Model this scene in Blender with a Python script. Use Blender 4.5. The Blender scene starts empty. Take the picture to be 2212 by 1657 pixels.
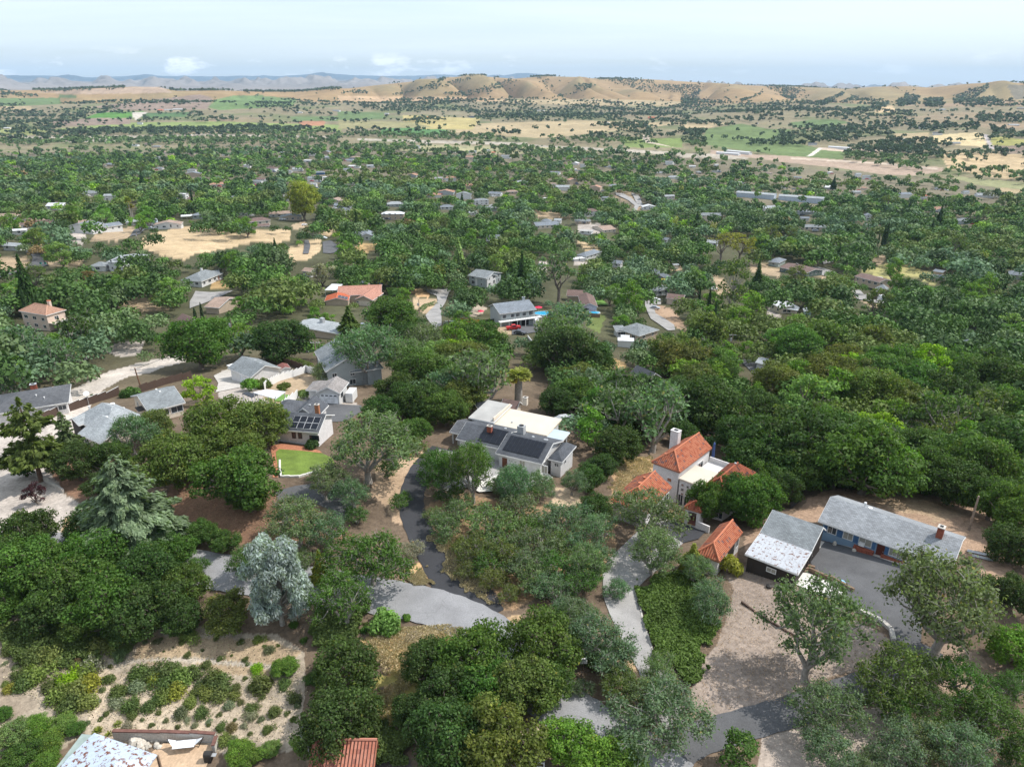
import bpy, math, random
import numpy as np
from mathutils import Vector, Matrix
from mathutils.geometry import delaunay_2d_cdt
R = math.radians
SC = bpy.context.scene
COL = SC.collection
# ------------------------------------------------------------------ camera, sky, sun, exposure
PITCH = R(22.6)
cam_d = bpy.data.cameras.new('camera'); cam = bpy.data.objects.new('camera', cam_d); COL.objects.link(cam)
cam.location = (0, 0, 0); cam.rotation_euler = (math.pi/2-PITCH, 0, 0)
cam_d.sensor_width = 36; cam_d.lens = 36*2083/3000; cam_d.clip_start = 1; cam_d.clip_end = 90000
SC.camera = cam
SUN_EL, SUN_AZ = R(54), R(80)          # azimuth clockwise from +Y (straight ahead): light comes from the right
world = bpy.data.worlds.new('World'); SC.world = world; world.use_nodes = True
wn = world.node_tree; wn.nodes.clear()
def N(nt, typ, **kw):
    n = nt.nodes.new(typ)
    for k, v in kw.items():
        if k in n.inputs.keys(): n.inputs[k].default_value = v
        else: setattr(n, k, v)
    return n
def build_world():
    nt = wn; L = nt.links.new
    out = N(nt, 'ShaderNodeOutputWorld'); bg = N(nt, 'ShaderNodeBackground'); bg.inputs[1].default_value = 0.15
    sky = N(nt, 'ShaderNodeTexSky', sky_type='NISHITA', sun_disc=False, sun_elevation=SUN_EL, sun_rotation=SUN_AZ, altitude=300, air_density=1.0, dust_density=1.5, ozone_density=1.0)
    tc = N(nt, 'ShaderNodeTexCoord'); sep = N(nt, 'ShaderNodeSeparateXYZ'); L(tc.outputs['Generated'], sep.inputs[0])
    # high thin cloud: project the direction on a plane far above
    mx = N(nt, 'ShaderNodeMath', operation='MAXIMUM'); L(sep.outputs[2], mx.inputs[0]); mx.inputs[1].default_value = 0.0
    ad = N(nt, 'ShaderNodeMath', operation='ADD'); L(mx.outputs[0], ad.inputs[0]); ad.inputs[1].default_value = 0.10
    dx = N(nt, 'ShaderNodeMath', operation='DIVIDE'); L(sep.outputs[0], dx.inputs[0]); L(ad.outputs[0], dx.inputs[1])
    dy = N(nt, 'ShaderNodeMath', operation='DIVIDE'); L(sep.outputs[1], dy.inputs[0]); L(ad.outputs[0], dy.inputs[1])
    cb = N(nt, 'ShaderNodeCombineXYZ'); L(dx.outputs[0], cb.inputs[0]); L(dy.outputs[0], cb.inputs[1])
    mp = N(nt, 'ShaderNodeMapping'); L(cb.outputs[0], mp.inputs[0]); mp.inputs['Scale'].default_value = (0.16, 0.5, 1); mp.inputs['Rotation'].default_value = (0, 0, R(-14))
    n1 = N(nt, 'ShaderNodeTexNoise', Scale=1.3, Detail=7, Roughness=0.58, Distortion=0.3); L(mp.outputs[0], n1.inputs['Vector'])
    cr = N(nt, 'ShaderNodeValToRGB'); L(n1.outputs[0], cr.inputs[0])
    cr.color_ramp.elements[0].position = 0.30; cr.color_ramp.elements[0].color = (0.36,)*3+(1,)
    cr.color_ramp.elements[1].position = 0.72; cr.color_ramp.elements[1].color = (1.0,)*3+(1,)
    # cloud veil gets thinner close to the horizon where the air is a clear pale blue
    er = N(nt, 'ShaderNodeMapRange'); L(sep.outputs[2], er.inputs[0]); er.inputs[1].default_value = 0.0; er.inputs[2].default_value = 0.16; er.inputs[3].default_value = 0.80; er.inputs[4].default_value = 1.0
    fm = N(nt, 'ShaderNodeMath', operation='MULTIPLY'); L(cr.outputs[0], fm.inputs[0]); L(er.outputs[0], fm.inputs[1])
    mix = N(nt, 'ShaderNodeMix', data_type='RGBA'); L(fm.outputs[0], mix.inputs[0]); L(sky.outputs[0], mix.inputs[6]); mix.inputs[7].default_value = (5.8, 6.3, 6.8, 1)
    # small cumulus low over the far hills
    cm = N(nt, 'ShaderNodeMapping'); L(tc.outputs['Generated'], cm.inputs[0]); cm.inputs['Scale'].default_value = (11, 11, 34); cm.inputs['Location'].default_value = (3.3, 0.0, 0.3)
    n2 = N(nt, 'ShaderNodeTexNoise', Scale=1.6, Detail=7, Roughness=0.62); L(cm.outputs[0], n2.inputs['Vector'])
    c2 = N(nt, 'ShaderNodeMapRange'); L(n2.outputs[0], c2.inputs[0]); c2.inputs[1].default_value = 0.56; c2.inputs[2].default_value = 0.68
    z1 = N(nt, 'ShaderNodeMapRange', interpolation_type='SMOOTHSTEP'); L(sep.outputs[2], z1.inputs[0]); z1.inputs[1].default_value = 0.008; z1.inputs[2].default_value = 0.018
    z2 = N(nt, 'ShaderNodeMapRange', interpolation_type='SMOOTHSTEP'); L(sep.outputs[2], z2.inputs[0]); z2.inputs[1].default_value = 0.028; z2.inputs[2].default_value = 0.045; z2.inputs[3].default_value = 1; z2.inputs[4].default_value = 0
    xm = N(nt, 'ShaderNodeMapRange'); L(sep.outputs[0], xm.inputs[0]); xm.inputs[1].default_value = -0.5; xm.inputs[2].default_value = 0.25; xm.inputs[3].default_value = 0.95; xm.inputs[4].default_value = 0.25
    a = N(nt, 'ShaderNodeMath', operation='MULTIPLY'); L(c2.outputs[0], a.inputs[0]); L(z1.outputs[0], a.inputs[1])
    b = N(nt, 'ShaderNodeMath', operation='MULTIPLY'); L(a.outputs[0], b.inputs[0]); L(z2.outputs[0], b.inputs[1])
    c = N(nt, 'ShaderNodeMath', operation='MULTIPLY'); L(b.outputs[0], c.inputs[0]); L(xm.outputs[0], c.inputs[1])
    mix2 = N(nt, 'ShaderNodeMix', data_type='RGBA'); L(c.outputs[0], mix2.inputs[0]); L(mix.outputs[2], mix2.inputs[6]); mix2.inputs[7].default_value = (9.5, 9.5, 9.5, 1)
    L(mix2.outputs[2], bg.inputs[0]); L(bg.outputs[0], out.inputs[0])
build_world()
sun_d = bpy.data.lights.new('sun', 'SUN'); sun_d.energy = 3.7; sun_d.angle = R(0.53); sun_d.color = (1.0, 0.955, 0.89)
sun = bpy.data.objects.new('sun', sun_d); COL.objects.link(sun)
sv = Vector((math.sin(SUN_AZ)*math.cos(SUN_EL), math.cos(SUN_AZ)*math.cos(SUN_EL), math.sin(SUN_EL)))
sun.rotation_euler = sv.to_track_quat('Z', 'Y').to_euler()
SC.view_settings.view_transform = 'Standard'; SC.view_settings.look = 'None'; SC.view_settings.exposure = 0.4; SC.view_settings.gamma = 1
try:
    SC.cycles.max_bounces = 5; SC.cycles.diffuse_bounces = 2; SC.cycles.glossy_bounces = 2; SC.cycles.transmission_bounces = 2; SC.cycles.volume_bounces = 0; SC.cycles.transparent_max_bounces = 4
except Exception: pass

# ------------------------------------------------------------------ noise and terrain
rng = np.random.default_rng(7)
random.seed(7)
def _h(i, j, s):
    n = (i.astype(np.int64)*374761393 + j.astype(np.int64)*668265263 + s*1442695041) & 0xffffffff
    n = ((n ^ (n >> 13))*1274126177) & 0xffffffff
    return ((n ^ (n >> 16)) & 0xffff)/65535.0
def vnoise(x, y, s=0):
    x = np.asarray(x, float); y = np.asarray(y, float)
    i = np.floor(x); j = np.floor(y); u = x-i; v = y-j; u = u*u*(3-2*u); v = v*v*(3-2*v)
    i = i.astype(np.int64); j = j.astype(np.int64)
    return (_h(i,j,s)*(1-u)+_h(i+1,j,s)*u)*(1-v) + (_h(i,j+1,s)*(1-u)+_h(i+1,j+1,s)*u)*v
def fbm(x, y, s=0, o=4):
    t = 0; a = .5; n = 0
    for k in range(o):
        t = t + a*vnoise(x*2**k, y*2**k, s+k); n += a; a *= .5
    return t/n
F_OV, CXO, CYO = 1536.0, 1106.0, 828.5          # the photograph's grid used for measuring: 2212 x 1657
cp, sp = math.cos(PITCH), math.sin(PITCH)
def ray(x, y):
    a = (x-CXO)/F_OV; b = -(y-CYO)/F_OV
    return np.array([a, cp+b*sp, -sp+b*cp])
def proj(x, y, z):
    d = y*cp - z*sp; u = y*sp + z*cp
    d = np.maximum(d, 1e-3)
    return CXO+F_OV*x/d, CYO-F_OV*u/d
RT = np.array([1, 30, 60, 80, 100, 130, 170, 220, 300, 380, 450, 600, 850, 1200, 1600, 2000, 2600, 3300, 4000], float)
AZT = np.radians([-60, -37, -22, -8, 5, 18, 30, 40, 60])
HT = np.array([
 [64,64,62,60,57,60,60,60,60],
 [64,64,62,60,57,60,60,60,60],
 [64,64,62,60,58,60,60,60,60],
 [62,62,61,60,60,61,60,60,60],
 [60,60,58,60,62,64,60,59,60],
 [60,60,58,62,64,70,66,64,64],
 [65,65,66,70,72,78,76,74,74],
 [72,72,76,78,80,84,84,84,84],
 [80,80,83,87,90,94,92,92,92],
 [78,79,84,92,100,104,100,98,98],
 [75,76,84,94,106,108,106,104,104],
 [88,88,95,104,112,115,114,112,112],
 [100,98,104,112,118,122,122,120,120],
 [115,113,115,118,122,127,128,127,127],
 [124,124,124,124,125,126,122,120,120],
 [127,127,124,122,120,114,108,106,106],
 [112,112,110,108,104,98,92,90,90],
 [88,88,86,86,82,76,74,72,72],
 [60,60,60,62,62,58,56,55,55]], float)
def _smooth_rows():
    lr = np.log(RT); q = np.linspace(lr[0], lr[-1], 400); G = np.empty((400, len(AZT)))
    for c in range(len(AZT)): G[:, c] = np.interp(q, lr, HT[:, c])
    k = np.exp(-0.5*(np.arange(-9, 10)/4.0)**2); k /= k.sum()
    P = np.pad(G, ((9, 9), (0, 0)), mode='edge')
    G = np.stack([np.convolve(P[:, c], k, 'valid') for c in range(len(AZT))], 1)
    qa = np.linspace(AZT[0], AZT[-1], 121); G2 = np.stack([np.interp(qa, AZT, G[i]) for i in range(400)])
    k = np.exp(-0.5*(np.arange(-6, 7)/3.0)**2); k /= k.sum()
    P = np.pad(G2, ((0, 0), (6, 6)), mode='edge')
    return np.stack([np.convolve(P[i], k, 'valid') for i in range(400)])
HG = _smooth_rows(); LR0, LR1 = math.log(RT[0]), math.log(RT[-1]); A0, A1 = AZT[0], AZT[-1]
def _look(r, az):
    u = np.clip((np.log(np.maximum(r, 1))-LR0)/(LR1-LR0)*399, 0, 398.999); v = np.clip((az-A0)/(A1-A0)*120, 0, 119.999)
    i = u.astype(int); j = v.astype(int); a = u-i; b = v-j
    return (HG[i,j]*(1-a)+HG[i+1,j]*a)*(1-b) + (HG[i,j+1]*(1-a)+HG[i+1,j+1]*a)*b
def _crest(xs, rows, smooth=0):
    xs = np.array(xs, float); rows = np.array(rows, float); az = []; sl = []
    for x, y in zip(xs, rows):
        d = ray(x, y); az.append(math.atan2(d[0], d[1])); sl.append(d[2]/math.hypot(d[0], d[1]))
    return np.array(az), np.array(sl)
C1 = _crest([-200,0,100,180,250,290,340,380,480,560,640,700,760,830,900,960,1010,1060,1110,1180,1240,1300,1400,1500,1560,1640,1740,1800,1830,1890,1960,2010,2100,2170,2212,2500],
            [196,196,195,193,190,188,189,197,196,199,199,194,191,183,176,169,165,167,171,165,168,171,172,178,181,186,189,191,193,188,187,190,181,178,180,184])
C2 = _crest([-300,0,60,140,260,330,430,520,640,760,900,1000,1300,1700,1860,2300], [178,177,181,176,179,174,179,176,177,175,178,176,182,190,190,190])
C3 = _crest([-300,0,50,100,160,200,260,290,310,340,450,560,610,680,720,760,870,960,1000,1080,1120,1150,1200,1400,1800,1850,1900,2300],
            [166,167,165,164,167,168,166,164,162,165,166,165,166,160,161,164,166,162,165,166,159,161,166,180,190,189.5,190,192])
def rbf(az): return np.interp(az, [-.65, -.3, 0, .3, .62], [1930, 1850, 1680, 1450, 1220])
def sm(a, b, x):
    t = np.clip((x-a)/(b-a), 0, 1); return t*t*(3-2*t)
def ravine(az, r):
    w = az*15 + (r-4000)/1500*0.75 + 0.55*vnoise(az*26, r/500, 5)
    a = np.abs(2*vnoise(w, r/2600, 31)-1)**.8; b = np.abs(2*vnoise(w*2.1+5, r/1500, 37)-1)
    return 0.78*a+0.22*b
def ground(x, y):
    x = np.asarray(x, float); y = np.asarray(y, float)
    r = np.hypot(x, y); az = np.arctan2(x, y)
    z = -_look(r, az)
    z = z + (fbm(x/70, y/70, 11, 3)-.5)*7*sm(190, 420, r) + (fbm(x/420, y/420, 21, 3)-.5)*22*sm(700, 1500, r) + (fbm(x/16, y/16, 41, 2)-.5)*1.0*sm(60, 100, r)
    z = z + (fbm(x/700+3, y/500, 23, 3)-.45)*70*sm(2300, 3300, r)*(1-sm(3700, 4300, r))
    rc = 5300+500*np.sin(az*7)+ 900*sm(-0.15, -0.4, az)*-1
    c1 = np.interp(az, *C1)*rc
    t = sm(3750, rc, r) if np.ndim(rc) == 0 else np.clip((r-3750)/(rc-3750), 0, 1)
    t = t*t*(3-2*t)
    c1v = -58+(c1+58)*t + (ravine(az, r)-.42)*235*(t*(1-t))*4*np.clip((c1+75)/110, .18, 1.15)
    z = np.where(r > 3750, np.where(r > 4000, c1v, z*(1-sm(3750, 4000, r))+c1v*sm(3750, 4000, r)), z)
    back = sm(0, 1600, r-rc)
    far = -25+sm(8000, 13500, r)*(np.interp(az, *C2)*14500+25)+(fbm(az*60, r/1500, 61, 3)-.5)*260*sm(9500, 12500, r)*(1-sm(13500, 14500, r))
    far3 = np.interp(az, *C3)*25000
    t3 = sm(15000, 25000, r)
    far = np.where(r > 14500, np.interp(az, *C2)*14500*(1-t3)+far3*t3 + (fbm(az*50, r/3000, 63, 4)-.5)*500*t3*(1-t3)*2, far)
    return np.where(r > rc, z*(1-back)+np.minimum(far, np.where(r < 9000, np.minimum(c1-30, far), far))*back, z)
def gz(x, y): return float(ground(x, y))
def hit(px, py, hoff=0.0):
    """the point where the line of sight through (px, py) meets the ground raised by hoff"""
    d = ray(px, py)
    t = np.concatenate([np.arange(30, 400, 2.0), np.geomspace(400, 7000, 260)])
    zz = d[2]*t - (ground(d[0]*t, d[1]*t)+hoff)
    k = np.nonzero(zz < 0)[0]
    if len(k) == 0: return Vector((d[0]*7000, d[1]*7000, gz(d[0]*7000, d[1]*7000)))
    k = k[0]
    if k == 0: tt = t[0]
    else:
        f = zz[k-1]/(zz[k-1]-zz[k]); tt = t[k-1]+(t[k]-t[k-1])*f
    x, y = d[0]*tt, d[1]*tt
    return Vector((x, y, gz(x, y)))
def plane_pt(px, py, z):
    d = ray(px, py); t = z/d[2]; return Vector((d[0]*t, d[1]*t, z))
ZK = {'a1':(0,180,.45208),'a2':(1000,180,.45208),'a3':(2000,180,.45208),'a4':(0,560,.33906),'a5':(750,560,.33906),'a6':(1500,560,.33906),'a7':(2250,560,.33906),
      'a8':(0,1000,.33906),'b1':(550,950,.27162),'b2':(1150,1100,.27162),'b3':(1700,1200,.30181),'b4':(2100,1350,.40687),'b5':(0,1500,.33906),'b6':(700,1500,.33906),
      'b7':(0,1850,.45208),'b8':(1000,1750,.58770),'c2':(1700,1650,.58770),'ov':(0,0,3000/2212)}
def Z(k, x, y):
    a, b, s = ZK[k]; q = 2212/3000
    return ((a+x*s)*q, (b+y*s)*q)
def ZP(k, *pts): return [Z(k, *p) for p in pts]
def in_poly(px, py, poly):
    ins = np.zeros(px.shape, bool); n = len(poly)
    for i in range(n):
        x1, y1 = poly[i]; x2, y2 = poly[(i+1) % n]
        c = ((y1 > py) != (y2 > py))
        if y1 != y2: ins ^= c & (px < (x2-x1)*(py-y1)/(y2-y1)+x1)
    return ins

# ------------------------------------------------------------------ materials
def new_mat(name):
    m = bpy.data.materials.new(name); m.use_nodes = True
    nt = m.node_tree; b = nt.nodes['Principled BSDF']; return m, nt, b
_M = {}
def mat(name, col, rough=.8, ns=1.2, na=.25, fine=0, bump=0, metallic=0, spec=.3, stain=None, stain_t=.62, stain_s=.5):
    if name in _M: return _M[name]
    m, nt, b = new_mat(name); L = nt.links.new
    tc = N(nt, 'ShaderNodeTexCoord')
    n1 = N(nt, 'ShaderNodeTexNoise', Scale=ns, Detail=5, Roughness=.6); L(tc.outputs['Object'], n1.inputs['Vector'])
    mr = N(nt, 'ShaderNodeMapRange'); L(n1.outputs[0], mr.inputs[0]); mr.inputs[1].default_value=.3; mr.inputs[2].default_value=.7; mr.inputs[3].default_value = 1-na; mr.inputs[4].default_value = 1+na
    src = mr.outputs[0]
    if fine:
        n2 = N(nt, 'ShaderNodeTexNoise', Scale=fine, Detail=3, Roughness=.7); L(tc.outputs['Object'], n2.inputs['Vector'])
        m2 = N(nt, 'ShaderNodeMapRange'); L(n2.outputs[0], m2.inputs[0]); m2.inputs[1].default_value=.3; m2.inputs[2].default_value=.7; m2.inputs[3].default_value=.78; m2.inputs[4].default_value=1.22
        mu = N(nt, 'ShaderNodeMath', operation='MULTIPLY'); L(src, mu.inputs[0]); L(m2.outputs[0], mu.inputs[1]); src = mu.outputs[0]
    vm = N(nt, 'ShaderNodeVectorMath', operation='SCALE'); vm.inputs[0].default_value = col[:3]; L(src, vm.inputs['Scale'])
    outc = vm.outputs[0]
    if stain:
        n3 = N(nt, 'ShaderNodeTexNoise', Scale=stain_s, Detail=8, Roughness=.7); L(tc.outputs['Object'], n3.inputs['Vector'])
        m3 = N(nt, 'ShaderNodeMapRange'); L(n3.outputs[0], m3.inputs[0]); m3.inputs[1].default_value=stain_t; m3.inputs[2].default_value=stain_t+.04
        mx = N(nt, 'ShaderNodeMix', data_type='RGBA'); L(m3.outputs[0], mx.inputs[0]); L(outc, mx.inputs[6]); mx.inputs[7].default_value = (*stain, 1); outc = mx.outputs[2]
    L(outc, b.inputs['Base Color'])
    b.inputs['Roughness'].default_value = rough; b.inputs['Metallic'].default_value = metallic; b.inputs['Specular IOR Level'].default_value = spec
    if bump:
        bp = N(nt, 'ShaderNodeBump', Strength=bump, Distance=.05); L(n1.outputs[0] if not fine else n2.outputs[0], bp.inputs['Height']); L(bp.outputs[0], b.inputs['Normal'])
    _M[name] = m; return m
def shingle(name, col, na=.18, stain=None, stain_t=.66):
    """roof shingles: courses across the slope plus mottling between single shingles"""
    if name in _M: return _M[name]
    m = mat(name, col, .9, .35, na, 0, 0, stain=stain, stain_t=stain_t, stain_s=.35); nt = m.node_tree; L = nt.links.new; b = nt.nodes['Principled BSDF']
    src = b.inputs['Base Color'].links[0].from_socket
    uv = N(nt, 'ShaderNodeUVMap', uv_map='roof_uv'); br = N(nt, 'ShaderNodeTexBrick', Scale=1.0, offset=.5); L(uv.outputs[0], br.inputs['Vector'])
    br.inputs['Brick Width'].default_value = .45; br.inputs['Row Height'].default_value = .22; br.inputs['Mortar Size'].default_value = .018; br.inputs['Bias'].default_value = 0
    br.inputs['Color1'].default_value = (.78,.78,.78,1); br.inputs['Color2'].default_value = (1.15,1.15,1.15,1); br.inputs['Mortar'].default_value = (.55,.55,.55,1)
    mu = N(nt, 'ShaderNodeMix', data_type='RGBA', blend_type='MULTIPLY'); mu.inputs[0].default_value = 1; L(src, mu.inputs[6]); L(br.outputs[0], mu.inputs[7]); L(mu.outputs[2], b.inputs['Base Color'])
    return m
def tile_mat(name, c1, c2, c3):
    """barrel tiles: ribs running down the slope, single tiles of different firing colours"""
    if name in _M: return _M[name]
    m, nt, b = new_mat(name); L = nt.links.new
    uv = N(nt, 'ShaderNodeUVMap', uv_map='roof_uv'); sep = N(nt, 'ShaderNodeSeparateXYZ'); L(uv.outputs[0], sep.inputs[0])
    def cell(src, size):
        a = N(nt, 'ShaderNodeMath', operation='DIVIDE'); L(src, a.inputs[0]); a.inputs[1].default_value = size
        f = N(nt, 'ShaderNodeMath', operation='FLOOR'); L(a.outputs[0], f.inputs[0]); return a, f
    au, fu = cell(sep.outputs[0], .34); av, fv = cell(sep.outputs[1], .42)
    cb = N(nt, 'ShaderNodeCombineXYZ'); L(fu.outputs[0], cb.inputs[0]); L(fv.outputs[0], cb.inputs[1])
    wn_ = N(nt, 'ShaderNodeTexWhiteNoise', noise_dimensions='2D'); L(cb.outputs[0], wn_.inputs['Vector'])
    cr = N(nt, 'ShaderNodeValToRGB'); L(wn_.outputs[0], cr.inputs[0]); e = cr.color_ramp.elements
    e[0].color = (*c1, 1); e[0].position = .0; e[1].color = (*c2, 1); e[1].position = .55; k = e.new(.86); k.color = (*c2, 1); k = e.new(.9); k.color = (*c3, 1)
    L(cr.outputs[0], b.inputs['Base Color'])
    tw = N(nt, 'ShaderNodeMath', operation='MULTIPLY'); L(au.outputs[0], tw.inputs[0]); tw.inputs[1].default_value = 2*math.pi
    co = N(nt, 'ShaderNodeMath', operation='COSINE'); L(tw.outputs[0], co.inputs[0])
    fr = N(nt, 'ShaderNodeMath', operation='FRACT'); L(av.outputs[0], fr.inputs[0])
    ad = N(nt, 'ShaderNodeMath', operation='MULTIPLY_ADD'); L(fr.outputs[0], ad.inputs[0]); ad.inputs[1].default_value = .6; L(co.outputs[0], ad.inputs[2])
    bp = N(nt, 'ShaderNodeBump', Strength=1.0, Distance=.09); L(ad.outputs[0], bp.inputs['Height']); L(bp.outputs[0], b.inputs['Normal'])
    b.inputs['Roughness'].default_value = .85; b.inputs['Specular IOR Level'].default_value = .2
    _M[name] = m; return m
def ribbed(name, col, pitch=.45, rough=.45, metallic=.0, stain=None, stain_t=.6, stain_s=1.1):
    if name in _M: return _M[name]
    m = mat(name, col, rough, .5, .08, 0, 0, metallic=metallic, stain=stain, stain_t=stain_t, stain_s=stain_s); nt = m.node_tree; L = nt.links.new; b = nt.nodes['Principled BSDF']
    uv = N(nt, 'ShaderNodeUVMap', uv_map='roof_uv'); sep = N(nt, 'ShaderNodeSeparateXYZ'); L(uv.outputs[0], sep.inputs[0])
    a = N(nt, 'ShaderNodeMath', operation='MULTIPLY'); L(sep.outputs[0], a.inputs[0]); a.inputs[1].default_value = 2*math.pi/pitch
    c = N(nt, 'ShaderNodeMath', operation='COSINE'); L(a.outputs[0], c.inputs[0])
    p = N(nt, 'ShaderNodeMath', operation='GREATER_THAN'); L(c.outputs[0], p.inputs[0]); p.inputs[1].default_value = .75
    bp = N(nt, 'ShaderNodeBump', Strength=.8, Distance=.06); L(p.outputs[0], bp.inputs['Height']); L(bp.outputs[0], b.inputs['Normal'])
    return m
def siding(name, col, pitch=.25, axis=2):
    if name in _M: return _M[name]
    m = mat(name, col, .75, .6, .08); nt = m.node_tree; L = nt.links.new; b = nt.nodes['Principled BSDF']
    tc = N(nt, 'ShaderNodeTexCoord'); sep = N(nt, 'ShaderNodeSeparateXYZ'); L(tc.outputs['Object'], sep.inputs[0])
    if axis == 2: s = sep.outputs[2]
    else:
        ad = N(nt, 'ShaderNodeMath', operation='ADD'); L(sep.outputs[0], ad.inputs[0]); L(sep.outputs[1], ad.inputs[1]); s = ad.outputs[0]
    a = N(nt, 'ShaderNodeMath', operation='DIVIDE'); L(s, a.inputs[0]); a.inputs[1].default_value = pitch
    fr = N(nt, 'ShaderNodeMath', operation='FRACT'); L(a.outputs[0], fr.inputs[0])
    g = N(nt, 'ShaderNodeMapRange'); L(fr.outputs[0], g.inputs[0]); g.inputs[1].default_value = 0; g.inputs[2].default_value = .18; g.inputs[3].default_value = 0; g.inputs[4].default_value = 1
    bp = N(nt, 'ShaderNodeBump', Strength=1, Distance=.04); L(g.outputs[0], bp.inputs['Height']); L(bp.outputs[0], b.inputs['Normal'])
    return m
WHITE = siding('white_painted_wall', (.64,.64,.635), .25)
WHITEV = siding('white_vertical_siding', (.70,.68,.66), .3, 0)
CREAM = mat('cream_stucco', (.62,.54,.44), .9, .8, .08, 8)
STUCCO = mat('white_stucco', (.62,.60,.59), .9, .7, .08, 6)
PINK = mat('pink_stucco', (.62,.50,.42), .9, .7, .08)
TAN = mat('tan_wall', (.42,.34,.26), .9, .7, .1)
GREYW = siding('grey_blue_siding', (.36,.40,.41), .25)
GREENW = siding('grey_green_siding', (.38,.43,.40), .25)
BLUEW = siding('blue_siding', (.22,.33,.45), .28)
BLUED = mat('blue_shutter_paint', (.06,.14,.28), .6)
NAVY = siding('navy_siding', (.03,.09,.20), .25)
BROWNW = siding('dark_brown_siding', (.035,.028,.024), .3, 0)
BRICK = mat('red_brick', (.25,.075,.045), .9, 3, .35, 12)
BRICKP = mat('pale_red_brick', (.36,.20,.15), .9, 3, .3, 12)
WTRIM = mat('white_trim', (.68,.68,.67), .6, 1, .04)
DTRIM = mat('dark_trim', (.035,.032,.03), .6, 1, .1)
GLASS = mat('window_glass', (.03,.04,.05), .08, 1, .2, spec=.6)
GLASSB = mat('pale_window_blind', (.30,.29,.25), .5, 1, .15)
CONC = mat('concrete', (.46,.43,.39), .9, .6, .12, 5)
CONCW = mat('pale_concrete', (.66,.64,.60), .9, .4, .1, 5)
WOODB = siding('brown_fence_board', (.085,.055,.042), .2, 0)
WOODT = mat('weathered_timber', (.20,.14,.095), .9, 2, .3)
WOODO = siding('new_orange_fence_board', (.50,.24,.06), .2, 0)
POLE = mat('pole_wood', (.16,.085,.05), .9, 1.5, .25)
POLEG = mat('grey_pole_wood', (.24,.19,.15), .9, 1.5, .25)
GALV = mat('galvanised_metal', (.45,.46,.47), .45, 2, .1, metallic=.4)
BLACK = mat('black_metal', (.02,.02,.022), .5)
RUBBER = mat('tyre_rubber', (.02,.02,.02), .85)
SOLAR = mat('solar_cell', (.008,.010,.016), .28, .6, .2, spec=.35)
SOLARF = mat('solar_frame', (.50,.51,.53), .5)
BARK = mat('oak_bark', (.17,.14,.115), .95, 3, .35, 14, .5)
BARKL = mat('pale_oak_bark', (.30,.275,.245), .95, 3, .3, 14, .5)
BARKB = mat('brown_bark', (.13,.08,.055), .95, 3, .3, 14, .5)
ROCK = mat('pale_rock', (.50,.46,.40), .95, 1.5, .3, 8, .5)
R_GREY = shingle('grey_shingle', (.215,.235,.245))
R_LGREY = shingle('pale_grey_shingle', (.33,.355,.37))
R_BLUE = shingle('blue_grey_shingle', (.20,.225,.255))
R_DARK = shingle('charcoal_shingle', (.085,.092,.105))
R_DARKS = shingle('worn_charcoal_shingle', (.105,.11,.12), stain=(.36,.24,.14), stain_t=.655)
R_TAUPE = shingle('taupe_shingle', (.27,.25,.24))
R_BROWN = shingle('brown_shingle', (.17,.115,.10))
R_TAN = shingle('tan_shingle', (.34,.25,.20))
R_WHITE = ribbed('white_metal_roof', (.60,.61,.62), .4, .5)
R_CREAM = mat('cream_membrane_roof', (.55,.505,.42), .8, .25, .07, stain=(.5,.42,.33), stain_t=.68, stain_s=.3)
R_PALE = mat('pale_rolled_roof', (.36,.355,.34), .85, .3, .15)
R_STEEL = ribbed('rusting_steel_roof', (.43,.45,.48), .5, .55, .1, stain=(.15,.075,.05), stain_t=.55, stain_s=2.2)
T_RED = tile_mat('red_clay_tile', (.36,.095,.05), (.47,.17,.095), (.19,.11,.10))
T_DARK = tile_mat('dark_red_clay_tile', (.20,.06,.035), (.32,.10,.055), (.09,.05,.045))
T_PINK = tile_mat('faded_pink_tile', (.50,.24,.18), (.58,.31,.23), (.40,.20,.15))
T_SALMON = tile_mat('salmon_tile', (.46,.26,.18), (.52,.31,.22), (.38,.22,.16))
T_ORANGE = tile_mat('orange_clay_tile', (.55,.12,.05), (.62,.17,.08), (.40,.12,.06))

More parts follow.
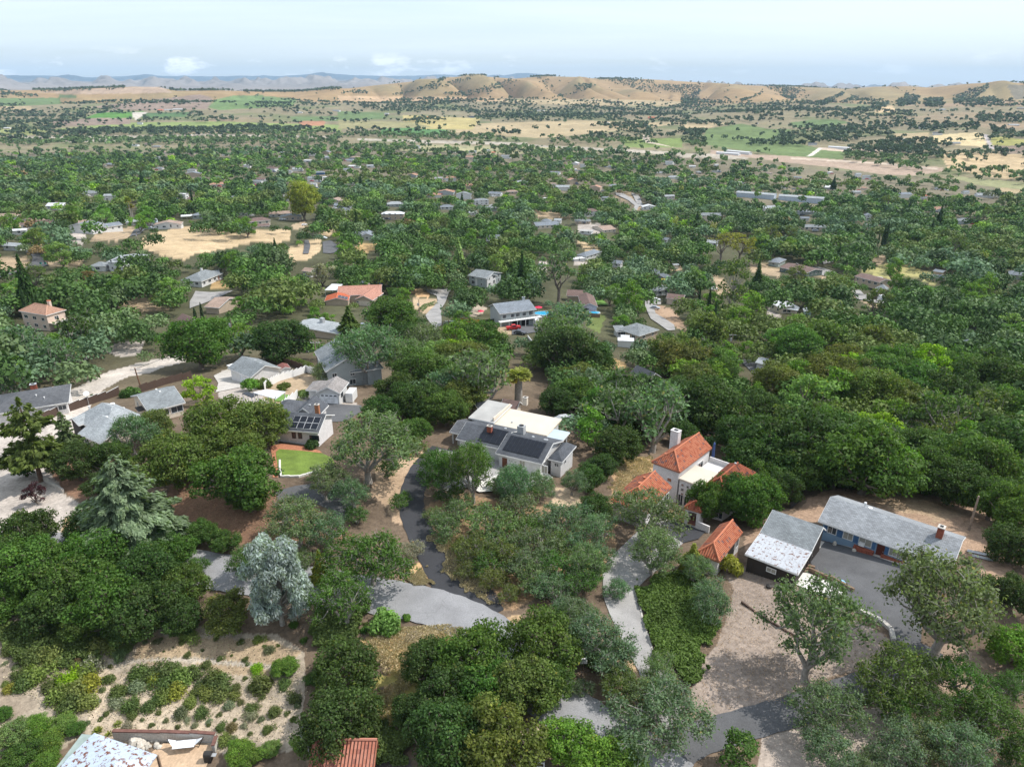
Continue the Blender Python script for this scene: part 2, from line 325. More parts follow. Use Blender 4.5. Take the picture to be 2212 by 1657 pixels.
# ------------------------------------------------------------------ mesh helpers
class MB:
    def __init__(s): s.v = []; s.f = []; s.uv = {}
    def add(s, vs, fs, uvs=None):
        n = len(s.v); s.v += [tuple(v) for v in vs]
        for i, f in enumerate(fs):
            s.f.append(tuple(a+n for a in f))
            if uvs and uvs[i]: s.uv[len(s.f)-1] = uvs[i]
        return s
    def box(s, O, U, V, W):
        O, U, V, W = map(Vector, (O, U, V, W))
        p = [O, O+U, O+U+V, O+V, O+W, O+U+W, O+U+V+W, O+V+W]
        f = [(0,3,2,1),(4,5,6,7),(0,1,5,4),(1,2,6,5),(2,3,7,6),(3,0,4,7)]
        if U.cross(V).dot(W) < 0: f = [q[::-1] for q in f]
        return s.add(p, f)
    def prism(s, poly, z0, z1):
        """poly: list of Vectors (x, y, z ignored) - vertical extrusion"""
        n = len(poly); a = sum(poly[i].x*poly[(i+1)%n].y-poly[(i+1)%n].x*poly[i].y for i in range(n))
        if a < 0: poly = poly[::-1]
        vs = [(p.x, p.y, z0) for p in poly]+[(p.x, p.y, z1) for p in poly]
        return s.add(vs, [tuple(range(n))[::-1], tuple(range(n, 2*n))]+[(i, (i+1)%n, (i+1)%n+n, i+n) for i in range(n)])
    def slab(s, pts, th=.16, slope_dir=None):
        """a roof plane: top polygon pts (Vectors), thickness downwards, uv in metres (u along the first edge)"""
        pts = [Vector(p) for p in pts]; n = len(pts)
        nrm = Vector((0, 0, 0))
        for i in range(n): nrm += pts[i].cross(pts[(i+1)%n])
        if nrm.z < 0: pts = pts[::-1]; nrm = -nrm
        nrm.normalize()
        dn = Vector((nrm.x, nrm.y, 0))
        V = Vector((0, 1, 0)) if dn.length < 1e-3 else (Vector((0, 0, 1))-nrm*nrm.z).normalized()
        if dn.length < 1e-3 and slope_dir is not None: V = slope_dir
        U = V.cross(nrm).normalized()
        low = [p-Vector((0, 0, th)) for p in pts]
        uv = [(p.dot(U), p.dot(V)) for p in pts]
        fs = [tuple(range(n)), tuple(range(2*n-1, n-1, -1))]+[(i, i+n, (i+1)%n+n, (i+1)%n) for i in range(n)]
        return s.add(pts+low, fs, [uv, uv[::-1]]+[[(0, 0)]*4]*n)
    def tube(s, pts, rads, n=7, cap=True):
        pts = [Vector(p) for p in pts]; base = len(s.v)
        for i, p in enumerate(pts):
            d = (pts[min(i+1, len(pts)-1)]-pts[max(i-1, 0)]).normalized()
            a = d.cross(Vector((0, 0, 1)) if abs(d.z) < .9 else Vector((1, 0, 0))).normalized(); b = d.cross(a)
            for k in range(n):
                t = 2*math.pi*k/n; s.v.append(tuple(p+(a*math.cos(t)+b*math.sin(t))*rads[i]))
        for i in range(len(pts)-1):
            for k in range(n):
                q = base+i*n; s.f.append((q+k, q+(k+1)%n, q+n+(k+1)%n, q+n+k))
        if cap: s.f.append(tuple(base+k for k in range(n))[::-1]); q = base+(len(pts)-1)*n; s.f.append(tuple(q+k for k in range(n)))
        return s
    def build(s, name, m, parent=None, smooth=False):
        me = bpy.data.meshes.new(name)
        off = Vector(parent['_o']) if parent is not None and '_o' in parent.keys() else Vector((0, 0, 0))
        me.from_pydata([tuple(Vector(v)-off) for v in s.v], [], s.f)
        if s.uv:
            ul = me.uv_layers.new(name='roof_uv')
            for fi, u in s.uv.items():
                p = me.polygons[fi]
                for k, li in enumerate(p.loop_indices): ul.data[li].uv = u[k] if k < len(u) else (0, 0)
        me.materials.append(m)
        if smooth: me.polygons.foreach_set('use_smooth', [True]*len(me.polygons))
        o = bpy.data.objects.new(name, me); COL.objects.link(o)
        if parent is not None:
            o.parent = parent; o['_o'] = tuple(off)
        return o
def thing(name, label, cat, loc, group=None):
    o = bpy.data.objects.new(name, None); COL.objects.link(o); o.location = loc; o.empty_display_size = .5
    o['label'] = label; o['category'] = cat; o['_o'] = tuple(loc)
    if group: o['group'] = group
    return o
def tag(o, label, cat, group=None):
    o['label'] = label; o['category'] = cat
    if group: o['group'] = group
    return o
def structure(o, kind='structure', label=None):
    o['kind'] = kind
    if label: o['label'] = label
    return o
# ------------------------------------------------------------------ ground sheet with its land cover
ZONES = []     # (polygon in photo grid, colour, edge wobble)
def zone(k, pts, col, wob=3.0): ZONES.append((ZP(k, *pts), col, wob))
LITTER=(.145,.108,.077); STRAW=(.40,.275,.135); DRY=(.43,.325,.20); SAND=(.345,.29,.225); SANDY=(.35,.265,.175); GRAVEL=(.40,.355,.315); MULCH=(.28,.225,.18); SOIL=(.20,.12,.08)
GOLD=(.36,.285,.17); GOLDG=(.25,.23,.115); GREEN=(.115,.165,.065); DGREEN=(.08,.14,.055); TANF=(.36,.265,.19); MAUVE=(.24,.18,.14); RIVER=(.36,.32,.26); IVYG=(.07,.12,.02)
# far fields (left)
zone('a1', [(-50,240),(390,238),(392,278),(0,296),(-50,296)], GREEN); zone('a1', [(1350,300),(1400,250),(1520,222),(1700,224),(1925,245),(1900,290),(1420,318)], (.135,.20,.075))
zone('a1', [(540,372),(640,335),(940,324),(895,366)], (.09,.20,.04)); zone('a1', [(935,336),(1230,330),(1200,362),(915,366)], DGREEN)
zone('a1', [(360,440),(800,400),(1400,390),(2212,415),(2212,458),(1400,440),(350,455)], (.20,.25,.085)); zone('a1', [(385,215),(490,220),(495,240),(380,240)], GREEN)
zone('a1', [(1880,362),(2212,355),(2212,388),(1900,388)], GREEN); zone('a1', [(-40,290),(200,292),(200,322),(-40,322)], GOLD)
zone('a1', [(340,385),(640,368),(850,370),(840,410),(520,418),(345,418)], MAUVE); zone('a1', [(1930,388),(2110,388),(2100,420),(1950,418)], (.33,.17,.10))
zone('a1', [(560,300),(1300,215),(1380,240),(1340,310),(950,320)], MAUVE); zone('a1', [(200,200),(700,175),(1040,165),(1120,205),(500,215)], TANF)
zone('a1', [(-40,440),(300,445),(300,475),(-40,480)], (.24,.26,.10)); zone('a1', [(860,330),(960,330),(900,372),(880,382),(860,360)], (.44,.40,.34))
zone('a1', [(150,490),(800,482),(1000,484),(1300,470),(2212,490),(2212,500),(1300,482),(1000,496),(500,498),(150,500)], RIVER, 1.5)
zone('a1', [(430,508),(760,500),(760,520),(430,525)], RIVER, 2)
# far fields (centre)
zone('a2', [(255,440),(420,430),(570,432),(700,448),(640,478),(400,478),(250,475)], (.095,.20,.07)); zone('a2', [(-20,325),(280,335),(285,372),(-20,385)], GREEN)
zone('a2', [(850,405),(1500,385),(1850,392),(2212,400),(2000,430),(1600,470),(1300,500),(1000,480),(700,462)], GOLD); zone('a2', [(395,350),(900,372),(850,445),(520,440),(400,390)], (.36,.30,.13))
zone('a2', [(-20,380),(450,395),(600,430),(250,435),(-20,440)], GOLDG); zone('a2', [(-20,225),(900,235),(1200,262),(400,262),(-20,260)], (.42,.29,.17))
zone('a2', [(1000,255),(1350,250),(1700,245),(2212,262),(2212,290),(1500,285),(1050,272)], GOLD)
zone('a2', [(100,500),(1200,528),(1200,545),(700,535),(100,512)], RIVER, 1.5); zone('a2', [(1200,540),(1800,568),(2212,590),(2212,612),(1700,582),(1200,552)], RIVER, 1.5)
zone('a2', [(290,560),(500,540),(1400,560),(1400,600),(1000,600),(420,585)], (.30,.28,.16)); zone('a2', [(1800,500),(2212,500),(2212,560),(1850,560)], (.17,.22,.07)); zone('a2', [(1950,480),(2000,480),(2000,520),(2160,560),(1960,525)], (.5,.42,.34), 1)
# far fields (right)
zone('a3', [(150,440),(380,405),(560,440),(700,440),(680,520),(860,560),(1060,590),(1040,640),(720,628),(500,590),(130,540)], (.125,.17,.065)); zone('a3', [(690,400),(850,378),(1000,380),(1085,398),(940,428),(740,432)], GREEN)
zone('a3', [(-20,405),(300,398),(150,440),(-20,455)], GOLD); zone('a3', [(1590,500),(1640,478),(1900,462),(1950,470),(1975,560),(1800,545),(1590,525)], (.52,.42,.24)); zone('a3', [(1370,470),(1600,462),(1580,520),(1380,508)], GOLD)
zone('a3', [(1985,478),(2260,515),(2260,552),(2005,545)], (.28,.27,.09)); zone('a3', [(2000,545),(2260,550),(2260,600),(2060,600)], (.22,.17,.13)); zone('a3', [(1680,590),(2260,604),(2260,780),(1990,750),(1720,700),(1690,640)], (.42,.32,.19))
zone('a3', [(180,575),(430,600),(740,618),(1290,655),(1690,690),(1690,715),(1500,742),(1300,735),(1000,690),(700,660),(430,625),(180,600)], (.33,.25,.19)); zone('a3', [(700,625),(1000,640),(1300,660),(1650,695),(1650,702),(1300,668),(1000,650),(700,634)], (.46,.38,.30), .6)
zone('a3', [(-20,598),(180,600),(430,625),(420,635),(-20,625)], RIVER, 1.5); zone('a3', [(1240,300),(1370,285),(1370,330),(1250,335)], (.48,.36,.21)); zone('a3', [(870,560),(1180,560),(1300,580),(1200,600),(880,572)], (.45,.36,.28)); zone('a3', [(800,620),(880,562),(905,565),(845,612)], (.6,.55,.48), .5)
zone('a3', [(1945,475),(1972,475),(2020,570),(1995,570)], (.38,.34,.33), .6); zone('a3', [(1700,740),(2260,790),(2260,850),(1900,800)], (.25,.25,.13)); zone('a3', [(2060,820),(2200,830),(2200,860),(2050,850)], GOLD)
zone('a3', [(2100,150),(2260,160),(2260,240),(2150,250)], (.16,.14,.10))
# middle distance clearings
zone('a4', [(1210,470),(1230,400),(1400,345),(1700,290),(1950,360),(2240,380),(2200,430),(2000,490),(1700,540),(1600,600),(1400,560),(1290,530)], DRY); zone('a4', [(770,430),(840,375),(1150,300),(1190,330),(1150,390),(1000,430)], SANDY)
zone('a4', [(-30,570),(240,575),(280,600),(190,670),(-30,715)], SANDY); zone('a4', [(385,600),(420,560),(540,570),(740,590),(700,640),(440,650)], SANDY); zone('a4', [(1030,1015),(1120,930),(1210,893),(1300,930),(1330,980),(1470,1035),(1250,1050)], SANDY)
zone('a4', [(1370,870),(1460,890),(1450,930)], SANDY); zone('a4', [(840,1370),(1060,1290),(1240,1290),(1200,1430),(1080,1440)], GRAVEL); zone('a4', [(1820,780),(1920,770),(1990,830),(1820,850)], STRAW); zone('a4', [(80,290),(300,260),(300,330),(100,330)], SANDY)
zone('a4', [(130,160),(230,170),(230,200),(140,200)], SANDY); zone('a4', [(600,380),(700,330),(760,420),(700,470),(600,430)], GRAVEL)
zone('a5', [(-10,340),(300,335),(300,430),(140,450),(-10,430)], DRY); zone('a5', [(300,290),(420,260),(450,310),(330,330)], SANDY); zone('a5', [(530,380),(600,340),(690,320),(690,360),(600,410)], DRY); zone('a5', [(280,500),(440,440),(560,400),(560,520),(440,600),(290,610)], DRY)
zone('a5', [(850,480),(900,460),(1060,445),(1090,480),(960,540),(880,520)], STRAW); zone('a5', [(1320,845),(1420,850),(1500,880),(1480,925),(1390,915)], (.52,.34,.19)); zone('a5', [(1360,930),(1560,935),(1590,960),(1480,1060),(1370,1035)], SANDY)
zone('a5', [(1870,1150),(2212,1110),(2212,1240),(1960,1225)], SANDY); zone('a5', [(1850,1090),(1870,980),(1960,960),(1990,1010),(1970,1070)], SAND); zone('a5', [(1480,370),(1560,400),(1540,420),(1470,420)], SANDY)
zone('a6', [(185,165),(520,190),(530,235),(200,235)], SANDY); zone('a6', [(890,10),(1040,20),(1120,130),(1080,185),(1040,90),(900,60)], SANDY); zone('a6', [(560,270),(770,280),(760,370),(570,360)], GRAVEL); zone('a6', [(530,590),(660,620),(640,650),(540,640)], GRAVEL)
zone('a6', [(560,430),(740,460),(760,510),(640,520)], DRY); zone('a6', [(1360,660),(1470,650),(1440,700),(1370,700)], SANDY); zone('a6', [(1230,985),(1370,1005),(1500,1160),(1560,1240),(1500,1230),(1240,1085)], (.36,.25,.17)); zone('a6', [(640,1080),(810,1075),(760,1240),(640,1180)], (.12,.15,.05))
zone('a6', [(840,1440),(960,1460),(1000,1530),(890,1530)], STRAW); zone('a6', [(230,600),(300,590),(300,700),(240,690)], GRAVEL); zone('a6', [(1720,700),(1830,760),(1900,900),(1760,900)], SANDY); zone('a6', [(2060,640),(2212,620),(2212,720),(2060,700)], SANDY); zone('a6', [(1230,1280),(1340,1270),(1340,1330),(1230,1330)], SANDY)
zone('a7', [(810,680),(950,640),(1200,630),(1510,760),(1430,825),(1310,750),(1100,720),(1080,790),(900,730)], (.33,.30,.13)); zone('a7', [(860,590),(1040,535),(980,640),(840,610)], SANDY); zone('a7', [(-10,645),(120,690),(100,750),(-10,740)], SANDY); zone('a7', [(1390,1420),(1640,1445),(1600,1495),(1400,1465)], (.30,.22,.14))
zone('a7', [(720,860),(780,940),(1010,975),(1000,1015),(880,990),(700,900)], SANDY); zone('a7', [(0,980),(60,1040),(120,1090),(30,1100),(-10,1040)], GRAVEL); zone('a7', [(330,660),(560,700),(600,690),(470,760),(350,700)], SANDY)
# close ground
zone('ov', [(-60,1322),(120,1315),(300,1335),(480,1362),(600,1372),(655,1420),(650,1500),(655,1610),(560,1640),(470,1620),(180,1590),(110,1640),(-60,1640)], SAND)
zone('ov', [(240,1355),(560,1385),(640,1430),(560,1470),(420,1420),(260,1410)], SANDY, 8); zone('ov', [(210,1440),(560,1500),(640,1560),(500,1600),(190,1580)], (.44,.36,.27), 8)
zone('ov', [(215,1428),(330,1418),(470,1424),(560,1432),(640,1452),(635,1460),(540,1440),(430,1430),(330,1426),(220,1436)], (.40,.35,.29), 1)
zone('ov', [(770,1385),(860,1352),(975,1348),(1000,1362),(975,1400),(900,1480),(850,1560),(820,1640),(795,1600),(840,1440)], STRAW); zone('ov', [(880,1345),(960,1350),(990,1368),(930,1385),(870,1370)], (.46,.37,.28), 6)
zone('ov', [(835,1450),(940,1420),(900,1500),(860,1570),(820,1620),(800,1590)], (.30,.26,.09), 8)
zone('ov', [(-30,890),(60,900),(110,940),(160,960),(140,1000),(90,1010),(120,1050),(190,1110),(160,1150),(-30,1140)], GRAVEL); zone('ov', [(95,870),(240,800),(400,760),(400,780),(250,825),(205,860),(150,960),(90,925)], (.46,.41,.36), 1.5)
zone('ov', [(100,1010),(150,990),(200,1060),(180,1090),(120,1050)], SOIL); zone('ov', [(140,1120),(250,1100),(300,1130),(250,1190),(140,1180)], (.42,.30,.18))
zone('ov', [(370,1050),(590,1060),(700,1110),(760,1160),(620,1180),(420,1150),(360,1100)], (.22,.13,.085)); zone('ov', [(390,1195),(560,1215),(560,1230),(440,1212)], (.38,.24,.16))
zone('ov', [(470,855),(480,800),(560,790),(640,830),(770,870),(775,880),(670,866),(600,960),(500,900)], GRAVEL, 1); zone('ov', [(625,840),(672,812),(690,818),(668,850),(640,862)], SANDY)
zone('ov', [(555,800),(590,790),(640,820),(700,800),(680,830),(600,880),(560,850)], SANDY, 1)
zone('ov', [(850,1000),(915,960),(925,1010),(895,1060),(880,1130),(800,1060),(820,1010)], (.42,.30,.20)); zone('ov', [(915,1090),(1000,1060),(1090,1090),(1180,1090),(1280,1130),(1300,1200),(1230,1260),(1110,1320),(1040,1290),(960,1210),(925,1150)], (.30,.20,.12))
zone('ov', [(860,1240),(910,1220),(940,1265),(890,1262)], (.50,.34,.18)); zone('ov', [(925,1140),(960,1220),(1050,1300),(1090,1310),(1040,1230),(980,1160)], (.40,.26,.15)); zone('ov', [(1320,1000),(1400,985),(1420,1010),(1370,1060),(1320,1085)], (.46,.31,.18))
zone('ov', [(1200,1060),(1250,1060),(1260,1090),(1190,1100)], (.5,.38,.26)); zone('ov', [(1300,1090),(1340,1080),(1320,1260),(1290,1230)], (.34,.23,.14))
zone('ov', [(1690,1130),(1720,1090),(1780,1062),(1840,1052),(2000,1070),(2130,1100),(2170,1180),(2212,1260),(2110,1240),(2080,1180),(1780,1110),(1640,1160),(1610,1200),(1600,1150)], (.34,.235,.165)); zone('ov', [(1850,1055),(2000,1075),(2100,1110),(2020,1130),(1880,1085)], (.38,.28,.19))
zone('ov', [(1560,1200),(1620,1225),(1720,1262),(1800,1300),(1840,1330),(1910,1370),(1915,1430),(1700,1510),(1560,1570),(1490,1530),(1490,1480),(1550,1370),(1590,1270)], (.295,.24,.20)); zone('ov', [(1620,1400),(1700,1390),(1730,1470),(1660,1500),(1600,1460)], (.22,.18,.15), 10)
zone('ov', [(1990,1410),(2030,1380),(2110,1400),(2212,1440),(2212,1500),(2000,1500),(1960,1480)], (.30,.22,.165)); zone('ov', [(1640,1590),(1760,1570),(1900,1520),(1990,1560),(1900,1700),(1640,1700)], (.34,.285,.24))
zone('ov', [(1370,1400),(1395,1430),(1400,1480),(1340,1500),(1300,1460)], (.42,.29,.18)); zone('ov', [(1080,1340),(1120,1330),(1180,1460),(1120,1440)], (.38,.27,.16)); zone('ov', [(1330,1460),(1400,1450),(1500,1540),(1460,1560),(1340,1520)], (.36,.25,.17))
zone('ov', [(1050,1600),(1160,1560),(1175,1600),(1150,1700),(1040,1700)], (.42,.34,.27)); zone('ov', [(700,1600),(760,1570),(880,1630),(900,1700),(700,1700)], (.13,.11,.10))
def build_ground():
    # rings: very fine in front of the camera, coarser behind
    def depmax(az): return 1
    rr = [4.0]
    rows = np.linspace(R(60), R(3.0), 430)
    rn = 62/np.tan(rows)
    rn = np.concatenate([[6, 20], rn, np.geomspace(rn[-1]*1.006, 7000, 330)[0:], np.geomspace(7200, 28000, 90)])
    azf = np.arange(-41, 41.001, .105); azb = np.arange(44, 317, 6.0)
    az = np.radians(np.concatenate([azf, azb])); nr, na = len(rn), len(az)
    RR, AA = np.meshgrid(rn, az, indexing='ij'); X = RR*np.sin(AA); Y = RR*np.cos(AA)
    Zg = ground(X, Y)
    co = np.stack([X, Y, Zg], -1).reshape(-1, 3)
    idx = np.arange(nr*na).reshape(nr, na)
    a = idx[:-1, :]; b = np.roll(idx, -1, 1)[:-1, :]; c = np.roll(idx, -1, 1)[1:, :]; d = idx[1:, :]
    F = np.stack([a, d, c, b], -1).reshape(-1, 4)
    me = bpy.data.meshes.new('ground'); me.vertices.add(len(co)); me.vertices.foreach_set('co', co.ravel())
    me.loops.add(F.size); me.loops.foreach_set('vertex_index', F.ravel().astype(np.int32))
    me.polygons.add(len(F)); me.polygons.foreach_set('loop_start', np.arange(0, F.size, 4, dtype=np.int32)); me.polygons.foreach_set('loop_total', np.full(len(F), 4, np.int32))
    me.update(calc_edges=True); me.polygons.foreach_set('use_smooth', np.ones(len(F), bool))
    x, y, z = co[:, 0], co[:, 1], co[:, 2]; r = np.hypot(x, y); azv = np.arctan2(x, y)
    px, py = proj(x, y, z); px = np.where(y > 5, px, -9999.)
    # land cover by distance, plus haze blue painted on the farthest range
    n_a = fbm(x/9, y/9, 71, 4)[:, None]; n_b = fbm(x/160, y/110, 73, 4)[:, None]; n_c = fbm(x/900, y/420, 75, 3)[:, None]
    c_near = np.array([LITTER])*(.75+.6*n_a)
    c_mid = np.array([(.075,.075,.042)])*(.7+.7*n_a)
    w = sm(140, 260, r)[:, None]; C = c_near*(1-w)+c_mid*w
    town = np.array([(.16,.14,.095)])*(.7+.7*n_b); w = sm(600, 900, r)[:, None]; C = C*(1-w)+town*w
    farm = np.array([(.215,.185,.115)])*(1-sm(.5, .66, n_b))+np.array([(.155,.165,.08)])*sm(.5, .66, n_b)
    farm = farm*(1-.6*sm(.52, .7, n_c))+np.array([(.33,.22,.145)])*.6*sm(.52, .7, n_c)
    rb = rbf(azv)*.93
    w = sm(0, 200, r-rb)[:, None]; C = C*(1-w)+farm*w
    hills = np.array([(.30,.205,.105)])*(.82+.36*fbm(x/260, y/260, 77, 4)[:, None])
    gr = (sm(.45, .75, ravine(azv, r)*.35+fbm(x/500, y/500, 79, 3)*.75+sm(.15, .6, azv)*.16))[:, None]; hills = hills*(1-.45*gr)+np.array([(.20,.19,.095)])*.45*gr
    w = sm(3500, 3900, r)[:, None]; C = C*(1-w)+hills*w
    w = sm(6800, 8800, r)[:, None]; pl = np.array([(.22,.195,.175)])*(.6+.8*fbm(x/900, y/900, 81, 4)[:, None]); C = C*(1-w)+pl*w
    w = sm(15500, 18500, r)[:, None]; C = C*(1-w)+np.array([(.075,.105,.135)])*(.6+.8*fbm(x/2500, y/2500, 83, 4)[:, None])*w  # bluish haze put into the base colour of the farthest mountains
    wob = np.stack([fbm(x/6, y/6, 91, 5)-.5, fbm(x/6+50, y/6, 92, 5)-.5], 0)*np.minimum(1, 90/r)*34
    for poly, col, wv in ZONES:
        xs = [p[0] for p in poly]; ys = [p[1] for p in poly]
        k = np.nonzero((px > min(xs)-20) & (px < max(xs)+20) & (py > min(ys)-20) & (py < max(ys)+20))[0]
        if len(k) == 0: continue
        far = r[k] > 900
        wx = wob[0][k]*wv/2.5; wy = wob[1][k]*wv/2.5
        ins = in_poly(px[k]+np.where(far, 0, wx), py[k]+np.where(far, 0, wy), poly)
        kk = k[ins]
        C[kk] = np.array([col])*(.80+.40*n_a[kk])*(.88+.24*n_b[kk])
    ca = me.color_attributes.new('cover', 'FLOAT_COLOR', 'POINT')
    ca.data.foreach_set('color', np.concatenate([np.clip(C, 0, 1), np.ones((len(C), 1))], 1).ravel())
    m, nt, b_ = new_mat('ground_cover'); L = nt.links.new
    at = N(nt, 'ShaderNodeAttribute', attribute_name='cover'); geo = N(nt, 'ShaderNodeNewGeometry')
    def nz(scale, lo, hi, det=4, ro=.65):
        n = N(nt, 'ShaderNodeTexNoise', Scale=scale, Detail=det, Roughness=ro); L(geo.outputs['Position'], n.inputs['Vector'])
        q = N(nt, 'ShaderNodeMapRange'); L(n.outputs[0], q.inputs[0]); q.inputs[1].default_value=.32; q.inputs[2].default_value=.68; q.inputs[3].default_value=lo; q.inputs[4].default_value=hi; return n, q.outputs[0]
    na_, f1 = nz(1.6, .68, 1.32, 6, .75); nb_, f2 = nz(.16, .82, 1.18); nc_, f3 = nz(.012, .85, 1.15)
    vo = N(nt, 'ShaderNodeTexVoronoi', Scale=2.6, Randomness=1.0); L(geo.outputs['Position'], vo.inputs['Vector'])
    sp_ = N(nt, 'ShaderNodeMapRange'); L(vo.outputs['Distance'], sp_.inputs[0]); sp_.inputs[1].default_value=.05; sp_.inputs[2].default_value=.22; sp_.inputs[3].default_value=1.45; sp_.inputs[4].default_value=1.0
    m1 = N(nt, 'ShaderNodeMath', operation='MULTIPLY'); L(f1, m1.inputs[0]); L(f2, m1.inputs[1])
    m2 = N(nt, 'ShaderNodeMath', operation='MULTIPLY'); L(m1.outputs[0], m2.inputs[0]); L(f3, m2.inputs[1])
    m3 = N(nt, 'ShaderNodeMath', operation='MULTIPLY'); L(m2.outputs[0], m3.inputs[0]); L(sp_.outputs[0], m3.inputs[1])
    vm = N(nt, 'ShaderNodeVectorMath', operation='SCALE'); L(at.outputs['Color'], vm.inputs[0]); L(m3.outputs[0], vm.inputs['Scale'])
    L(vm.outputs[0], b_.inputs['Base Color']); b_.inputs['Roughness'].default_value = .95; b_.inputs['Specular IOR Level'].default_value = .1
    bp = N(nt, 'ShaderNodeBump', Strength=.5, Distance=.12); L(na_.outputs[0], bp.inputs['Height']); L(bp.outputs[0], b_.inputs['Normal'])
    me.materials.append(m)
    o = bpy.data.objects.new('ground', me); COL.objects.link(o); structure(o, label='dry grass, bare soil and farmland running to the hills')
build_ground()

# ------------------------------------------------------------------ draped sheets: roads, drives, courts, lawns
def drape(name, polys, m, lift=.05, step=1.6, label=None, kind='structure', mb=None):
    own = mb is None; mb = mb or MB()
    for poly in polys:
        W = [Vector(p) for p in poly] if len(poly[0]) == 3 else [hit(*p) for p in poly]
        # densify the outline
        P = []
        for i in range(len(W)):
            a, b = W[i], W[(i+1) % len(W)]; n = max(1, int((b-a).length/(step*1.2)))
            P += [a.lerp(b, k/n).to_2d() for k in range(n)]
        xs = np.array([p.x for p in P]); ys = np.array([p.y for p in P])
        st = max(step, math.sqrt(max((xs.max()-xs.min())*(ys.max()-ys.min()), 1))/70)
        gx, gy = np.meshgrid(np.arange(xs.min(), xs.max(), st), np.arange(ys.min(), ys.max(), st))
        gx = gx.ravel()+.013; gy = gy.ravel()+.017; ins = in_poly(gx, gy, [(p.x, p.y) for p in P])
        pts = P+[Vector((a, b)) for a, b in zip(gx[ins], gy[ins])]
        r = delaunay_2d_cdt(pts, [], [list(range(len(P)))], 1, .01)
        v2 = r[0]; X = np.array([v.x for v in v2]); Y = np.array([v.y for v in v2]); Zz = ground(X, Y)+lift+np.maximum(0, np.hypot(X, Y)-120)*.0007
        fs = [tuple(f) for f in r[2]]
        def up(f):
            a, b, c = [v2[i] for i in f[:3]]; return (b-a).cross(c-a) > 0
        fs = [f if up(f) else f[::-1] for f in fs]
        mb.add(np.stack([X, Y, Zz], 1).tolist(), fs)
    if not own: return mb
    o = mb.build(name, m)
    if kind: structure(o, kind, label)
    return o
def spline(pts, n=8):
    out = []
    P = [pts[0]]+list(pts)+[pts[-1]]
    for i in range(1, len(P)-2):
        for k in range(n):
            t = k/n; a, b, c, d = [Vector(p) for p in P[i-1:i+3]]
            out.append(.5*((2*b)+(c-a)*t+(2*a-5*b+4*c-d)*t*t+(-a+3*b-3*c+d)*t**3))
    out.append(Vector(P[-2])); return out
def ribbon_poly(px, w):
    """outline of a road given its middle line (photo grid) and width(s) in metres"""
    W = [hit(*p) for p in px]; ws = w if isinstance(w, (list, tuple)) else [w]*len(px)
    Q = spline([Vector((p.x, p.y, wi)) for p, wi in zip(W, ws)], 8)
    Lf, Rt = [], []
    for i, p in enumerate(Q):
        d = (Q[min(i+1, len(Q)-1)]-Q[max(i-1, 0)]); d = Vector((d.x, d.y)).normalized(); n = Vector((-d.y, d.x))
        wv = p.z/2*(1+.03*math.sin(i*1.7)); Lf.append(Vector((p.x+n.x*wv, p.y+n.y*wv, 0))); Rt.append(Vector((p.x-n.x*wv, p.y-n.y*wv, 0)))
    return Lf+Rt[::-1]
def asphalt(name, col, patch=.12):
    m = mat(name, col, .9, .25, patch, 9, .25); nt = m.node_tree; L = nt.links.new; b = nt.nodes['Principled BSDF']
    src = b.inputs['Base Color'].links[0].from_socket; geo = N(nt, 'ShaderNodeNewGeometry')
    dn = N(nt, 'ShaderNodeTexNoise', Scale=.35, Detail=4); L(geo.outputs['Position'], dn.inputs['Vector'])
    mx0 = N(nt, 'ShaderNodeMix', data_type='RGBA'); mx0.inputs[0].default_value=.75; L(geo.outputs['Position'], mx0.inputs[6]); L(dn.outputs['Color'], mx0.inputs[7])
    vs = N(nt, 'ShaderNodeVectorMath', operation='MULTIPLY_ADD'); L(dn.outputs['Color'], vs.inputs[0]); vs.inputs[1].default_value=(4,4,4); L(geo.outputs['Position'], vs.inputs[2])
    v = N(nt, 'ShaderNodeTexVoronoi', feature='DISTANCE_TO_EDGE', Scale=.16); L(vs.outputs[0], v.inputs['Vector'])
    q = N(nt, 'ShaderNodeMapRange'); L(v.outputs[0], q.inputs[0]); q.inputs[1].default_value=.002; q.inputs[2].default_value=.008; q.inputs[3].default_value=.80; q.inputs[4].default_value=1
    s = N(nt, 'ShaderNodeVectorMath', operation='SCALE'); L(src, s.inputs[0]); L(q.outputs[0], s.inputs['Scale']); L(s.outputs[0], b.inputs['Base Color']); return m
A_GREY = asphalt('grey_asphalt', (.255,.255,.262), .16); A_DARK = asphalt('dark_asphalt_and_shade', (.042,.043,.048)); A_MID = asphalt('mid_asphalt', (.100,.101,.105), .2); A_CONC = asphalt('old_concrete_drive', (.29,.28,.27), .22)
ROAD = ribbon_poly([(-60,1168),(20,1176),(120,1185),(270,1207),(440,1231),(560,1250),(700,1268),(830,1290),(930,1310),(1015,1343),(1090,1395),(1150,1460),(1215,1525),(1290,1575),(1375,1630),(1460,1700)], 6.4)
drape('road', [ROAD], A_GREY, .14, label='pale grey asphalt road crossing below the houses')
drape('driveway', [ribbon_poly([(1062,1330),(1030,1300),(992,1268),(950,1218),(908,1150),(890,1100),(892,1060),(912,1015),(940,985),(960,970)], [3.5,5.6,6.2,4.8,4.0,3.9,3.9,4.2,4.6,5])], A_DARK, .08, label='dark asphalt driveway curving up to the white house')
drape('driveway', [ZP('ov',(948,972),(1090,990),(1110,1010),(1060,1045),(960,1062),(930,1030))], A_CONC, .15, label='concrete forecourt of the white house')
drape('patio', [ZP('ov',(1060,1035),(1138,1000),(1165,1010),(1195,1035),(1130,1062),(1035,1066),(1000,1048))], CONCW, .32, label='very pale concrete patio below the white house')
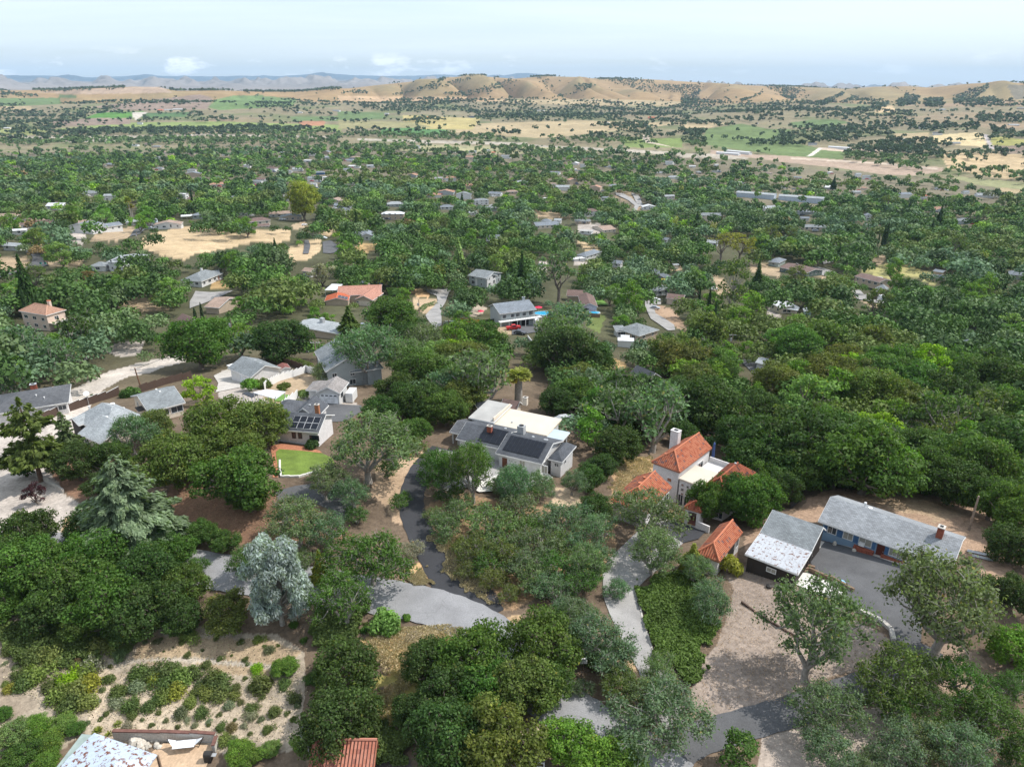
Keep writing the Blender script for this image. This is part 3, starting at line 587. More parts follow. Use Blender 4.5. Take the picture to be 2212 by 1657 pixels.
drape('driveway', [ZP('ov',(1302,1240),(1312,1212),(1360,1165),(1410,1120),(1440,1098),(1505,1118),(1510,1140),(1470,1180),(1440,1215),(1398,1250),(1378,1270),(1376,1300),(1390,1350),(1408,1400),(1425,1440),(1460,1500),(1480,1560),(1440,1580),(1395,1500),(1380,1452),(1352,1400),(1318,1330),(1303,1290))], A_CONC, .11, label='grey concrete drive widening into the court of the tiled house')
drape('courtyard', [ZP('b3',(930,1060),(1000,1110),(1130,1160),(1215,1190),(1150,1260),(1000,1300),(900,1240),(780,1160),(790,1100))], A_DARK, .16, label='dark asphalt court in front of the tiled house gateway')  # dark sheet paints the shade lying over the pale court
drape('courtyard', [ZP('b4',(740,560),(880,590),(1400,775),(1500,820),(1560,900),(1540,1000),(1480,1100),(1470,1300),(1420,1420),(1340,1480),(1260,1420),(1250,1300),(1230,1210),(1140,1130),(960,1060),(890,1010),(920,940),(720,800),(660,720),(700,640))], A_MID, .11, label='mid grey asphalt court before the blue ranch house')
drape('driveway', [ribbon_poly([(2000,1395),(1965,1432),(1900,1470),(1817,1500),(1709,1536),(1600,1568),(1500,1600),(1440,1640)], 3.8)], A_MID, .10, label='dark drive passing below the blue ranch house yard')
drape('slab', [ZP('b4',(555,890),(600,812),(660,812),(925,940),(880,1010),(840,1015))], CONCW, .17, label='pale concrete slab beside the brown workshop')
drape('walkway', [ZP('b4',(735,580),(775,590),(665,735),(640,725),(690,650))], CONC, .18, label='concrete walk along the workshop side')
drape('walkway', [ZP('b4',(875,588),(1400,765),(1395,785),(870,603))], CONC, .19, label='concrete walk along the ranch house front')
drape('driveway', [ZP('b1',(1120,950),(1180,900),(1300,812),(1400,815),(1560,850),(1700,872),(1870,878),(1890,930),(1770,1010),(1700,1050),(1500,1060),(1340,1010),(1100,960))], A_MID, .10, label='patched asphalt court below the taupe roofed garage')
drape('driveway', [ZP('ov',(595,1062),(640,1050),(730,1040),(765,1060),(770,1100),(740,1130),(720,1105),(660,1080),(600,1085))], A_MID, .10, label='asphalt drive running under the big oak')
drape('driveway', [ZP('b1',(280,560),(430,490),(600,590),(590,680),(300,740),(330,640))], CONC, .10, label='concrete yard before the long grey garage')
drape('patio', [ZP('b7',(880,878),(990,780),(1060,728),(1390,740),(1330,900),(880,900))], mat('tan_patio', (.50,.36,.24), .9, .7, .08, 3), .12, label='tan concrete patio under the hammock')
drape('terrace', [ZP('b3',(780,985),(935,885),(1080,870),(1040,940),(1000,1110),(900,1050),(820,1040))], mat('terracotta_paving', (.42,.22,.13), .9, 1.5, .2, 4), .2, label='terracotta paved entrance terrace of the tiled house')
LAWN = mat('lawn_grass', (.13,.19,.035), .95, .5, .28, 7, .6); LAWN2 = mat('bright_lawn_grass', (.13,.25,.05), .95, .5, .2, 7, .5)
BRICKPATH = mat('red_brick_paving', (.37,.16,.09), .9, 2, .2, 8)
drape('path', [ZP('b1',(1010,1295),(1240,1315),(1420,1365),(1450,1395),(1260,1372),(990,1352),(950,1390),(965,1480),(975,1560),(970,1657),(915,1657),(935,1560),(905,1400),(890,1330),(930,1310))], BRICKPATH, .12, label='red brick path around the curved lawn')
drape('lawn', [ZP('b1',(990,1355),(1260,1375),(1450,1400),(1560,1450),(1590,1520),(1480,1580),(1260,1640),(1000,1650),(975,1560),(955,1430),(955,1380))], LAWN, .17, label='curved green lawn before the house with eight solar panels')
drape('lawn', [ZP('b1',(930,800),(1010,760),(1190,780),(1130,840),(950,835))], LAWN2, .15, label='small garden lawn behind the white fence')
drape('lawn', [ZP('a5',(1120,838),(1270,848),(1240,905),(1150,905))], LAWN2, .2, label='lawn beside the red roofed villa')
drape('lawn', [ZP('a6',(645,920),(700,920),(790,945),(830,990),(760,990),(700,975))], LAWN2, .2, label='lawn behind the mauve roofed house')
drape('road', [ZP('a5',(1470,860),(1690,850),(1660,900),(1640,960),(1600,1020),(1605,1160),(1545,1205),(1480,1110),(1465,1080),(1540,1000),(1570,950),(1560,910),(1480,880))], A_CONC, .2, label='pale concrete lane east of the red roofed villa')
drape('road', [ZP('a4',(190,690),(270,630),(285,580),(265,550),(355,545),(400,570),(380,620),(420,645),(260,690),(120,720),(-20,760),(-20,715),(100,705))], A_MID, .2, label='curved asphalt lane on the left hillside')
drape('road', [ZP('a4',(1180,330),(1230,300),(1310,275),(1330,300),(1240,350),(1200,380),(1120,400),(1130,385))], A_MID, .2, label='asphalt drive up to the white hilltop house')
drape('road', [ZP('a5',(575,445),(640,430),(700,470),(720,535),(640,545),(580,540)), ZP('a5',(420,430),(455,430),(470,470),(455,545),(405,548))], A_MID, .2, label='concrete lane among the oaks in the middle')
drape('road', [ZP('a6',(1150,955),(1215,950),(1290,965),(1285,985),(1215,990),(1240,1060),(1400,1160),(1410,1205),(1350,1210),(1200,1110),(1150,1000))], A_CONC, .2, label='lane running down between the pines')
drape('road', [ZP('a6',(1690,1100),(1790,1100),(1800,1170),(1690,1185))], A_GREY, .2, label='short stretch of grey lane behind the cypresses')
drape('road', [ZP('a6',(890,20),(960,25),(1040,75),(1100,130),(1070,190),(1040,180),(1060,130),(1010,90),(900,40)), ZP('a6',(1030,20),(1090,40),(1130,130),(1100,140),(1060,80))], A_CONC, .3, label='pale road curving up the far hillside')
drape('road', [ZP('a6',(1980,1480),(2230,1498),(2230,1570),(2080,1580),(2010,1510))], A_MID, .2, label='asphalt parking place below the purple trees')
drape('road', [ZP('a7',(345,665),(440,660),(560,700),(590,705),(500,740),(380,715)), ZP('a7',(470,615),(560,600),(560,620),(480,640))], A_CONC, .2, label='pale road passing the brown roofed house')
drape('driveway', [ZP('a7',(720,870),(790,860),(830,900),(880,890),(900,920),(1000,950),(1000,975),(900,970),(780,940))], A_CONC, .2, label='concrete drive with the parked trailer')
drape('driveway', [ZP('a4',(1690,870),(1850,880),(2020,865),(1900,920),(1750,980),(1640,1020),(1640,960))], A_CONC, .2, label='concrete drive beside the hipped grey house')
drape('driveway', [ZP('a6',(0,1180),(90,1140),(200,1130),(260,1180),(230,1220),(120,1240),(0,1245))], A_MID, .2, label='asphalt drive before the house with the pool')
# ------------------------------------------------------------------ foliage
def foliage_mat(name, attr=None, transl=.34):
    m, nt, b = new_mat(name); L = nt.links.new
    if attr: c = N(nt, 'ShaderNodeAttribute', attribute_name=attr).outputs['Color']
    else:
        oi = N(nt, 'ShaderNodeObjectInfo'); tn = N(nt, 'ShaderNodeAttribute', attribute_name='leaf')
        v = N(nt, 'ShaderNodeVectorMath', operation='MULTIPLY'); L(oi.outputs['Color'], v.inputs[0]); L(tn.outputs['Color'], v.inputs[1]); c = v.outputs[0]
    L(c, b.inputs['Base Color']); b.inputs['Roughness'].default_value = .62; b.inputs['Specular IOR Level'].default_value = .22
    tr = N(nt, 'ShaderNodeBsdfTranslucent'); v2 = N(nt, 'ShaderNodeVectorMath', operation='MULTIPLY'); L(c, v2.inputs[0]); v2.inputs[1].default_value = (1.5, 1.7, .7); L(v2.outputs[0], tr.inputs['Color'])
    mx = N(nt, 'ShaderNodeMixShader'); mx.inputs[0].default_value = transl; L(b.outputs[0], mx.inputs[1]); L(tr.outputs[0], mx.inputs[2]); L(mx.outputs[0], nt.nodes['Material Output'].inputs[0])
    return m
FOL = foliage_mat('tree_leaves'); FOLM = foliage_mat('forest_leaves', 'fol', .12)
def unit(v): return v/np.maximum(np.linalg.norm(v, axis=-1, keepdims=True), 1e-9)
class Cards:
    """leaf sprays: many small bent quads"""
    def __init__(s): s.c = []; s.n = []; s.s = []; s.a = []; s.t = []; s.d = []
    def add(s, c, n, size, aspect=1.5, tone=None, along=None):
        k = len(c); s.c.append(c); s.n.append(unit(n)); s.s.append(np.broadcast_to(size, k).astype(float)); s.a.append(np.full(k, aspect)); s.t.append(np.ones((k, 3)) if tone is None else tone)
        s.d.append(np.full((k, 3), np.nan) if along is None else along)
    def mesh(s, name, g, mtl=None):
        c = np.concatenate(s.c); n = np.concatenate(s.n); z = np.concatenate(s.s); a = np.concatenate(s.a); t = np.concatenate(s.t); d = np.concatenate(s.d)
        k = len(c); rnd = g.normal(size=(k, 3)); al = np.where(np.isnan(d), rnd, d+.25*rnd)
        u = unit(al-n*np.sum(al*n, 1, keepdims=True)); v = np.cross(n, u)
        hu = u*(z*a/2)[:, None]; hv = v*(z/2)[:, None]; bend = n*(z*.18)[:, None]
        V = np.stack([c-hu*.9-hv*.35-bend, c-hv*.9+bend*.4, c+hu-bend, c+hv*.9+bend*.4], 1).reshape(-1, 3)
        me = bpy.data.meshes.new(name); me.vertices.add(4*k); me.vertices.foreach_set('co', V.ravel())
        me.loops.add(4*k); me.loops.foreach_set('vertex_index', np.arange(4*k, dtype=np.int32)); me.polygons.add(k)
        me.polygons.foreach_set('loop_start', np.arange(0, 4*k, 4, dtype=np.int32)); me.polygons.foreach_set('loop_total', np.full(k, 4, np.int32)); me.update(calc_edges=True)
        ca = me.color_attributes.new('leaf', 'FLOAT_COLOR', 'POINT')
        tt = t*(1+.22*g.normal(size=(k, 1))); tt = np.clip(tt, .35, 2.2)
        ca.data.foreach_set('color', np.concatenate([np.repeat(tt, 4, 0), np.ones((4*k, 1))], 1).ravel()); me.materials.append(mtl or FOL)
        return me
def sphere_pts(g, k, up=-.35):
    out = np.empty((0, 3))
    while len(out) < k:
        v = unit(g.normal(size=(k*3, 3))); v = v[v[:, 2] > up]; out = np.concatenate([out, v])
    return out[:k]
def branch_mesh(name, segs, m):
    mb = MB()
    for pts, rads in segs: mb.tube(pts, rads, 6, False)
    me = bpy.data.meshes.new(name); me.from_pydata(mb.v, [], mb.f); me.materials.append(m); me.polygons.foreach_set('use_smooth', [True]*len(me.polygons)); return me
def oak(seed, Rr=5.0, H=9.0, nl=34, card=.38, cover=1.7, sparse=0, flat=.7, bark=BARK, low=.22, warm=.0):
    g = np.random.default_rng(seed); C = Cards()
    base = H*low; ctr = np.array([0, 0, base+(H-base)*.45]); ax = np.array([Rr*.74, Rr*.74, (H-base)*.5*.78])
    ctrl = []
    irr = np.clip(1+.30*g.normal(size=7), .45, 1.4)
    for i in range(nl*30):
        d = sphere_pts(g, 1, -.85 if not sparse else -.45)[0]; a = math.atan2(d[1], d[0]); q = irr[int((a+math.pi)/(2*math.pi)*6.99)]
        p = ctr+d*ax*np.array([q, q, 1])*(g.uniform(.72, 1.06) if not sparse else g.uniform(.5, 1.1)); rad = Rr*(g.uniform(.13, .25) if not sparse else g.uniform(.16, .26))
        if all(np.linalg.norm((p-c)*[1, 1, 1.25]) > .66*(rad+r2)*(1 if not sparse else 1.1) for c, r2 in ctrl): ctrl.append((p, rad))
        if len(ctrl) >= nl: break
    for i, (p, rad) in enumerate(ctrl):
        k = int(4*math.pi*rad*rad*.75*cover/(card*card*1.1)); k = int(k*(1 if not sparse else .62))
        d = sphere_pts(g, k, -.75); rr = rad*(1+.22*g.normal(size=(k, 1))) if not sparse else rad*np.clip(g.normal(.72, .40, size=(k, 1)), .1, 1.5)
        # sub-clumps on every lobe
        sub = sphere_pts(g, 9, -.6); near = np.max(d@sub.T, 1); rr = rr*(1+(.42 if sparse else .85)*(near[:, None]-.82))
        q = p+d*rr*np.array([1, 1, flat])
        keep = np.ones(k, bool)
        for j, (p2, r2) in enumerate(ctrl):
            if j != i: keep &= np.linalg.norm((q-p2)/[1, 1, flat], axis=1) > r2*(.78 if not sparse else .35)
        q = q[keep]; d = d[keep]
        nrm = d*np.array([1, 1, 1.2])+np.array([0, 0, .25])+.65*g.normal(size=q.shape)
        lob = 1+.09*g.normal(); tone = np.ones((len(q), 3))*lob*np.array([1+.5*warm*g.uniform(0, 1), 1, 1])
        dead = g.uniform(size=len(q)) < .015; tone[dead] = [2.2, 1.3, .9]
        C.add(q, nrm, g.uniform(.6, 1.35, len(q))*card, 1.45, tone)
    me = C.mesh('crown', g)
    # trunk forks into limbs that reach into the lobes
    segs = []; tr = Rr*.075; fork = np.array([g.normal()*.25, g.normal()*.25, base*.85])
    segs.append(([(0, 0, -.8), (0, 0, .1), tuple(fork*.55+g.normal(size=3)*.06), tuple(fork)], [tr*1.7, tr*1.25, tr, tr*.92]))
    nb = 5 if not sparse else 7; heads = []
    for b in range(nb):
        a = 2*math.pi*(b+g.uniform(-.3, .3))/nb; e = fork+np.array([math.cos(a)*Rr*g.uniform(.25, .42), math.sin(a)*Rr*g.uniform(.25, .42), (H-base)*g.uniform(.18, .42)])
        mid = (fork+e)/2+g.normal(size=3)*.25; segs.append(([tuple(fork-[0, 0, .1]), tuple(mid), tuple(e)], [tr*.7, tr*.5, tr*.36])); heads.append(e)
    for p, rad in ctrl:
        h = min(heads, key=lambda e: np.linalg.norm(e-p)); mid = (h+p)/2+g.normal(size=3)*.3+np.array([0, 0, -.15]); segs.append(([tuple(h), tuple(mid), tuple(p)], [tr*.33, tr*.2, tr*.08]))
        for t in range(2 if not sparse else 5):
            e = p+unit(g.normal(size=3)+[0, 0, .2])*rad*(.95 if not sparse else 1.2); segs.append(([tuple(p), tuple((p+e)/2+g.normal(size=3)*.1), tuple(e)], [tr*.1, tr*.06, tr*.025]))
    return [('crown', me), ('trunk', branch_mesh('trunk', segs, bark))], 2*Rr, H
def conifer(seed, Rr, H, card=.4, layers=16, droop=.25, dens=1.0, base=.12, power=1.0, bark=BARKB, ragged=.15):
    g = np.random.default_rng(seed); C = Cards(); segs = [([(0, 0, -.8), (0, 0, H*.3), (0, 0, H*.7), (0, 0, H*.97)], [H*.028, H*.02, H*.011, H*.003])]
    for l in range(layers):
        t = l/(layers-1); z = H*(base+(.98-base)*t); rl = Rr*(1-t)**power*(1+ragged*g.normal())+.15; nb = max(3, int(10*(1-t)+4))
        for b in range(nb):
            a = 2*math.pi*(b+g.uniform(-.4, .4))/nb; ln = rl*g.uniform(.75, 1.12); dr = np.array([math.cos(a), math.sin(a), 0])
            k = max(6, int(ln*ln*10*dens/(card/.4)**2)); s = g.uniform(.12, 1, k)**.65; side = np.array([-dr[1], dr[0], 0]); w = (.36*ln*(1.1-s)+.1)[:, None]
            p = dr*(s*ln)[:, None]+side*g.normal(size=(k, 1))*w*.55; p[:, 2] = z-droop*ln*s**1.5+g.normal(size=k)*.13+.10*ln
            C.add(p, np.array([0, 0, 1])+dr*.5+.5*g.normal(size=(k, 3)), g.uniform(.7, 1.3, k)*card, 2.1, np.ones((k, 3))*(.9+.25*s[:, None]*0+.12*g.normal()), np.tile(dr+[0, 0, -.25], (k, 1)))
            if Rr > 3: segs.append(([(0, 0, z), tuple(dr*ln*.8+[0, 0, z-droop*ln*.6+.08*ln])], [H*.005, H*.0015]))
    return [('crown', C.mesh('crown', g)), ('trunk', branch_mesh('trunk', segs, bark))], 2*Rr, H
def columnar(seed, Rr, H, card=.28):
    g = np.random.default_rng(seed); C = Cards(); k = int(2*math.pi*Rr*H*2.4/(card*card)); t = g.uniform(.02, 1, k); a = g.uniform(0, 2*math.pi, k)
    pr = np.minimum(1, t*7)*(1-t**2.4)**.75; rad = Rr*pr*(1+.14*np.sin(a*3+t*19)+.12*g.normal(size=k)); p = np.stack([np.cos(a)*rad, np.sin(a)*rad, t*H], 1)
    C.add(p, np.stack([np.cos(a), np.sin(a), .4+0*a], 1)+.45*g.normal(size=(k, 3)), g.uniform(.7, 1.3, k)*card, 1.9, None, np.tile([0, 0, 1.], (k, 1)))
    return [('crown', C.mesh('crown', g)), ('trunk', branch_mesh('trunk', [([(0, 0, -.8), (0, 0, H*.8)], [Rr*.25, Rr*.08])], BARKB))], 2*Rr, H
def gum(seed, Rr=4.6, H=13.0):
    g = np.random.default_rng(seed); C = Cards(); segs = [([(0, 0, -.8), (.2, 0, H*.3), (-.1, .1, H*.6)], [.38, .28, .16])]
    for i in range(74):
        t = g.uniform(.08, 1); prof = math.sin(math.pi*min(1, t*.8+.12))**.6; a = g.uniform(0, 6.28); rr = Rr*.78*prof*g.uniform(.45, 1.1); p = np.array([math.cos(a)*rr, math.sin(a)*rr, H*(.12+.82*t)]); rad = Rr*g.uniform(.13, .25); k = int(420*(rad/1.1)**2)
        d = sphere_pts(g, k, -.9); q = p+d*rad*g.uniform(.6, 1.1, (k, 1))*[1, 1, 1.25]
        C.add(q, d+.6*g.normal(size=q.shape), g.uniform(.6, 1.3, k)*.21, 2.6, np.ones((k, 3))*(1+.16*g.normal())*(np.where(g.uniform(size=(k, 1)) < .12, .55, 1)), np.tile([0, 0, -1.], (k, 1))+d*.6)
        segs.append(([(0, 0, p[2]*.55), tuple(p*[.5, .5, .85]), tuple(p)], [.11, .07, .02]))
    return [('crown', C.mesh('crown', g)), ('trunk', branch_mesh('trunk', segs, BARKL))], 2*Rr, H
def palm(seed, H, Rr, tr0, tr1):
    g = np.random.default_rng(seed); C = Cards(); top = np.array([0, 0, H])
    for i in range(60):
        a = g.uniform(0, 6.28); el = g.uniform(-.75, 1.25); d = np.array([math.cos(a)*math.cos(el), math.sin(a)*math.cos(el), math.sin(el)]); ln = Rr*g.uniform(.75, 1.05); k = 26; s = g.uniform(.45, 1.0, k)
        side = unit(np.cross(d, [0, 0, 1])+1e-6); up = np.cross(side, d); f = g.uniform(-1, 1, k); p = top+d*(s*ln)[:, None]+side*(f*s*ln*.42)[:, None]; p[:, 2] -= .22*ln*s**2
        dead = el < -.62; tone = np.tile([2.6, 1.5, .9] if dead else [1+.6*max(0, -el), 1, 1], (k, 1)).astype(float)
        C.add(p, np.tile(up, (k, 1))+.25*g.normal(size=(k, 3)), .34*g.uniform(.8, 1.3, k), 3.2, tone, d+side*(f*.9)[:, None])
    tk = branch_mesh('trunk', [([(0, 0, -.8), (0, 0, H*.1), (0, 0, H*.7), (0, 0, H*.97)], [tr0*1.1, tr0, (tr0+tr1)/2, tr1])], BARKL)
    return [('crown', C.mesh('crown', g)), ('trunk', tk)], 2*Rr, H
def shrub(seed, Rr=1.5, H=1.7, card=.2, nl=9, cover=1.5, wild=0):
    g = np.random.default_rng(seed); C = Cards()
    for i in range(nl):
        a = g.uniform(0, 6.28); q = Rr*.62*math.sqrt(g.uniform()); rad = Rr*g.uniform(.3, .5); p = np.array([math.cos(a)*q, math.sin(a)*q, max(rad*.5, H-rad*.9-q*.35)*g.uniform(.55, 1)]); k = int(4*math.pi*rad*rad*cover/(card*card))
        d = sphere_pts(g, k, -.6); pts = p+d*rad*g.uniform(.65, 1.12+.4*wild, (k, 1)); pts[:, 2] = np.maximum(pts[:, 2], .03)
        C.add(pts, d+[0, 0, .3]+.6*g.normal(size=d.shape), g.uniform(.6, 1.4, k)*card, 1.6, np.ones((k, 3))*(1+.12*g.normal()), None if not wild else d+[0, 0, .4])
    st = [([(0, 0, -.3), (g.normal()*.2*Rr, g.normal()*.2*Rr, H*.5)], [.05*Rr, .02*Rr]) for i in range(5)]
    return [('foliage', C.mesh('foliage', g)), ('stem', branch_mesh('stem', st, BARKB))], 2*Rr, H
def agave(seed):
    g = np.random.default_rng(seed); C = Cards(); k = 60; a = g.uniform(0, 6.28, k); el = g.uniform(.1, 1.3, k); d = np.stack([np.cos(a)*np.cos(el), np.sin(a)*np.cos(el), np.sin(el)], 1)
    C.add(d*.5, np.cross(d, unit(np.cross(d, [0, 0, 1.]))), .2, 5, np.ones((k, 3)), d); return [('leaves', C.mesh('leaves', g))], 1.6, 1.2
PROTO = {
 'oak': [oak(100+i, 5, h, n*2+6, .27, 1.7, warm=.3, low=.10) for i, (h, n) in enumerate([(9, 36), (8.2, 30), (9.8, 40), (8.6, 34), (9.2, 26)])],
 'open': [oak(200+i, 5, h, 46, .22, 1.45, sparse=1, bark=BARKL, low=.20, flat=.85) for i, h in enumerate([9.5, 8.6, 10.2, 9])],
 'scrub': [oak(230+i, 4, h, 34, .23, 1.35, sparse=1, bark=BARKL, low=.08, flat=.85) for i, h in enumerate([5.6, 6.2, 5.2])],
 'mid': [oak(300+i, 5, h, 56, .46, 1.6, low=.10) for i, h in enumerate([9, 8.4, 9.6, 8.8])],
 'airy': [oak(360+i, 5, h, 24, .42, 1.5, sparse=1, bark=BARKL, low=.14, flat=.9) for i, h in enumerate([10, 8.8, 11])],
 'round': [oak(320+i, 3.6, h, 22, .32, 1.8, low=.12) for i, h in enumerate([7.6, 9.0])],
 'conifer': [conifer(400, 2.4, 10, .34, 20, .1), conifer(401, 2.9, 12, .4, 20, .2)],
 'cedar': [conifer(410, 6.2, 15.5, .36, 28, .14, 1.4, .03, .68, ragged=.15)],
 'rag': [conifer(420, 3.3, 15, .42, 17, -.1, .75, .2, .5, ragged=.4), conifer(421, 3.0, 14, .4, 15, -.15, .6, .25, .45, ragged=.5)],
 'pine': [oak(340, 4.4, 13.5, 26, .34, 1.3, sparse=1, bark=BARK, low=.42), oak(341, 4.2, 12.5, 22, .36, 1.5, bark=BARK, low=.3)],
 'tall': [oak(350, 3.6, 15, 36, .42, 1.6, flat=1.2, low=.12, bark=BARKL)],
 'cypress': [columnar(430, .75, 11), columnar(431, .6, 9)],
 'gum': [gum(440)], 'palm': [palm(450, 10, 2.3, .75, .6)], 'thinpalm': [palm(451, 15, 2.0, .26, .2)],
 'shrub': [shrub(500+i, 1.5, 1.6+.2*i) for i in range(3)], 'wild': [shrub(510+i, 1.6, 1.5, .17, 8, 1.0, 1) for i in range(3)], 'agave': [agave(520)],
}
COLS = {'dark': (.034,.064,.018), 'green': (.050,.095,.022), 'olive': (.075,.100,.028), 'grey': (.085,.120,.058), 'bluegrey': (.075,.120,.072), 'lime': (.17,.30,.018), 'bright': (.085,.150,.026), 'silver': (.27,.33,.335),
        'cedar': (.155,.215,.14), 'gold': (.17,.175,.035), 'plum': (.055,.018,.028), 'brown': (.14,.095,.05), 'cyp': (.030,.052,.020), 'pale': (.21,.24,.12), 'palm': (.22,.24,.06), 'bankg': (.075,.098,.036), 'bankm': (.12,.145,.05), 'banky': (.10,.115,.065), 'dusty': (.16,.165,.13), 'mint': (.11,.17,.055), 'rust': (.17,.10,.045)}
COLS = {k: tuple(c*f for c, f in zip(v, (1.50, 1.56, 1.32) if k not in ('silver','plum','lime','cedar','palm') else (1.15,1.15,1.1))) for k, v in COLS.items()}
TREES = []     # everything planted: dict(kind, pos, w, obj)
def plant(kind, variant, pos, width, colour, name, label, cat, group=None, height=None, rz=None, single=False, jit=.1):
    parts, w0, h0 = PROTO[kind][variant % len(PROTO[kind])]
    s = width/w0; sz = height/h0 if height else s
    g = random.Random(hash((round(pos[0], 2), round(pos[1], 2))) & 0xffff)
    rz = g.uniform(0, 6.28) if rz is None else rz
    c = COLS[colour] if isinstance(colour, str) else colour
    c = tuple(max(0.004, v*(1+g.uniform(-jit, jit))) for v in c)
    o = bpy.data.objects.new(name, None); COL.objects.link(o); o.location = pos; o.rotation_euler = (0, 0, rz); o.scale = (s, s, sz)
    o['label'] = label; o['category'] = cat
    if group: o['group'] = group
    for pn, me in parts:
        q = bpy.data.objects.new(pn, me); COL.objects.link(q); q.parent = o; q.color = (*c, 1)
    TREES.append(dict(x=pos[0], y=pos[1], w=width))
    return o
# ------------------------------------------------------------------ keep-clear raster: what must stay visible between the trees
KW, KH = 1106, 829
CLEAR = np.zeros((KH, KW), bool)
_gx, _gy = np.meshgrid((np.arange(KW)+.5)*2, (np.arange(KH)+.5)*2)
def keep_clear(poly):
    xs = [p[0] for p in poly]; ys = [p[1] for p in poly]
    x0, x1 = max(0, int(min(xs)/2)-1), min(KW, int(max(xs)/2)+2); y0, y1 = max(0, int(min(ys)/2)-1), min(KH, int(max(ys)/2)+2)
    if x1 <= x0 or y1 <= y0: return
    CLEAR[y0:y1, x0:x1] |= in_poly(_gx[y0:y1, x0:x1], _gy[y0:y1, x0:x1], poly)
def is_clear(px, py):
    i = (py/2).astype(int); j = (px/2).astype(int); ok = (i >= 0) & (i < KH) & (j >= 0) & (j < KW)
    return ok & CLEAR[np.clip(i, 0, KH-1), np.clip(j, 0, KW-1)]
FOOT = []      # footprints of buildings (x, y, radius)
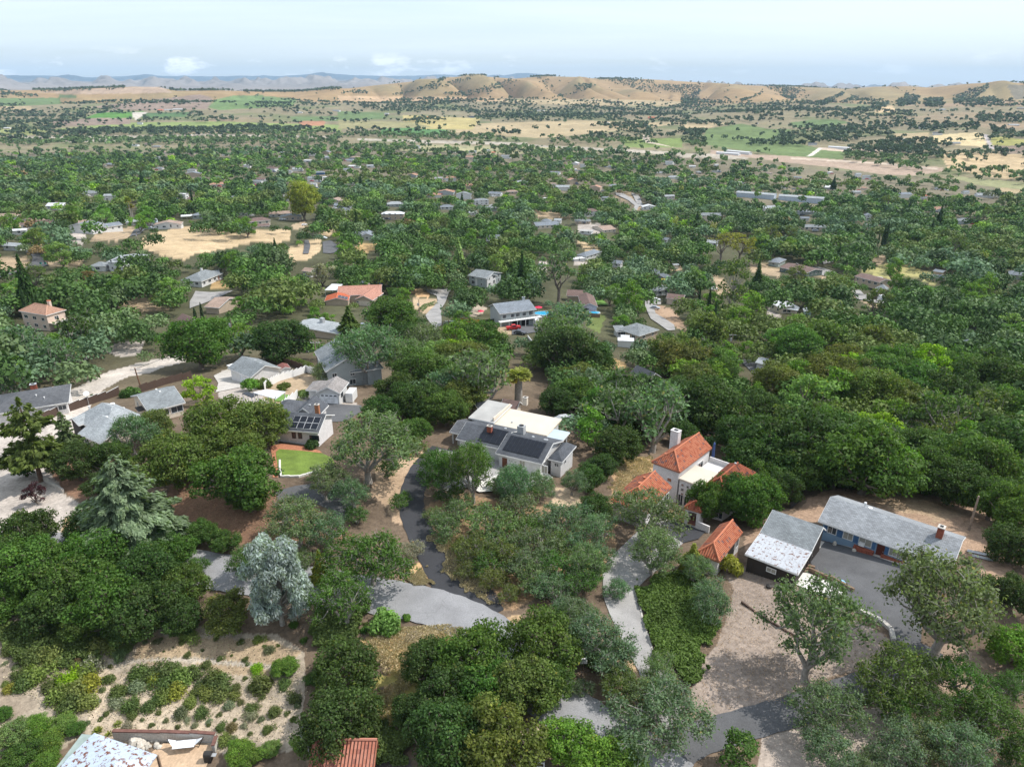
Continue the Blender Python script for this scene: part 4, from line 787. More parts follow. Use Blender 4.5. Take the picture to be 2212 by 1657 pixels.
# ------------------------------------------------------------------ houses
LANDMARKS = []     # (x, y, phrase)
class Wing:
    def __init__(s, root, key, A, B, C, he, rise, typ, roof, wall, pad, ov=.45, trim=None, u=None, th=.16, open_=False, base=1.5, ridge=None):
        A, B = Z(key, *A), Z(key, *B)
        s.A3 = plane_pt(*A, pad+he); s.B3 = plane_pt(*B, pad+he); s.pad = pad; s.he = he; s.rise = rise; s.typ = typ; s.root = root; s.ov = ov
        s.U = (s.B3-s.A3).normalized(); s.V = Vector((-s.U.y, s.U.x, 0)); mid = (s.A3+s.B3)/2
        if s.V.dot(Vector((mid.x, mid.y, 0))) < 0: s.V = -s.V
        s.L = (s.B3-s.A3).length
        s.D = C if isinstance(C, (int, float)) else max(2.5, (plane_pt(*Z(key, *C), pad+he)-s.A3).dot(s.V))
        s.r = (0, s.L, 0, s.D); s.roofm, s.wallm = roof, wall; s.base = base; s.ridge = .5 if ridge is None else ridge
        s.make(th, trim, open_)
    def P(s, u, v, z): q = s.A3+s.U*u+s.V*v; return Vector((q.x, q.y, s.pad+z))
    def sub(s, u0, u1, v0, v1, he, rise, typ, roof=None, wall=None, trim=None, open_=False, th=.16, ov=None, base=1.5, ridge=None):
        w = object.__new__(Wing); w.__dict__.update(s.__dict__); w.A3 = s.A3+s.U*u0+s.V*v0; w.L = u1-u0; w.D = v1-v0; w.he = he; w.rise = rise; w.typ = typ; w.roofm = roof or s.roofm; w.wallm = wall or s.wallm
        if ov is not None: w.ov = ov
        w.base = base; w.ridge = .5 if ridge is None else ridge
        w.make(th, trim, open_); return w
    def z_at(s, u, v):
        t = s.typ; h, L, D, q = s.rise, s.L, s.D, s.ridge
        if t == 'gable': return s.he+h*(min(v/(D*q), (D-v)/(D*(1-q))))
        if t == 'gableX': return s.he+h*(1-abs(u-L/2)/(L/2))
        if t == 'shed': return s.he+h*v/D
        if t == 'hip': m = min(L, D)/2; return s.he+h*min(1, u/m, (L-u)/m, v/m, (D-v)/m)
        if t == 'hipF': m = L/2; return s.he+h*min(1, u/m, (L-u)/m, v/m)
        return s.he
    def make(s, th, trim, open_):
        L, D, h, P, e, t, q = s.L, s.D, s.rise, s.P, s.he, s.typ, s.ridge
        polys = []
        if t == 'gable': polys = [[P(0,0,e),P(L,0,e),P(L,D*q,e+h),P(0,D*q,e+h)], [P(0,D,e),P(0,D*q,e+h),P(L,D*q,e+h),P(L,D,e)]]
        elif t == 'gableX': polys = [[P(0,0,e),P(L/2,0,e+h),P(L/2,D,e+h),P(0,D,e)], [P(L,0,e),P(L,D,e),P(L/2,D,e+h),P(L/2,0,e+h)]]
        elif t == 'shed': polys = [[P(0,0,e),P(L,0,e),P(L,D,e+h),P(0,D,e+h)]]
        elif t == 'flat': polys = [[P(0,0,e),P(L,0,e),P(L,D,e),P(0,D,e)]]
        elif t == 'hip':
            if L >= D: m = D/2; a, b = P(m,m,e+h), P(L-m,m,e+h); polys = [[P(0,0,e),P(L,0,e),b,a],[P(L,0,e),P(L,D,e),b],[P(L,D,e),P(0,D,e),a,b],[P(0,D,e),P(0,0,e),a]]
            else: m = L/2; a, b = P(m,m,e+h), P(m,D-m,e+h); polys = [[P(0,0,e),P(L,0,e),a],[P(L,0,e),P(L,D,e),b,a],[P(L,D,e),P(0,D,e),b],[P(0,D,e),P(0,0,e),a,b]]
        elif t == 'hipF': m = L/2; a, b = P(m,m,e+h), P(m,D,e+h); polys = [[P(0,0,e),P(L,0,e),a],[P(L,0,e),P(L,D,e),b,a],[P(0,D,e),P(0,0,e),a,b]]
        mb = MB()
        for p in polys: mb.slab(p, th, s.V)
        s.roof = mb.build('roof', s.roofm, s.root)
        if t in ('gable', 'gableX', 'hip', 'hipF') and s.roofm.name.endswith('tile'):
            rm = MB(); rid = {'gable': [(P(0,D*q,e+h), P(L,D*q,e+h))], 'gableX': [(P(L/2,0,e+h), P(L/2,D,e+h))]}.get(t) or ([(a, b)]+([(P(0,0,e), a), (P(L,0,e), a if t == 'hipF' or L < D else b)]))
            for p0, p1 in rid: rm.tube([p0+Vector((0,0,.04)), p1+Vector((0,0,.04))], [.14,.14], 6)
            rm.build('ridge_tiles', s.roofm, s.root)
        # trim boards under the roof edge
        tm = MB(); T = .05; rim = [P(0,0,0), P(L,0,0), P(L,D,0), P(0,D,0)]
        def board(a, b):
            d = (b-a); hd = Vector((d.x, d.y, 0)).normalized(); n = Vector((hd.y, -hd.x, 0)); c = s.P(L/2, D/2, 0)
            if n.dot(a-c) < 0: n = -n
            tm.box(a+n*.004-Vector((0,0,.26)), d, n*T, Vector((0,0,.22)))
        if t == 'gable': segs = [(P(0,0,e),P(L,0,e)),(P(L,D,e),P(0,D,e)),(P(L,0,e),P(L,D*q,e+h)),(P(L,D*q,e+h),P(L,D,e)),(P(0,0,e),P(0,D*q,e+h)),(P(0,D*q,e+h),P(0,D,e))]
        elif t == 'gableX': segs = [(P(0,0,e),P(0,D,e)),(P(L,0,e),P(L,D,e)),(P(0,0,e),P(L/2,0,e+h)),(P(L/2,0,e+h),P(L,0,e)),(P(0,D,e),P(L/2,D,e+h)),(P(L/2,D,e+h),P(L,D,e))]
        elif t == 'shed': segs = [(P(0,0,e),P(L,0,e)),(P(L,0,e),P(L,D,e+h)),(P(0,0,e),P(0,D,e+h)),(P(0,D,e+h),P(L,D,e+h))]
        else: segs = [(P(0,0,e),P(L,0,e)),(P(L,0,e),P(L,D,e)),(P(L,D,e),P(0,D,e)),(P(0,D,e),P(0,0,e))]
        if trim is not False:
            for a, b in segs: board(a, b)
            tm.build('fascia', trim or WTRIM, s.root)
        # walls
        o = s.ov; wm = MB(); b0 = -s.base
        if not open_:
            if t == 'gable':
                zf = lambda v: s.z_at(0, v)-th-.02
                prof = [(o,b0),(D-o,b0),(D-o,zf(D-o)),(D*q,zf(D*q)),(o,zf(o))]
                a = [P(o, v, z) for v, z in prof]; b = [P(L-o, v, z) for v, z in prof]; k = 5
                wm.add(a+b, [tuple(range(k))[::-1], tuple(range(k, 2*k))]+[(i, (i+1)%k, (i+1)%k+k, i+k) for i in range(k)])
            elif t == 'gableX':
                zf = lambda u: s.z_at(u, 0)-th-.02
                prof = [(o,b0),(L-o,b0),(L-o,zf(L-o)),(L/2,zf(L/2)),(o,zf(o))]
                a = [P(u, o, z) for u, z in prof]; b = [P(u, D-o, z) for u, z in prof]; k = 5
                wm.add(a+b, [tuple(range(k)), tuple(range(k, 2*k))[::-1]]+[(i, i+k, (i+1)%k+k, (i+1)%k) for i in range(k)])
            elif t == 'shed':
                zf = lambda v: s.z_at(0, v)-th-.02; prof = [(o,b0),(D-o,b0),(D-o,zf(D-o)),(o,zf(o))]
                a = [P(o, v, z) for v, z in prof]; b = [P(L-o, v, z) for v, z in prof]; k = 4
                wm.add(a+b, [tuple(range(k))[::-1], tuple(range(k, 2*k))]+[(i, (i+1)%k, (i+1)%k+k, i+k) for i in range(k)])
            else: wm.prism([P(o,o,0),P(L-o,o,0),P(L-o,D-o,0),P(o,D-o,0)], s.pad+b0, s.pad+e-th-.02+(0 if t == 'flat' else .1))
            s.wall = wm.build('wall', s.wallm, s.root)
        else:
            for (u, v) in [(o,o),(L-o,o),(L/2,o),(o,D-o),(L-o,D-o)]:
                MB().box(P(u-.08, v-.08, -.5), s.U*.16, s.V*.16, Vector((0,0,s.z_at(u, v)+.5-th))).build('post', trim or WTRIM, s.root)
        c = s.P(L/2, D/2, 0); FOOT.append((c.x, c.y, s.U.x, s.U.y, L/2+1.0, D/2+1.0))
        s.vis = [P(0,0,e*.15), P(L,0,e*.15), P(L,0,e), P(L,D,e), P(L/2,D/2,e+h), P(0,D,e), P(0,0,e)]
    def clear(s, grow=0):
        pts = [proj(p.x, p.y, p.z) for p in s.vis]; keep_clear([(float(a), float(b)) for a, b in pts])
    def frame(s, side, pos):
        o = s.ov
        if side == 'F': return s.P(pos, o, 0), s.U, -s.V
        if side == 'B': return s.P(pos, s.D-o, 0), s.U, s.V
        if side == 'R': return s.P(s.L-o, pos, 0), s.V, s.U
        return s.P(o, pos, 0), s.V, -s.U
    def win(s, side, pos, z, w, h, name='window', fm=None, gm=None, bars=1, pn='pane'):
        O, T, Nn = s.frame(side, pos); up = Vector((0,0,1)); O = O+up*z
        f = MB(); b = .09
        f.box(O-Nn*.03, T*w, Nn*.10, up*b); f.box(O-Nn*.03+up*(h-b), T*w, Nn*.10, up*b)
        f.box(O-Nn*.03+up*b, T*b, Nn*.10, up*(h-2*b)); f.box(O-Nn*.03+up*b+T*(w-b), T*b, Nn*.10, up*(h-2*b))
        for k in range(bars): f.box(O-Nn*.02+up*b+T*(w*(k+1)/(bars+1)-.03), T*.06, Nn*.07, up*(h-2*b))
        fo = f.build(name, fm or WTRIM, s.root)
        g = MB().box(O-Nn*.02+up*b+T*b, T*(w-2*b), Nn*.05, up*(h-2*b)).build(pn, gm or GLASS, None if False else s.root); g.parent = fo; return fo
    def door(s, side, pos, w, h, m, lites=0, name='door', z=0.05):
        O, T, Nn = s.frame(side, pos); up = Vector((0,0,1)); O = O+up*z
        d = MB().box(O-Nn*.02, T*w, Nn*.07, up*h); o = d.build(name, m, s.root)
        if name == 'garage_door':
            g = MB()
            for k in range(1, 4): g.box(O+Nn*.052+up*(h*k/4-.015), T*w, Nn*.012, up*.03)
            q = g.build('panel_joints', mat('joint_grey', (.4,.4,.42)), s.root); q.parent = o
            for k in range(lites):
                q = MB().box(O+Nn*.053+up*(h*.80)+T*(w*(k+.18)/lites), T*(w*.64/lites), Nn*.012, up*(h*.12)).build('pane', GLASS, s.root); q.parent = o
        else:
            q = MB().box(O+Nn*.05+up*1.0+T*(w*.85), T*.06, Nn*.05, up*.12).build('handle', GALV, s.root); q.parent = o
        return o
    def solar(s, u0, u1, v0, v1, nu, nv, lift=.14, fm=None):
        du, dv = (u1-u0)/nu, (v1-v0)/nv
        for i in range(nu):
            for j in range(nv):
                a, b, c, d = u0+du*i+.02, u0+du*(i+1)-.02, v0+dv*j+.02, v0+dv*(j+1)-.02
                q = [s.P(x, y, s.z_at(x, y)+lift) for x, y in ((a,c),(b,c),(b,d),(a,d))]
                f = MB().slab(q, .05).build('solar_panel', fm or SOLARF, s.root)
                e = .03; q2 = [s.P(x, y, s.z_at(x, y)+lift+.004) for x, y in ((a+e,c+e),(b-e,c+e),(b-e,d-e),(a+e,d-e))]
                g = MB().slab(q2, .004).build('cell_sheet', SOLAR, s.root); g.parent = f
    def chimney(s, u, v, w, d, h, m, cap=None, z0=None, flue=True):
        z = s.z_at(u, v)-.5 if z0 is None else z0
        o = MB().box(s.P(u-w/2, v-d/2, z), s.U*w, s.V*d, Vector((0,0,h))).build('chimney', m, s.root)
        q = MB().box(s.P(u-w/2-.06, v-d/2-.06, z+h), s.U*(w+.12), s.V*(d+.12), Vector((0,0,.12))).build('chimney_cap', cap or CONC, s.root); q.parent = o
        if flue: q = MB().box(s.P(u-w*.25, v-d*.25, z+h+.122), s.U*w*.5, s.V*d*.5, Vector((0,0,.06))).build('flue', BLACK, s.root); q.parent = o
        return o
    def vent(s, u, v, r=.12, h=.45, m=None, name='roof_vent'):
        z = s.z_at(u, v); p = s.P(u, v, z-.1)
        return MB().tube([p, p+Vector((0,0,h*.75)), p+Vector((0,0,h*.76)), p+Vector((0,0,h))], [r, r, r*1.7, r*1.5], 8).build(name, m or GALV, s.root)
    def box_vent(s, u, v, w=.5, h=.25, m=None):
        z = s.z_at(u, v); return MB().box(s.P(u, v, z-.05), s.U*w, s.V*w, Vector((0,0,h))).build('roof_vent', m or GALV, s.root)
def pad_at(key, A, B, he):
    a, b = hit(*Z(key, *A), he), hit(*Z(key, *B), he); return (a.z+b.z)/2, (a+b)/2
def auto_windows(w, two=False):
    g = random.Random(int(w.A3.x*10))
    for z in ([1.0] if w.he < 4.2 else [1.0, 3.7]):
        for side, ln in (('F', w.L), ('R', w.D)):
            n = max(1, int((ln-1.5)/3.6))
            for k in range(n):
                c = w.ov+(ln-2*w.ov)*(k+.5)/n; ww = g.choice([1.1, 1.6, 2.0]); w.win(side, c-ww/2, z, ww, 1.25 if g.random() < .8 else 1.9, bars=1)
def house(name, label, wings, cat='house', group=None, wins=True, mark=None, clear=True, front=0):
    key, A, B = wings[0][:3]; pad, c = pad_at(key, A, B, wings[0][4])
    root = thing(name, label, cat, (c.x, c.y, pad), group); out = []
    for wg in wings:
        key, A, B, C, he, rise, typ, roof, wall = wg[:9]; ex = wg[9] if len(wg) > 9 else {}
        w = Wing(root, key, A, B, C, he, rise, typ, roof, wall, pad+ex.get('dp', 0), ex.get('ov', .45), ex.get('trim'), open_=ex.get('open', False), ridge=ex.get('ridge'), th=ex.get('th', .16))
        if clear: w.clear()
        if wins and not ex.get('open') and ex.get('wins', True): auto_windows(w)
        out.append(w)
    m = out[0].P(out[0].L/2, out[0].D/2, 0)
    if mark: LANDMARKS.append((m.x, m.y, mark))
    root['_pad'] = pad
    return root, out
up = Vector((0,0,1))
# --- the white ranch house with black solar arrays, centre
r, (w,) = house('ranch_house', 'long white house with charcoal roof, black solar arrays and cream flat roof',
  [('b2', (1110,835), (1612,952), 9.6, 3.0, 1.7, 'gable', R_DARK, WHITE)], wins=False, mark='the white house with black solar arrays')
L = w.L
SB = mat('black_solar_frame', (.03,.033,.04), .4); w.solar(.9, L-1.0, .9, 4.4, 10, 2, fm=SB); w.win('F', 4.4, 1.0, 1.15, 1.5, gm=GLASSB); w.win('F', 8.6, 1.0, 1.15, 1.5, gm=GLASSB); w.door('F', 1.1, .95, 2.1, mat('brown_door', (.16,.06,.03))); w.win('R', 1.6, 1.2, .8, 1.1); w.win('R', 3.2, 1.2, .8, 1.1)
for u, v in ((4.5, 6.0), (7.2, 5.9), (L-2, 5.8)): w.vent(u, v, .16, .3, GALV)
ac = MB().box(w.P(1.2, 6.2, 4.0), w.U*1.25, w.V*1.15, up*1.7).build('swamp_cooler', GALV, r)
q = MB().tube([w.P(1.8, 6.8, 5.69), w.P(1.8, 6.8, 5.78)], [.45, .42], 14).build('cooler_fan', BLACK, r); q.parent = ac
w2 = w.sub(-L*1.02, .3, 1.9, 10.6, 2.9, 1.62, 'gable', ridge=.45); w2.clear(); w2.solar(w2.L-5.2, w2.L-.5, .6, 3.8, 4, 2, fm=SB); w2.chimney(w2.L*.58, 2.9, .9, .6, 1.7, BRICK)
for u, v in ((w2.L*.45, 5.0), (w2.L*.8, 5.2)): w2.vent(u, v, .16, .35)
w3 = w.sub(-L*1.33, -L*.98, 4.2, 10.4, 2.7, 1.0, 'gable', R_DARKS, WHITE, open_=True); w3.clear()
w4 = w.sub(L*.99, L*1.3, 2.6, 9.2, 2.7, 1.1, 'hip'); w4.clear(); w4.win('F', 1.1, 1.2, .9, .8); w4.win('R', 2.0, 1.0, .9, 1.2)
w5 = w.sub(-L*1.2, -L*.60, 9.5, 17.5, 3.6, .5, 'shed', R_PALE, WHITE, th=.2); w5.clear()
w6 = w.sub(-L*.62, L*.62, 9.8, 17.0, 3.15, .25, 'shed', R_CREAM, WHITE, th=.25, trim=mat('cream_edge', (.6,.52,.42))); w6.clear(); w6.vent(3, 2, .12, .3)
MB().box(w.P(-L*.64, 10.0, 3.2), w.U*.22, w.V*7.2, up*1.15).build('parapet', CREAM, r)
w7 = w.sub(L*.60, L*.98, 9.4, 13.2, 2.9, .1, 'shed', mat('pale_blue_membrane', (.40,.47,.52), .7, .4, .1), WHITE, open_=True); w7.clear()
# --- house with eight white-framed panels and red brick chimney
r, (w,) = house('bungalow', 'pale bungalow with eight white framed solar panels and a brick chimney beside the curved lawn',
  [('b1', (700,1118), (1412,1166), 7.6, 2.75, 1.75, 'gable', R_DARK, STUCCO)], wins=False, mark='the bungalow with eight solar panels')
L = w.L; w.solar(L-5.6, L-.5, .35, 3.0, 4, 2); w.win('F', L*.57, 1.0, .75, 1.35, fm=DTRIM, bars=0); w.win('F', L*.665, 1.0, .75, 1.35, fm=DTRIM, bars=0); w.win('F', L*.835, .75, 1.8, 1.1, fm=DTRIM, bars=3)
w.chimney(L-1.9, 4.6, .75, .6, 2.3, mat('orange_brick', (.38,.16,.08), .9, 3, .25, 10), CONC); w2 = w.sub(L*.38, L*.78, 5.6, 11.5, 2.75, 1.9, 'gableX'); w2.clear(); w2.vent(3, 2, .15, .3)
w3 = w.sub(L*.0, L*.42, 3.6, 12.5, 2.7, 1.5, 'hip'); w3.win('F', 1, 1, 1, 1.2)
# --- taupe roofed garage
r, (w,) = house('garage', 'white double garage with a taupe hipped roof, its wide door facing the asphalt court',
  [('b1', (1380,735), (1640,745), (1795,625), 2.75, 1.35, 'gableX', R_TAUPE, WHITE)], 'garage', wins=False, mark='the taupe roofed garage')
w.door('F', .75, 4.9 if w.L > 6.3 else w.L-1.5, 2.15, mat('white_door', (.74,.75,.77), .5), 4, 'garage_door'); w.win('R', 1.8, .9, 1.3, 1.2, fm=DTRIM, bars=0)
w2 = w.sub(-2.7, w.L-1.2, 1.3, w.D-.2, 2.7, 1.3, 'hip'); w2.clear()
MB().box(w.P(w.L+.1, w.D*.45, -.6), w.V*3.4, w.U*1.6, up*2.1).build('side_enclosure', WTRIM, r)
# --- long grey roofed garage with carport
r, (w,) = house('outbuilding', 'cream outbuilding with a grey gable roof and open carport at its left end',
  [('b1', (430,470), (675,575), (1000,465), 2.8, 1.9, 'gable', R_GREY, WHITEV)], 'outbuilding', wins=False, mark='the cream outbuilding with a carport')
w.door('F', w.L*.45, 3.4, 2.2, mat('white_door', (.74,.75,.77), .5), 0, 'garage_door'); w.win('F', w.L*.84, 1.3, .6, .8, bars=0); w.vent(w.L*.45, w.D*.6, .18, .3); w.vent(w.L*.75, w.D*.55, .18, .3)
w2 = w.sub(-2.6, .2, 1.2, 5.5, 2.5, .2, 'flat', WTRIM, DTRIM, open_=False, ov=.7); w2.clear()
r, (w,) = house('garden_shed', 'small white metal shed with a rust red roof beside the cream outbuilding', [('b1', (1000,490), (1110,470), 3.6, 2.2, .5, 'gableX', ribbed('rust_red_metal', (.20,.07,.055), .4, .5), WTRIM, {'ov': .12})], 'shed', wins=False, mark='the small rust roofed shed')
# --- left group
r, (w,) = house('family_house', 'large house with pale grey hipped roof, white vents and dormer behind the cedar',
  [('a8', (622,668), (905,800), (1230,640), 2.9, 2.9, 'hip', R_LGREY, CREAM)], wins=False, mark='the large pale grey hipped roof')
w.vent(w.L*.35, w.D*.72, .28, .5, WTRIM); w.vent(w.L*.2, w.D*.3, .15, .8, WTRIM); w.vent(w.L*.8, w.D*.25, .15, .8, WTRIM); w.vent(w.L*.5, w.D*.85, .12, .4, WTRIM)
d = w.sub(w.L*.02, w.L*.36, -.9, 3.4, 3.0, 1.0, 'gableX', R_LGREY, DTRIM, trim=WTRIM)
w2 = w.sub(w.L*.62, w.L*1.28, -2.6, 6.5, 2.9, 2.0, 'gable', R_LGREY, CREAM); w2.win('F', 1, 1, 1.6, 1.2); w2.win('R', 2, 1, 1.6, 1.2)
r, (w,) = house('family_house', 'single storey house with long grey gable roof near the brown fence',
  [('a8', (1280,612), (1600,525), (1052,490), 2.8, 1.9, 'gable', R_GREY, CREAM)], wins=False, mark='the long grey gable roof by the brown fence')
w.win('F', 2.2, 1.0, 1.8, 1.2); w.win('F', w.L*.6, .9, 2.4, 1.4); w.win('L', w.D*.25, 1.0, 1.0, 1.2); w.win('L', w.D*.72, 1.0, .9, 1.2); w.box_vent(w.L*.55, w.D*.42, .35, .3, WTRIM); w.box_vent(w.L*.5, w.D*.5, .35, .3, WTRIM)
MB().box(w.P(-.9, w.D*.3, 2.0), w.U*1.4, w.V*2.6, up*.12).build('awning', BLACK, r)
r, (w,) = house('family_house', 'house with a worn charcoal roof patched with brown leaves, left edge of the photo', [('a8', (-120,640), (592,523), 11.5, 2.8, 2.0, 'hip', R_DARKS, STUCCO)], wins=False, mark='the worn charcoal roof at the left edge')
w.chimney(w.L*.55, w.D*.72, 1.2, 1.0, 1.7, BRICK, GALV); w.win('F', w.L*.85, 1, 1.6, 1.2); w.vent(w.L*.6, w.D*.3, .1, .5, WTRIM); w.vent(w.L*.7, w.D*.2, .1, .5, WTRIM)
# --- grey blue two storey house behind the blue oak
r, (w,) = house('tall_house', 'tall grey blue house with a steep slate coloured roof half hidden behind the bluish oak', [('a5', (505,1385), (600,1560), 10.5, 5.6, 2.6, 'gable', R_GREY, GREYW)], wins=False, mark='the tall grey blue house')
w.win('F', 1, 1.2, 1.3, 1.6); w.win('F', 4, 1.2, 1.3, 1.6); w.win('R', 1.5, .6, 1.6, 2.1, bars=1); w.win('R', 5.5, 1.0, 1.6, 1.5); w.win('R', 1.5, 3.4, 1.2, 1.3); w.win('R', 5.8, 3.4, 1.2, 1.3)
w2 = w.sub(w.L*.3, w.L*1.0, 6.0, 14.0, 4.4, 1.6, 'hip'); w2.win('F', 1, 1, 1.3, 1.5)
# --- red tiled house
r, (w,) = house('tiled_house', 'white stucco house with orange clay tiled hip roofs, tall white chimney and flat link roof',
  [('b3', (692,505), (965,605), (1258,360), 6.3, 2.0, 'hipF', T_RED, STUCCO, {'ov': .25, 'trim': mat('tile_edge', (.30,.12,.07))})], wins=False, mark='the orange tiled house')
TE = mat('tile_edge', (.30,.12,.07)); L, D = w.L, w.D; WT = w
w.chimney(-.1, D*.70, 1.5, 1.1, 9.6, STUCCO, STUCCO, z0=-.5); w.win('F', L*.57, 3.6, .95, .8, bars=0, gm=mat('pink_pane', (.30,.14,.09))); w.vent(L*.3, D*.15, .15, .35, T_RED)
for k in range(2): w.win('R', D*(.45+.22*k), 3.6, .5, .6, bars=0, fm=mat('brown_frame', (.2,.07,.05)))
w.win('R', D*.62, 2.6, 1.9, 2.2, bars=1); w.win('R', D*.35, 2.5, 1.0, 1.9)
w2 = w.sub(L+.02, L*1.80, -.1, D*.50, 5.2, 0, 'flat', R_CREAM, STUCCO, trim=mat('cream_edge', (.6,.52,.42)), ov=.12); w2.clear()
for i in range(2):
    for j in range(3): w2.win('F', .5+i*.95+.05*j, 3.9-j*.85, .42, .42, bars=0, fm=mat('reveal', (.35,.32,.30)), gm=mat('pink_pane', (.30,.14,.09)) if (i+j) % 2 == 0 else GLASS)
w2.win('F', .15, .1, .95, 2.2, 'french_door', bars=1); w2.win('F', 1.25, .1, .95, 2.2, 'french_door', bars=1)
w3 = w.sub(L*1.74, L*2.62, -.6, D*.92, 5.0, 1.9, 'hip', T_DARK, STUCCO, trim=TE, ov=.25); w3.clear(); w3.vent(w3.L*.5, w3.D*.7, .12, .5); w3.win('F', w3.L*.35, 3.0, 1.2, 1.2); w3.win('F', w3.L*.65, .8, 1.4, 1.3); w3.win('R', w3.D*.3, 2.8, 1.2, 1.3); w3.win('R', w3.D*.65, 2.8, 1.0, 1.3); w3.win('R', w3.D*.3, .5, 1.6, 1.3)
TER = MB().box(w.P(L+.1, D*.52, -.5), w.U*(L*.75), w.V*(D*.42), up*4.4).build('roof_terrace', STUCCO, r)
MB().box(w.P(L+.15, D*.93, 3.9), w.U*(L*.75), w.V*.2, up*.9).build('parapet', STUCCO, r)
r2, (w4,) = house('tiled_wing', 'low wing with an orange clay tiled hip roof left of the entrance terrace',
  [('b3', (300,880), (650,1000), (945,765), 3.1, 1.9, 'hipF', T_RED, STUCCO, {'ov': .25, 'trim': TE})], 'house wing', wins=False, mark='the low orange tiled wing')
w4.win('R', w4.D*.75, .2, 1.8, 2.1, 'french_door', bars=1); w4.win('R', w4.D*.45, .9, 1.2, 1.3); w4.vent(w4.L*.4, w4.D*.7, .14, .5, T_RED); w4.vent(w4.L*.42, w4.D*.5, .2, .35, T_RED)
r3, (w5,) = house('tiled_garage', 'detached white garage with an orange clay tiled hip roof beside the yellow green shrub',
  [('b3', (1125,1385), (1350,1472), (1595,1190), 2.7, 1.35, 'hipF', T_RED, STUCCO, {'ov': .25, 'trim': TE})], 'garage', wins=False, mark='the tiled garage')
w5.win('F', w5.L*.45, 1.4, .5, .22, bars=0, fm=BLACK); w5.win('F', w5.L*.45, .95, .5, .22, bars=0, fm=BLACK); w5.door('R', w5.D*.45, 2.6, 2.2, DTRIM); w5.win('R', w5.D*.8, .6, 1.1, 1.4)
# gatehouse: an arch with its own small tiled roof
pg, cg = pad_at('b3', (1010,945), (1170,995), 3.1); rg = thing('gatehouse', 'small white gateway with a dark tiled hip roof over red steps', 'gateway', (cg.x, cg.y, pg)); LANDMARKS.append((cg.x, cg.y, 'the white gateway'))
wg = Wing(rg, 'b3', (1010,945), (1170,995), (1218,960), 3.1, .9, 'hip', T_DARK, STUCCO, pg, .15, TE, open_=True, base=.5); wg.clear()
for o_ in [c for c in rg.children if c.name.startswith('post')]: bpy.data.objects.remove(o_)
MB().box(wg.P(.15, .15, -1), wg.U*.5, wg.V*(wg.D-.3), up*3.9).build('wall', STUCCO, rg); MB().box(wg.P(wg.L-.65, .15, -1), wg.U*.5, wg.V*(wg.D-.3), up*3.9).build('wall', STUCCO, rg)
MB().box(wg.P(.65, .15, 2.5), wg.U*(wg.L-1.3), wg.V*.4, up*.4).build('lintel', STUCCO, rg)
for k in range(5): MB().box(wg.P(.66, .3+.38*k, -1.2), wg.U*(wg.L-1.32), wg.V*.38, up*(1.25+.13*k)).build('step', mat('red_step_tile', (.26,.11,.08), .9, 2, .2), rg)
def wall_thing(name, label, cat, key, pts, h, m, t=.25, cap=None, step=2.0, z0=-.6, group=None, capm=None):
    W = [hit(*Z(key, *p)) for p in pts]; root = thing(name, label, cat, W[0], group); mb = MB(); cb = MB()
    for a, b in zip(W[:-1], W[1:]):
        n = max(1, int((b-a).length/step))
        for k in range(n):
            p, q = a.lerp(b, k/n), a.lerp(b, (k+1)/n); p.z = gz(p.x, p.y); q.z = gz(q.x, q.y); z = (p.z+q.z)/2; d = Vector((q.x-p.x, q.y-p.y, 0)); nn = Vector((-d.y, d.x, 0)).normalized()*t
            mb.box(Vector((p.x, p.y, z+z0)), d, nn, up*(h-z0))
            if cap: cb.box(Vector((p.x, p.y, z+h+.003))-nn*.1, d, nn*1.2, up*cap)
    mb.build('wall', m, root)
    if cap: cb.build('coping', capm or m, root)
    return root
wall_thing('court_wall', 'low white wall joining the gateway to the tiled garage', 'wall', 'b3', [(1135,1165),(1245,1200)], 1.3, STUCCO, .25)
fr = thing('iron_railing', 'thin black railing along the edge of the terracotta terrace', 'railing', hit(*Z('b3', 900, 1040)))
P0, P1 = hit(*Z('b3', 905, 1085)), hit(*Z('b3', 1005, 1122))
MB().box(P0+up*1.0, P1-P0, Vector((0,.05,0)), up*.05).build('rail', BLACK, fr)
for k in range(14): MB().box(P0.lerp(P1, k/13), Vector((.03,0,0)), Vector((0,.03,0)), up*1.0).build('baluster', BLACK, fr)
# --- brown workshop with steel and shingle roof
r, (w,) = house('workshop', 'dark brown workshop whose lower roof is rust spotted white steel and upper roof grey shingle',
  [('b4', (205,668), (585,815), 4.0, 2.7, .55, 'shed', R_STEEL, BROWNW, {'ov': .3})], 'workshop', wins=False, mark='the brown workshop')
pad = w.pad; Cw = plane_pt(*Z('b4', 795, 492), pad+3.4); D2 = (Cw-w.A3).dot(w.V); D1 = max(3.6, D2*.47)
bpy.data.objects.remove(w.roof); [bpy.data.objects.remove(o) for o in list(r.children)]
w = w.sub(0, w.L, 0, D1, 2.7, .5, 'shed', R_STEEL, BROWNW, ov=.3); w.win('F', w.L*.42, 1.1, 1.3, .75, gm=GLASSB); w.clear()
w2 = w.sub(0, w.L, D1-.15, D2, 3.3, 1.5, 'gable', R_GREY, BROWNW, ridge=.68, ov=.3); w2.clear(); w2.door('R', 1.2, 1.0, 2.0, DTRIM, z=.1)
WS = w
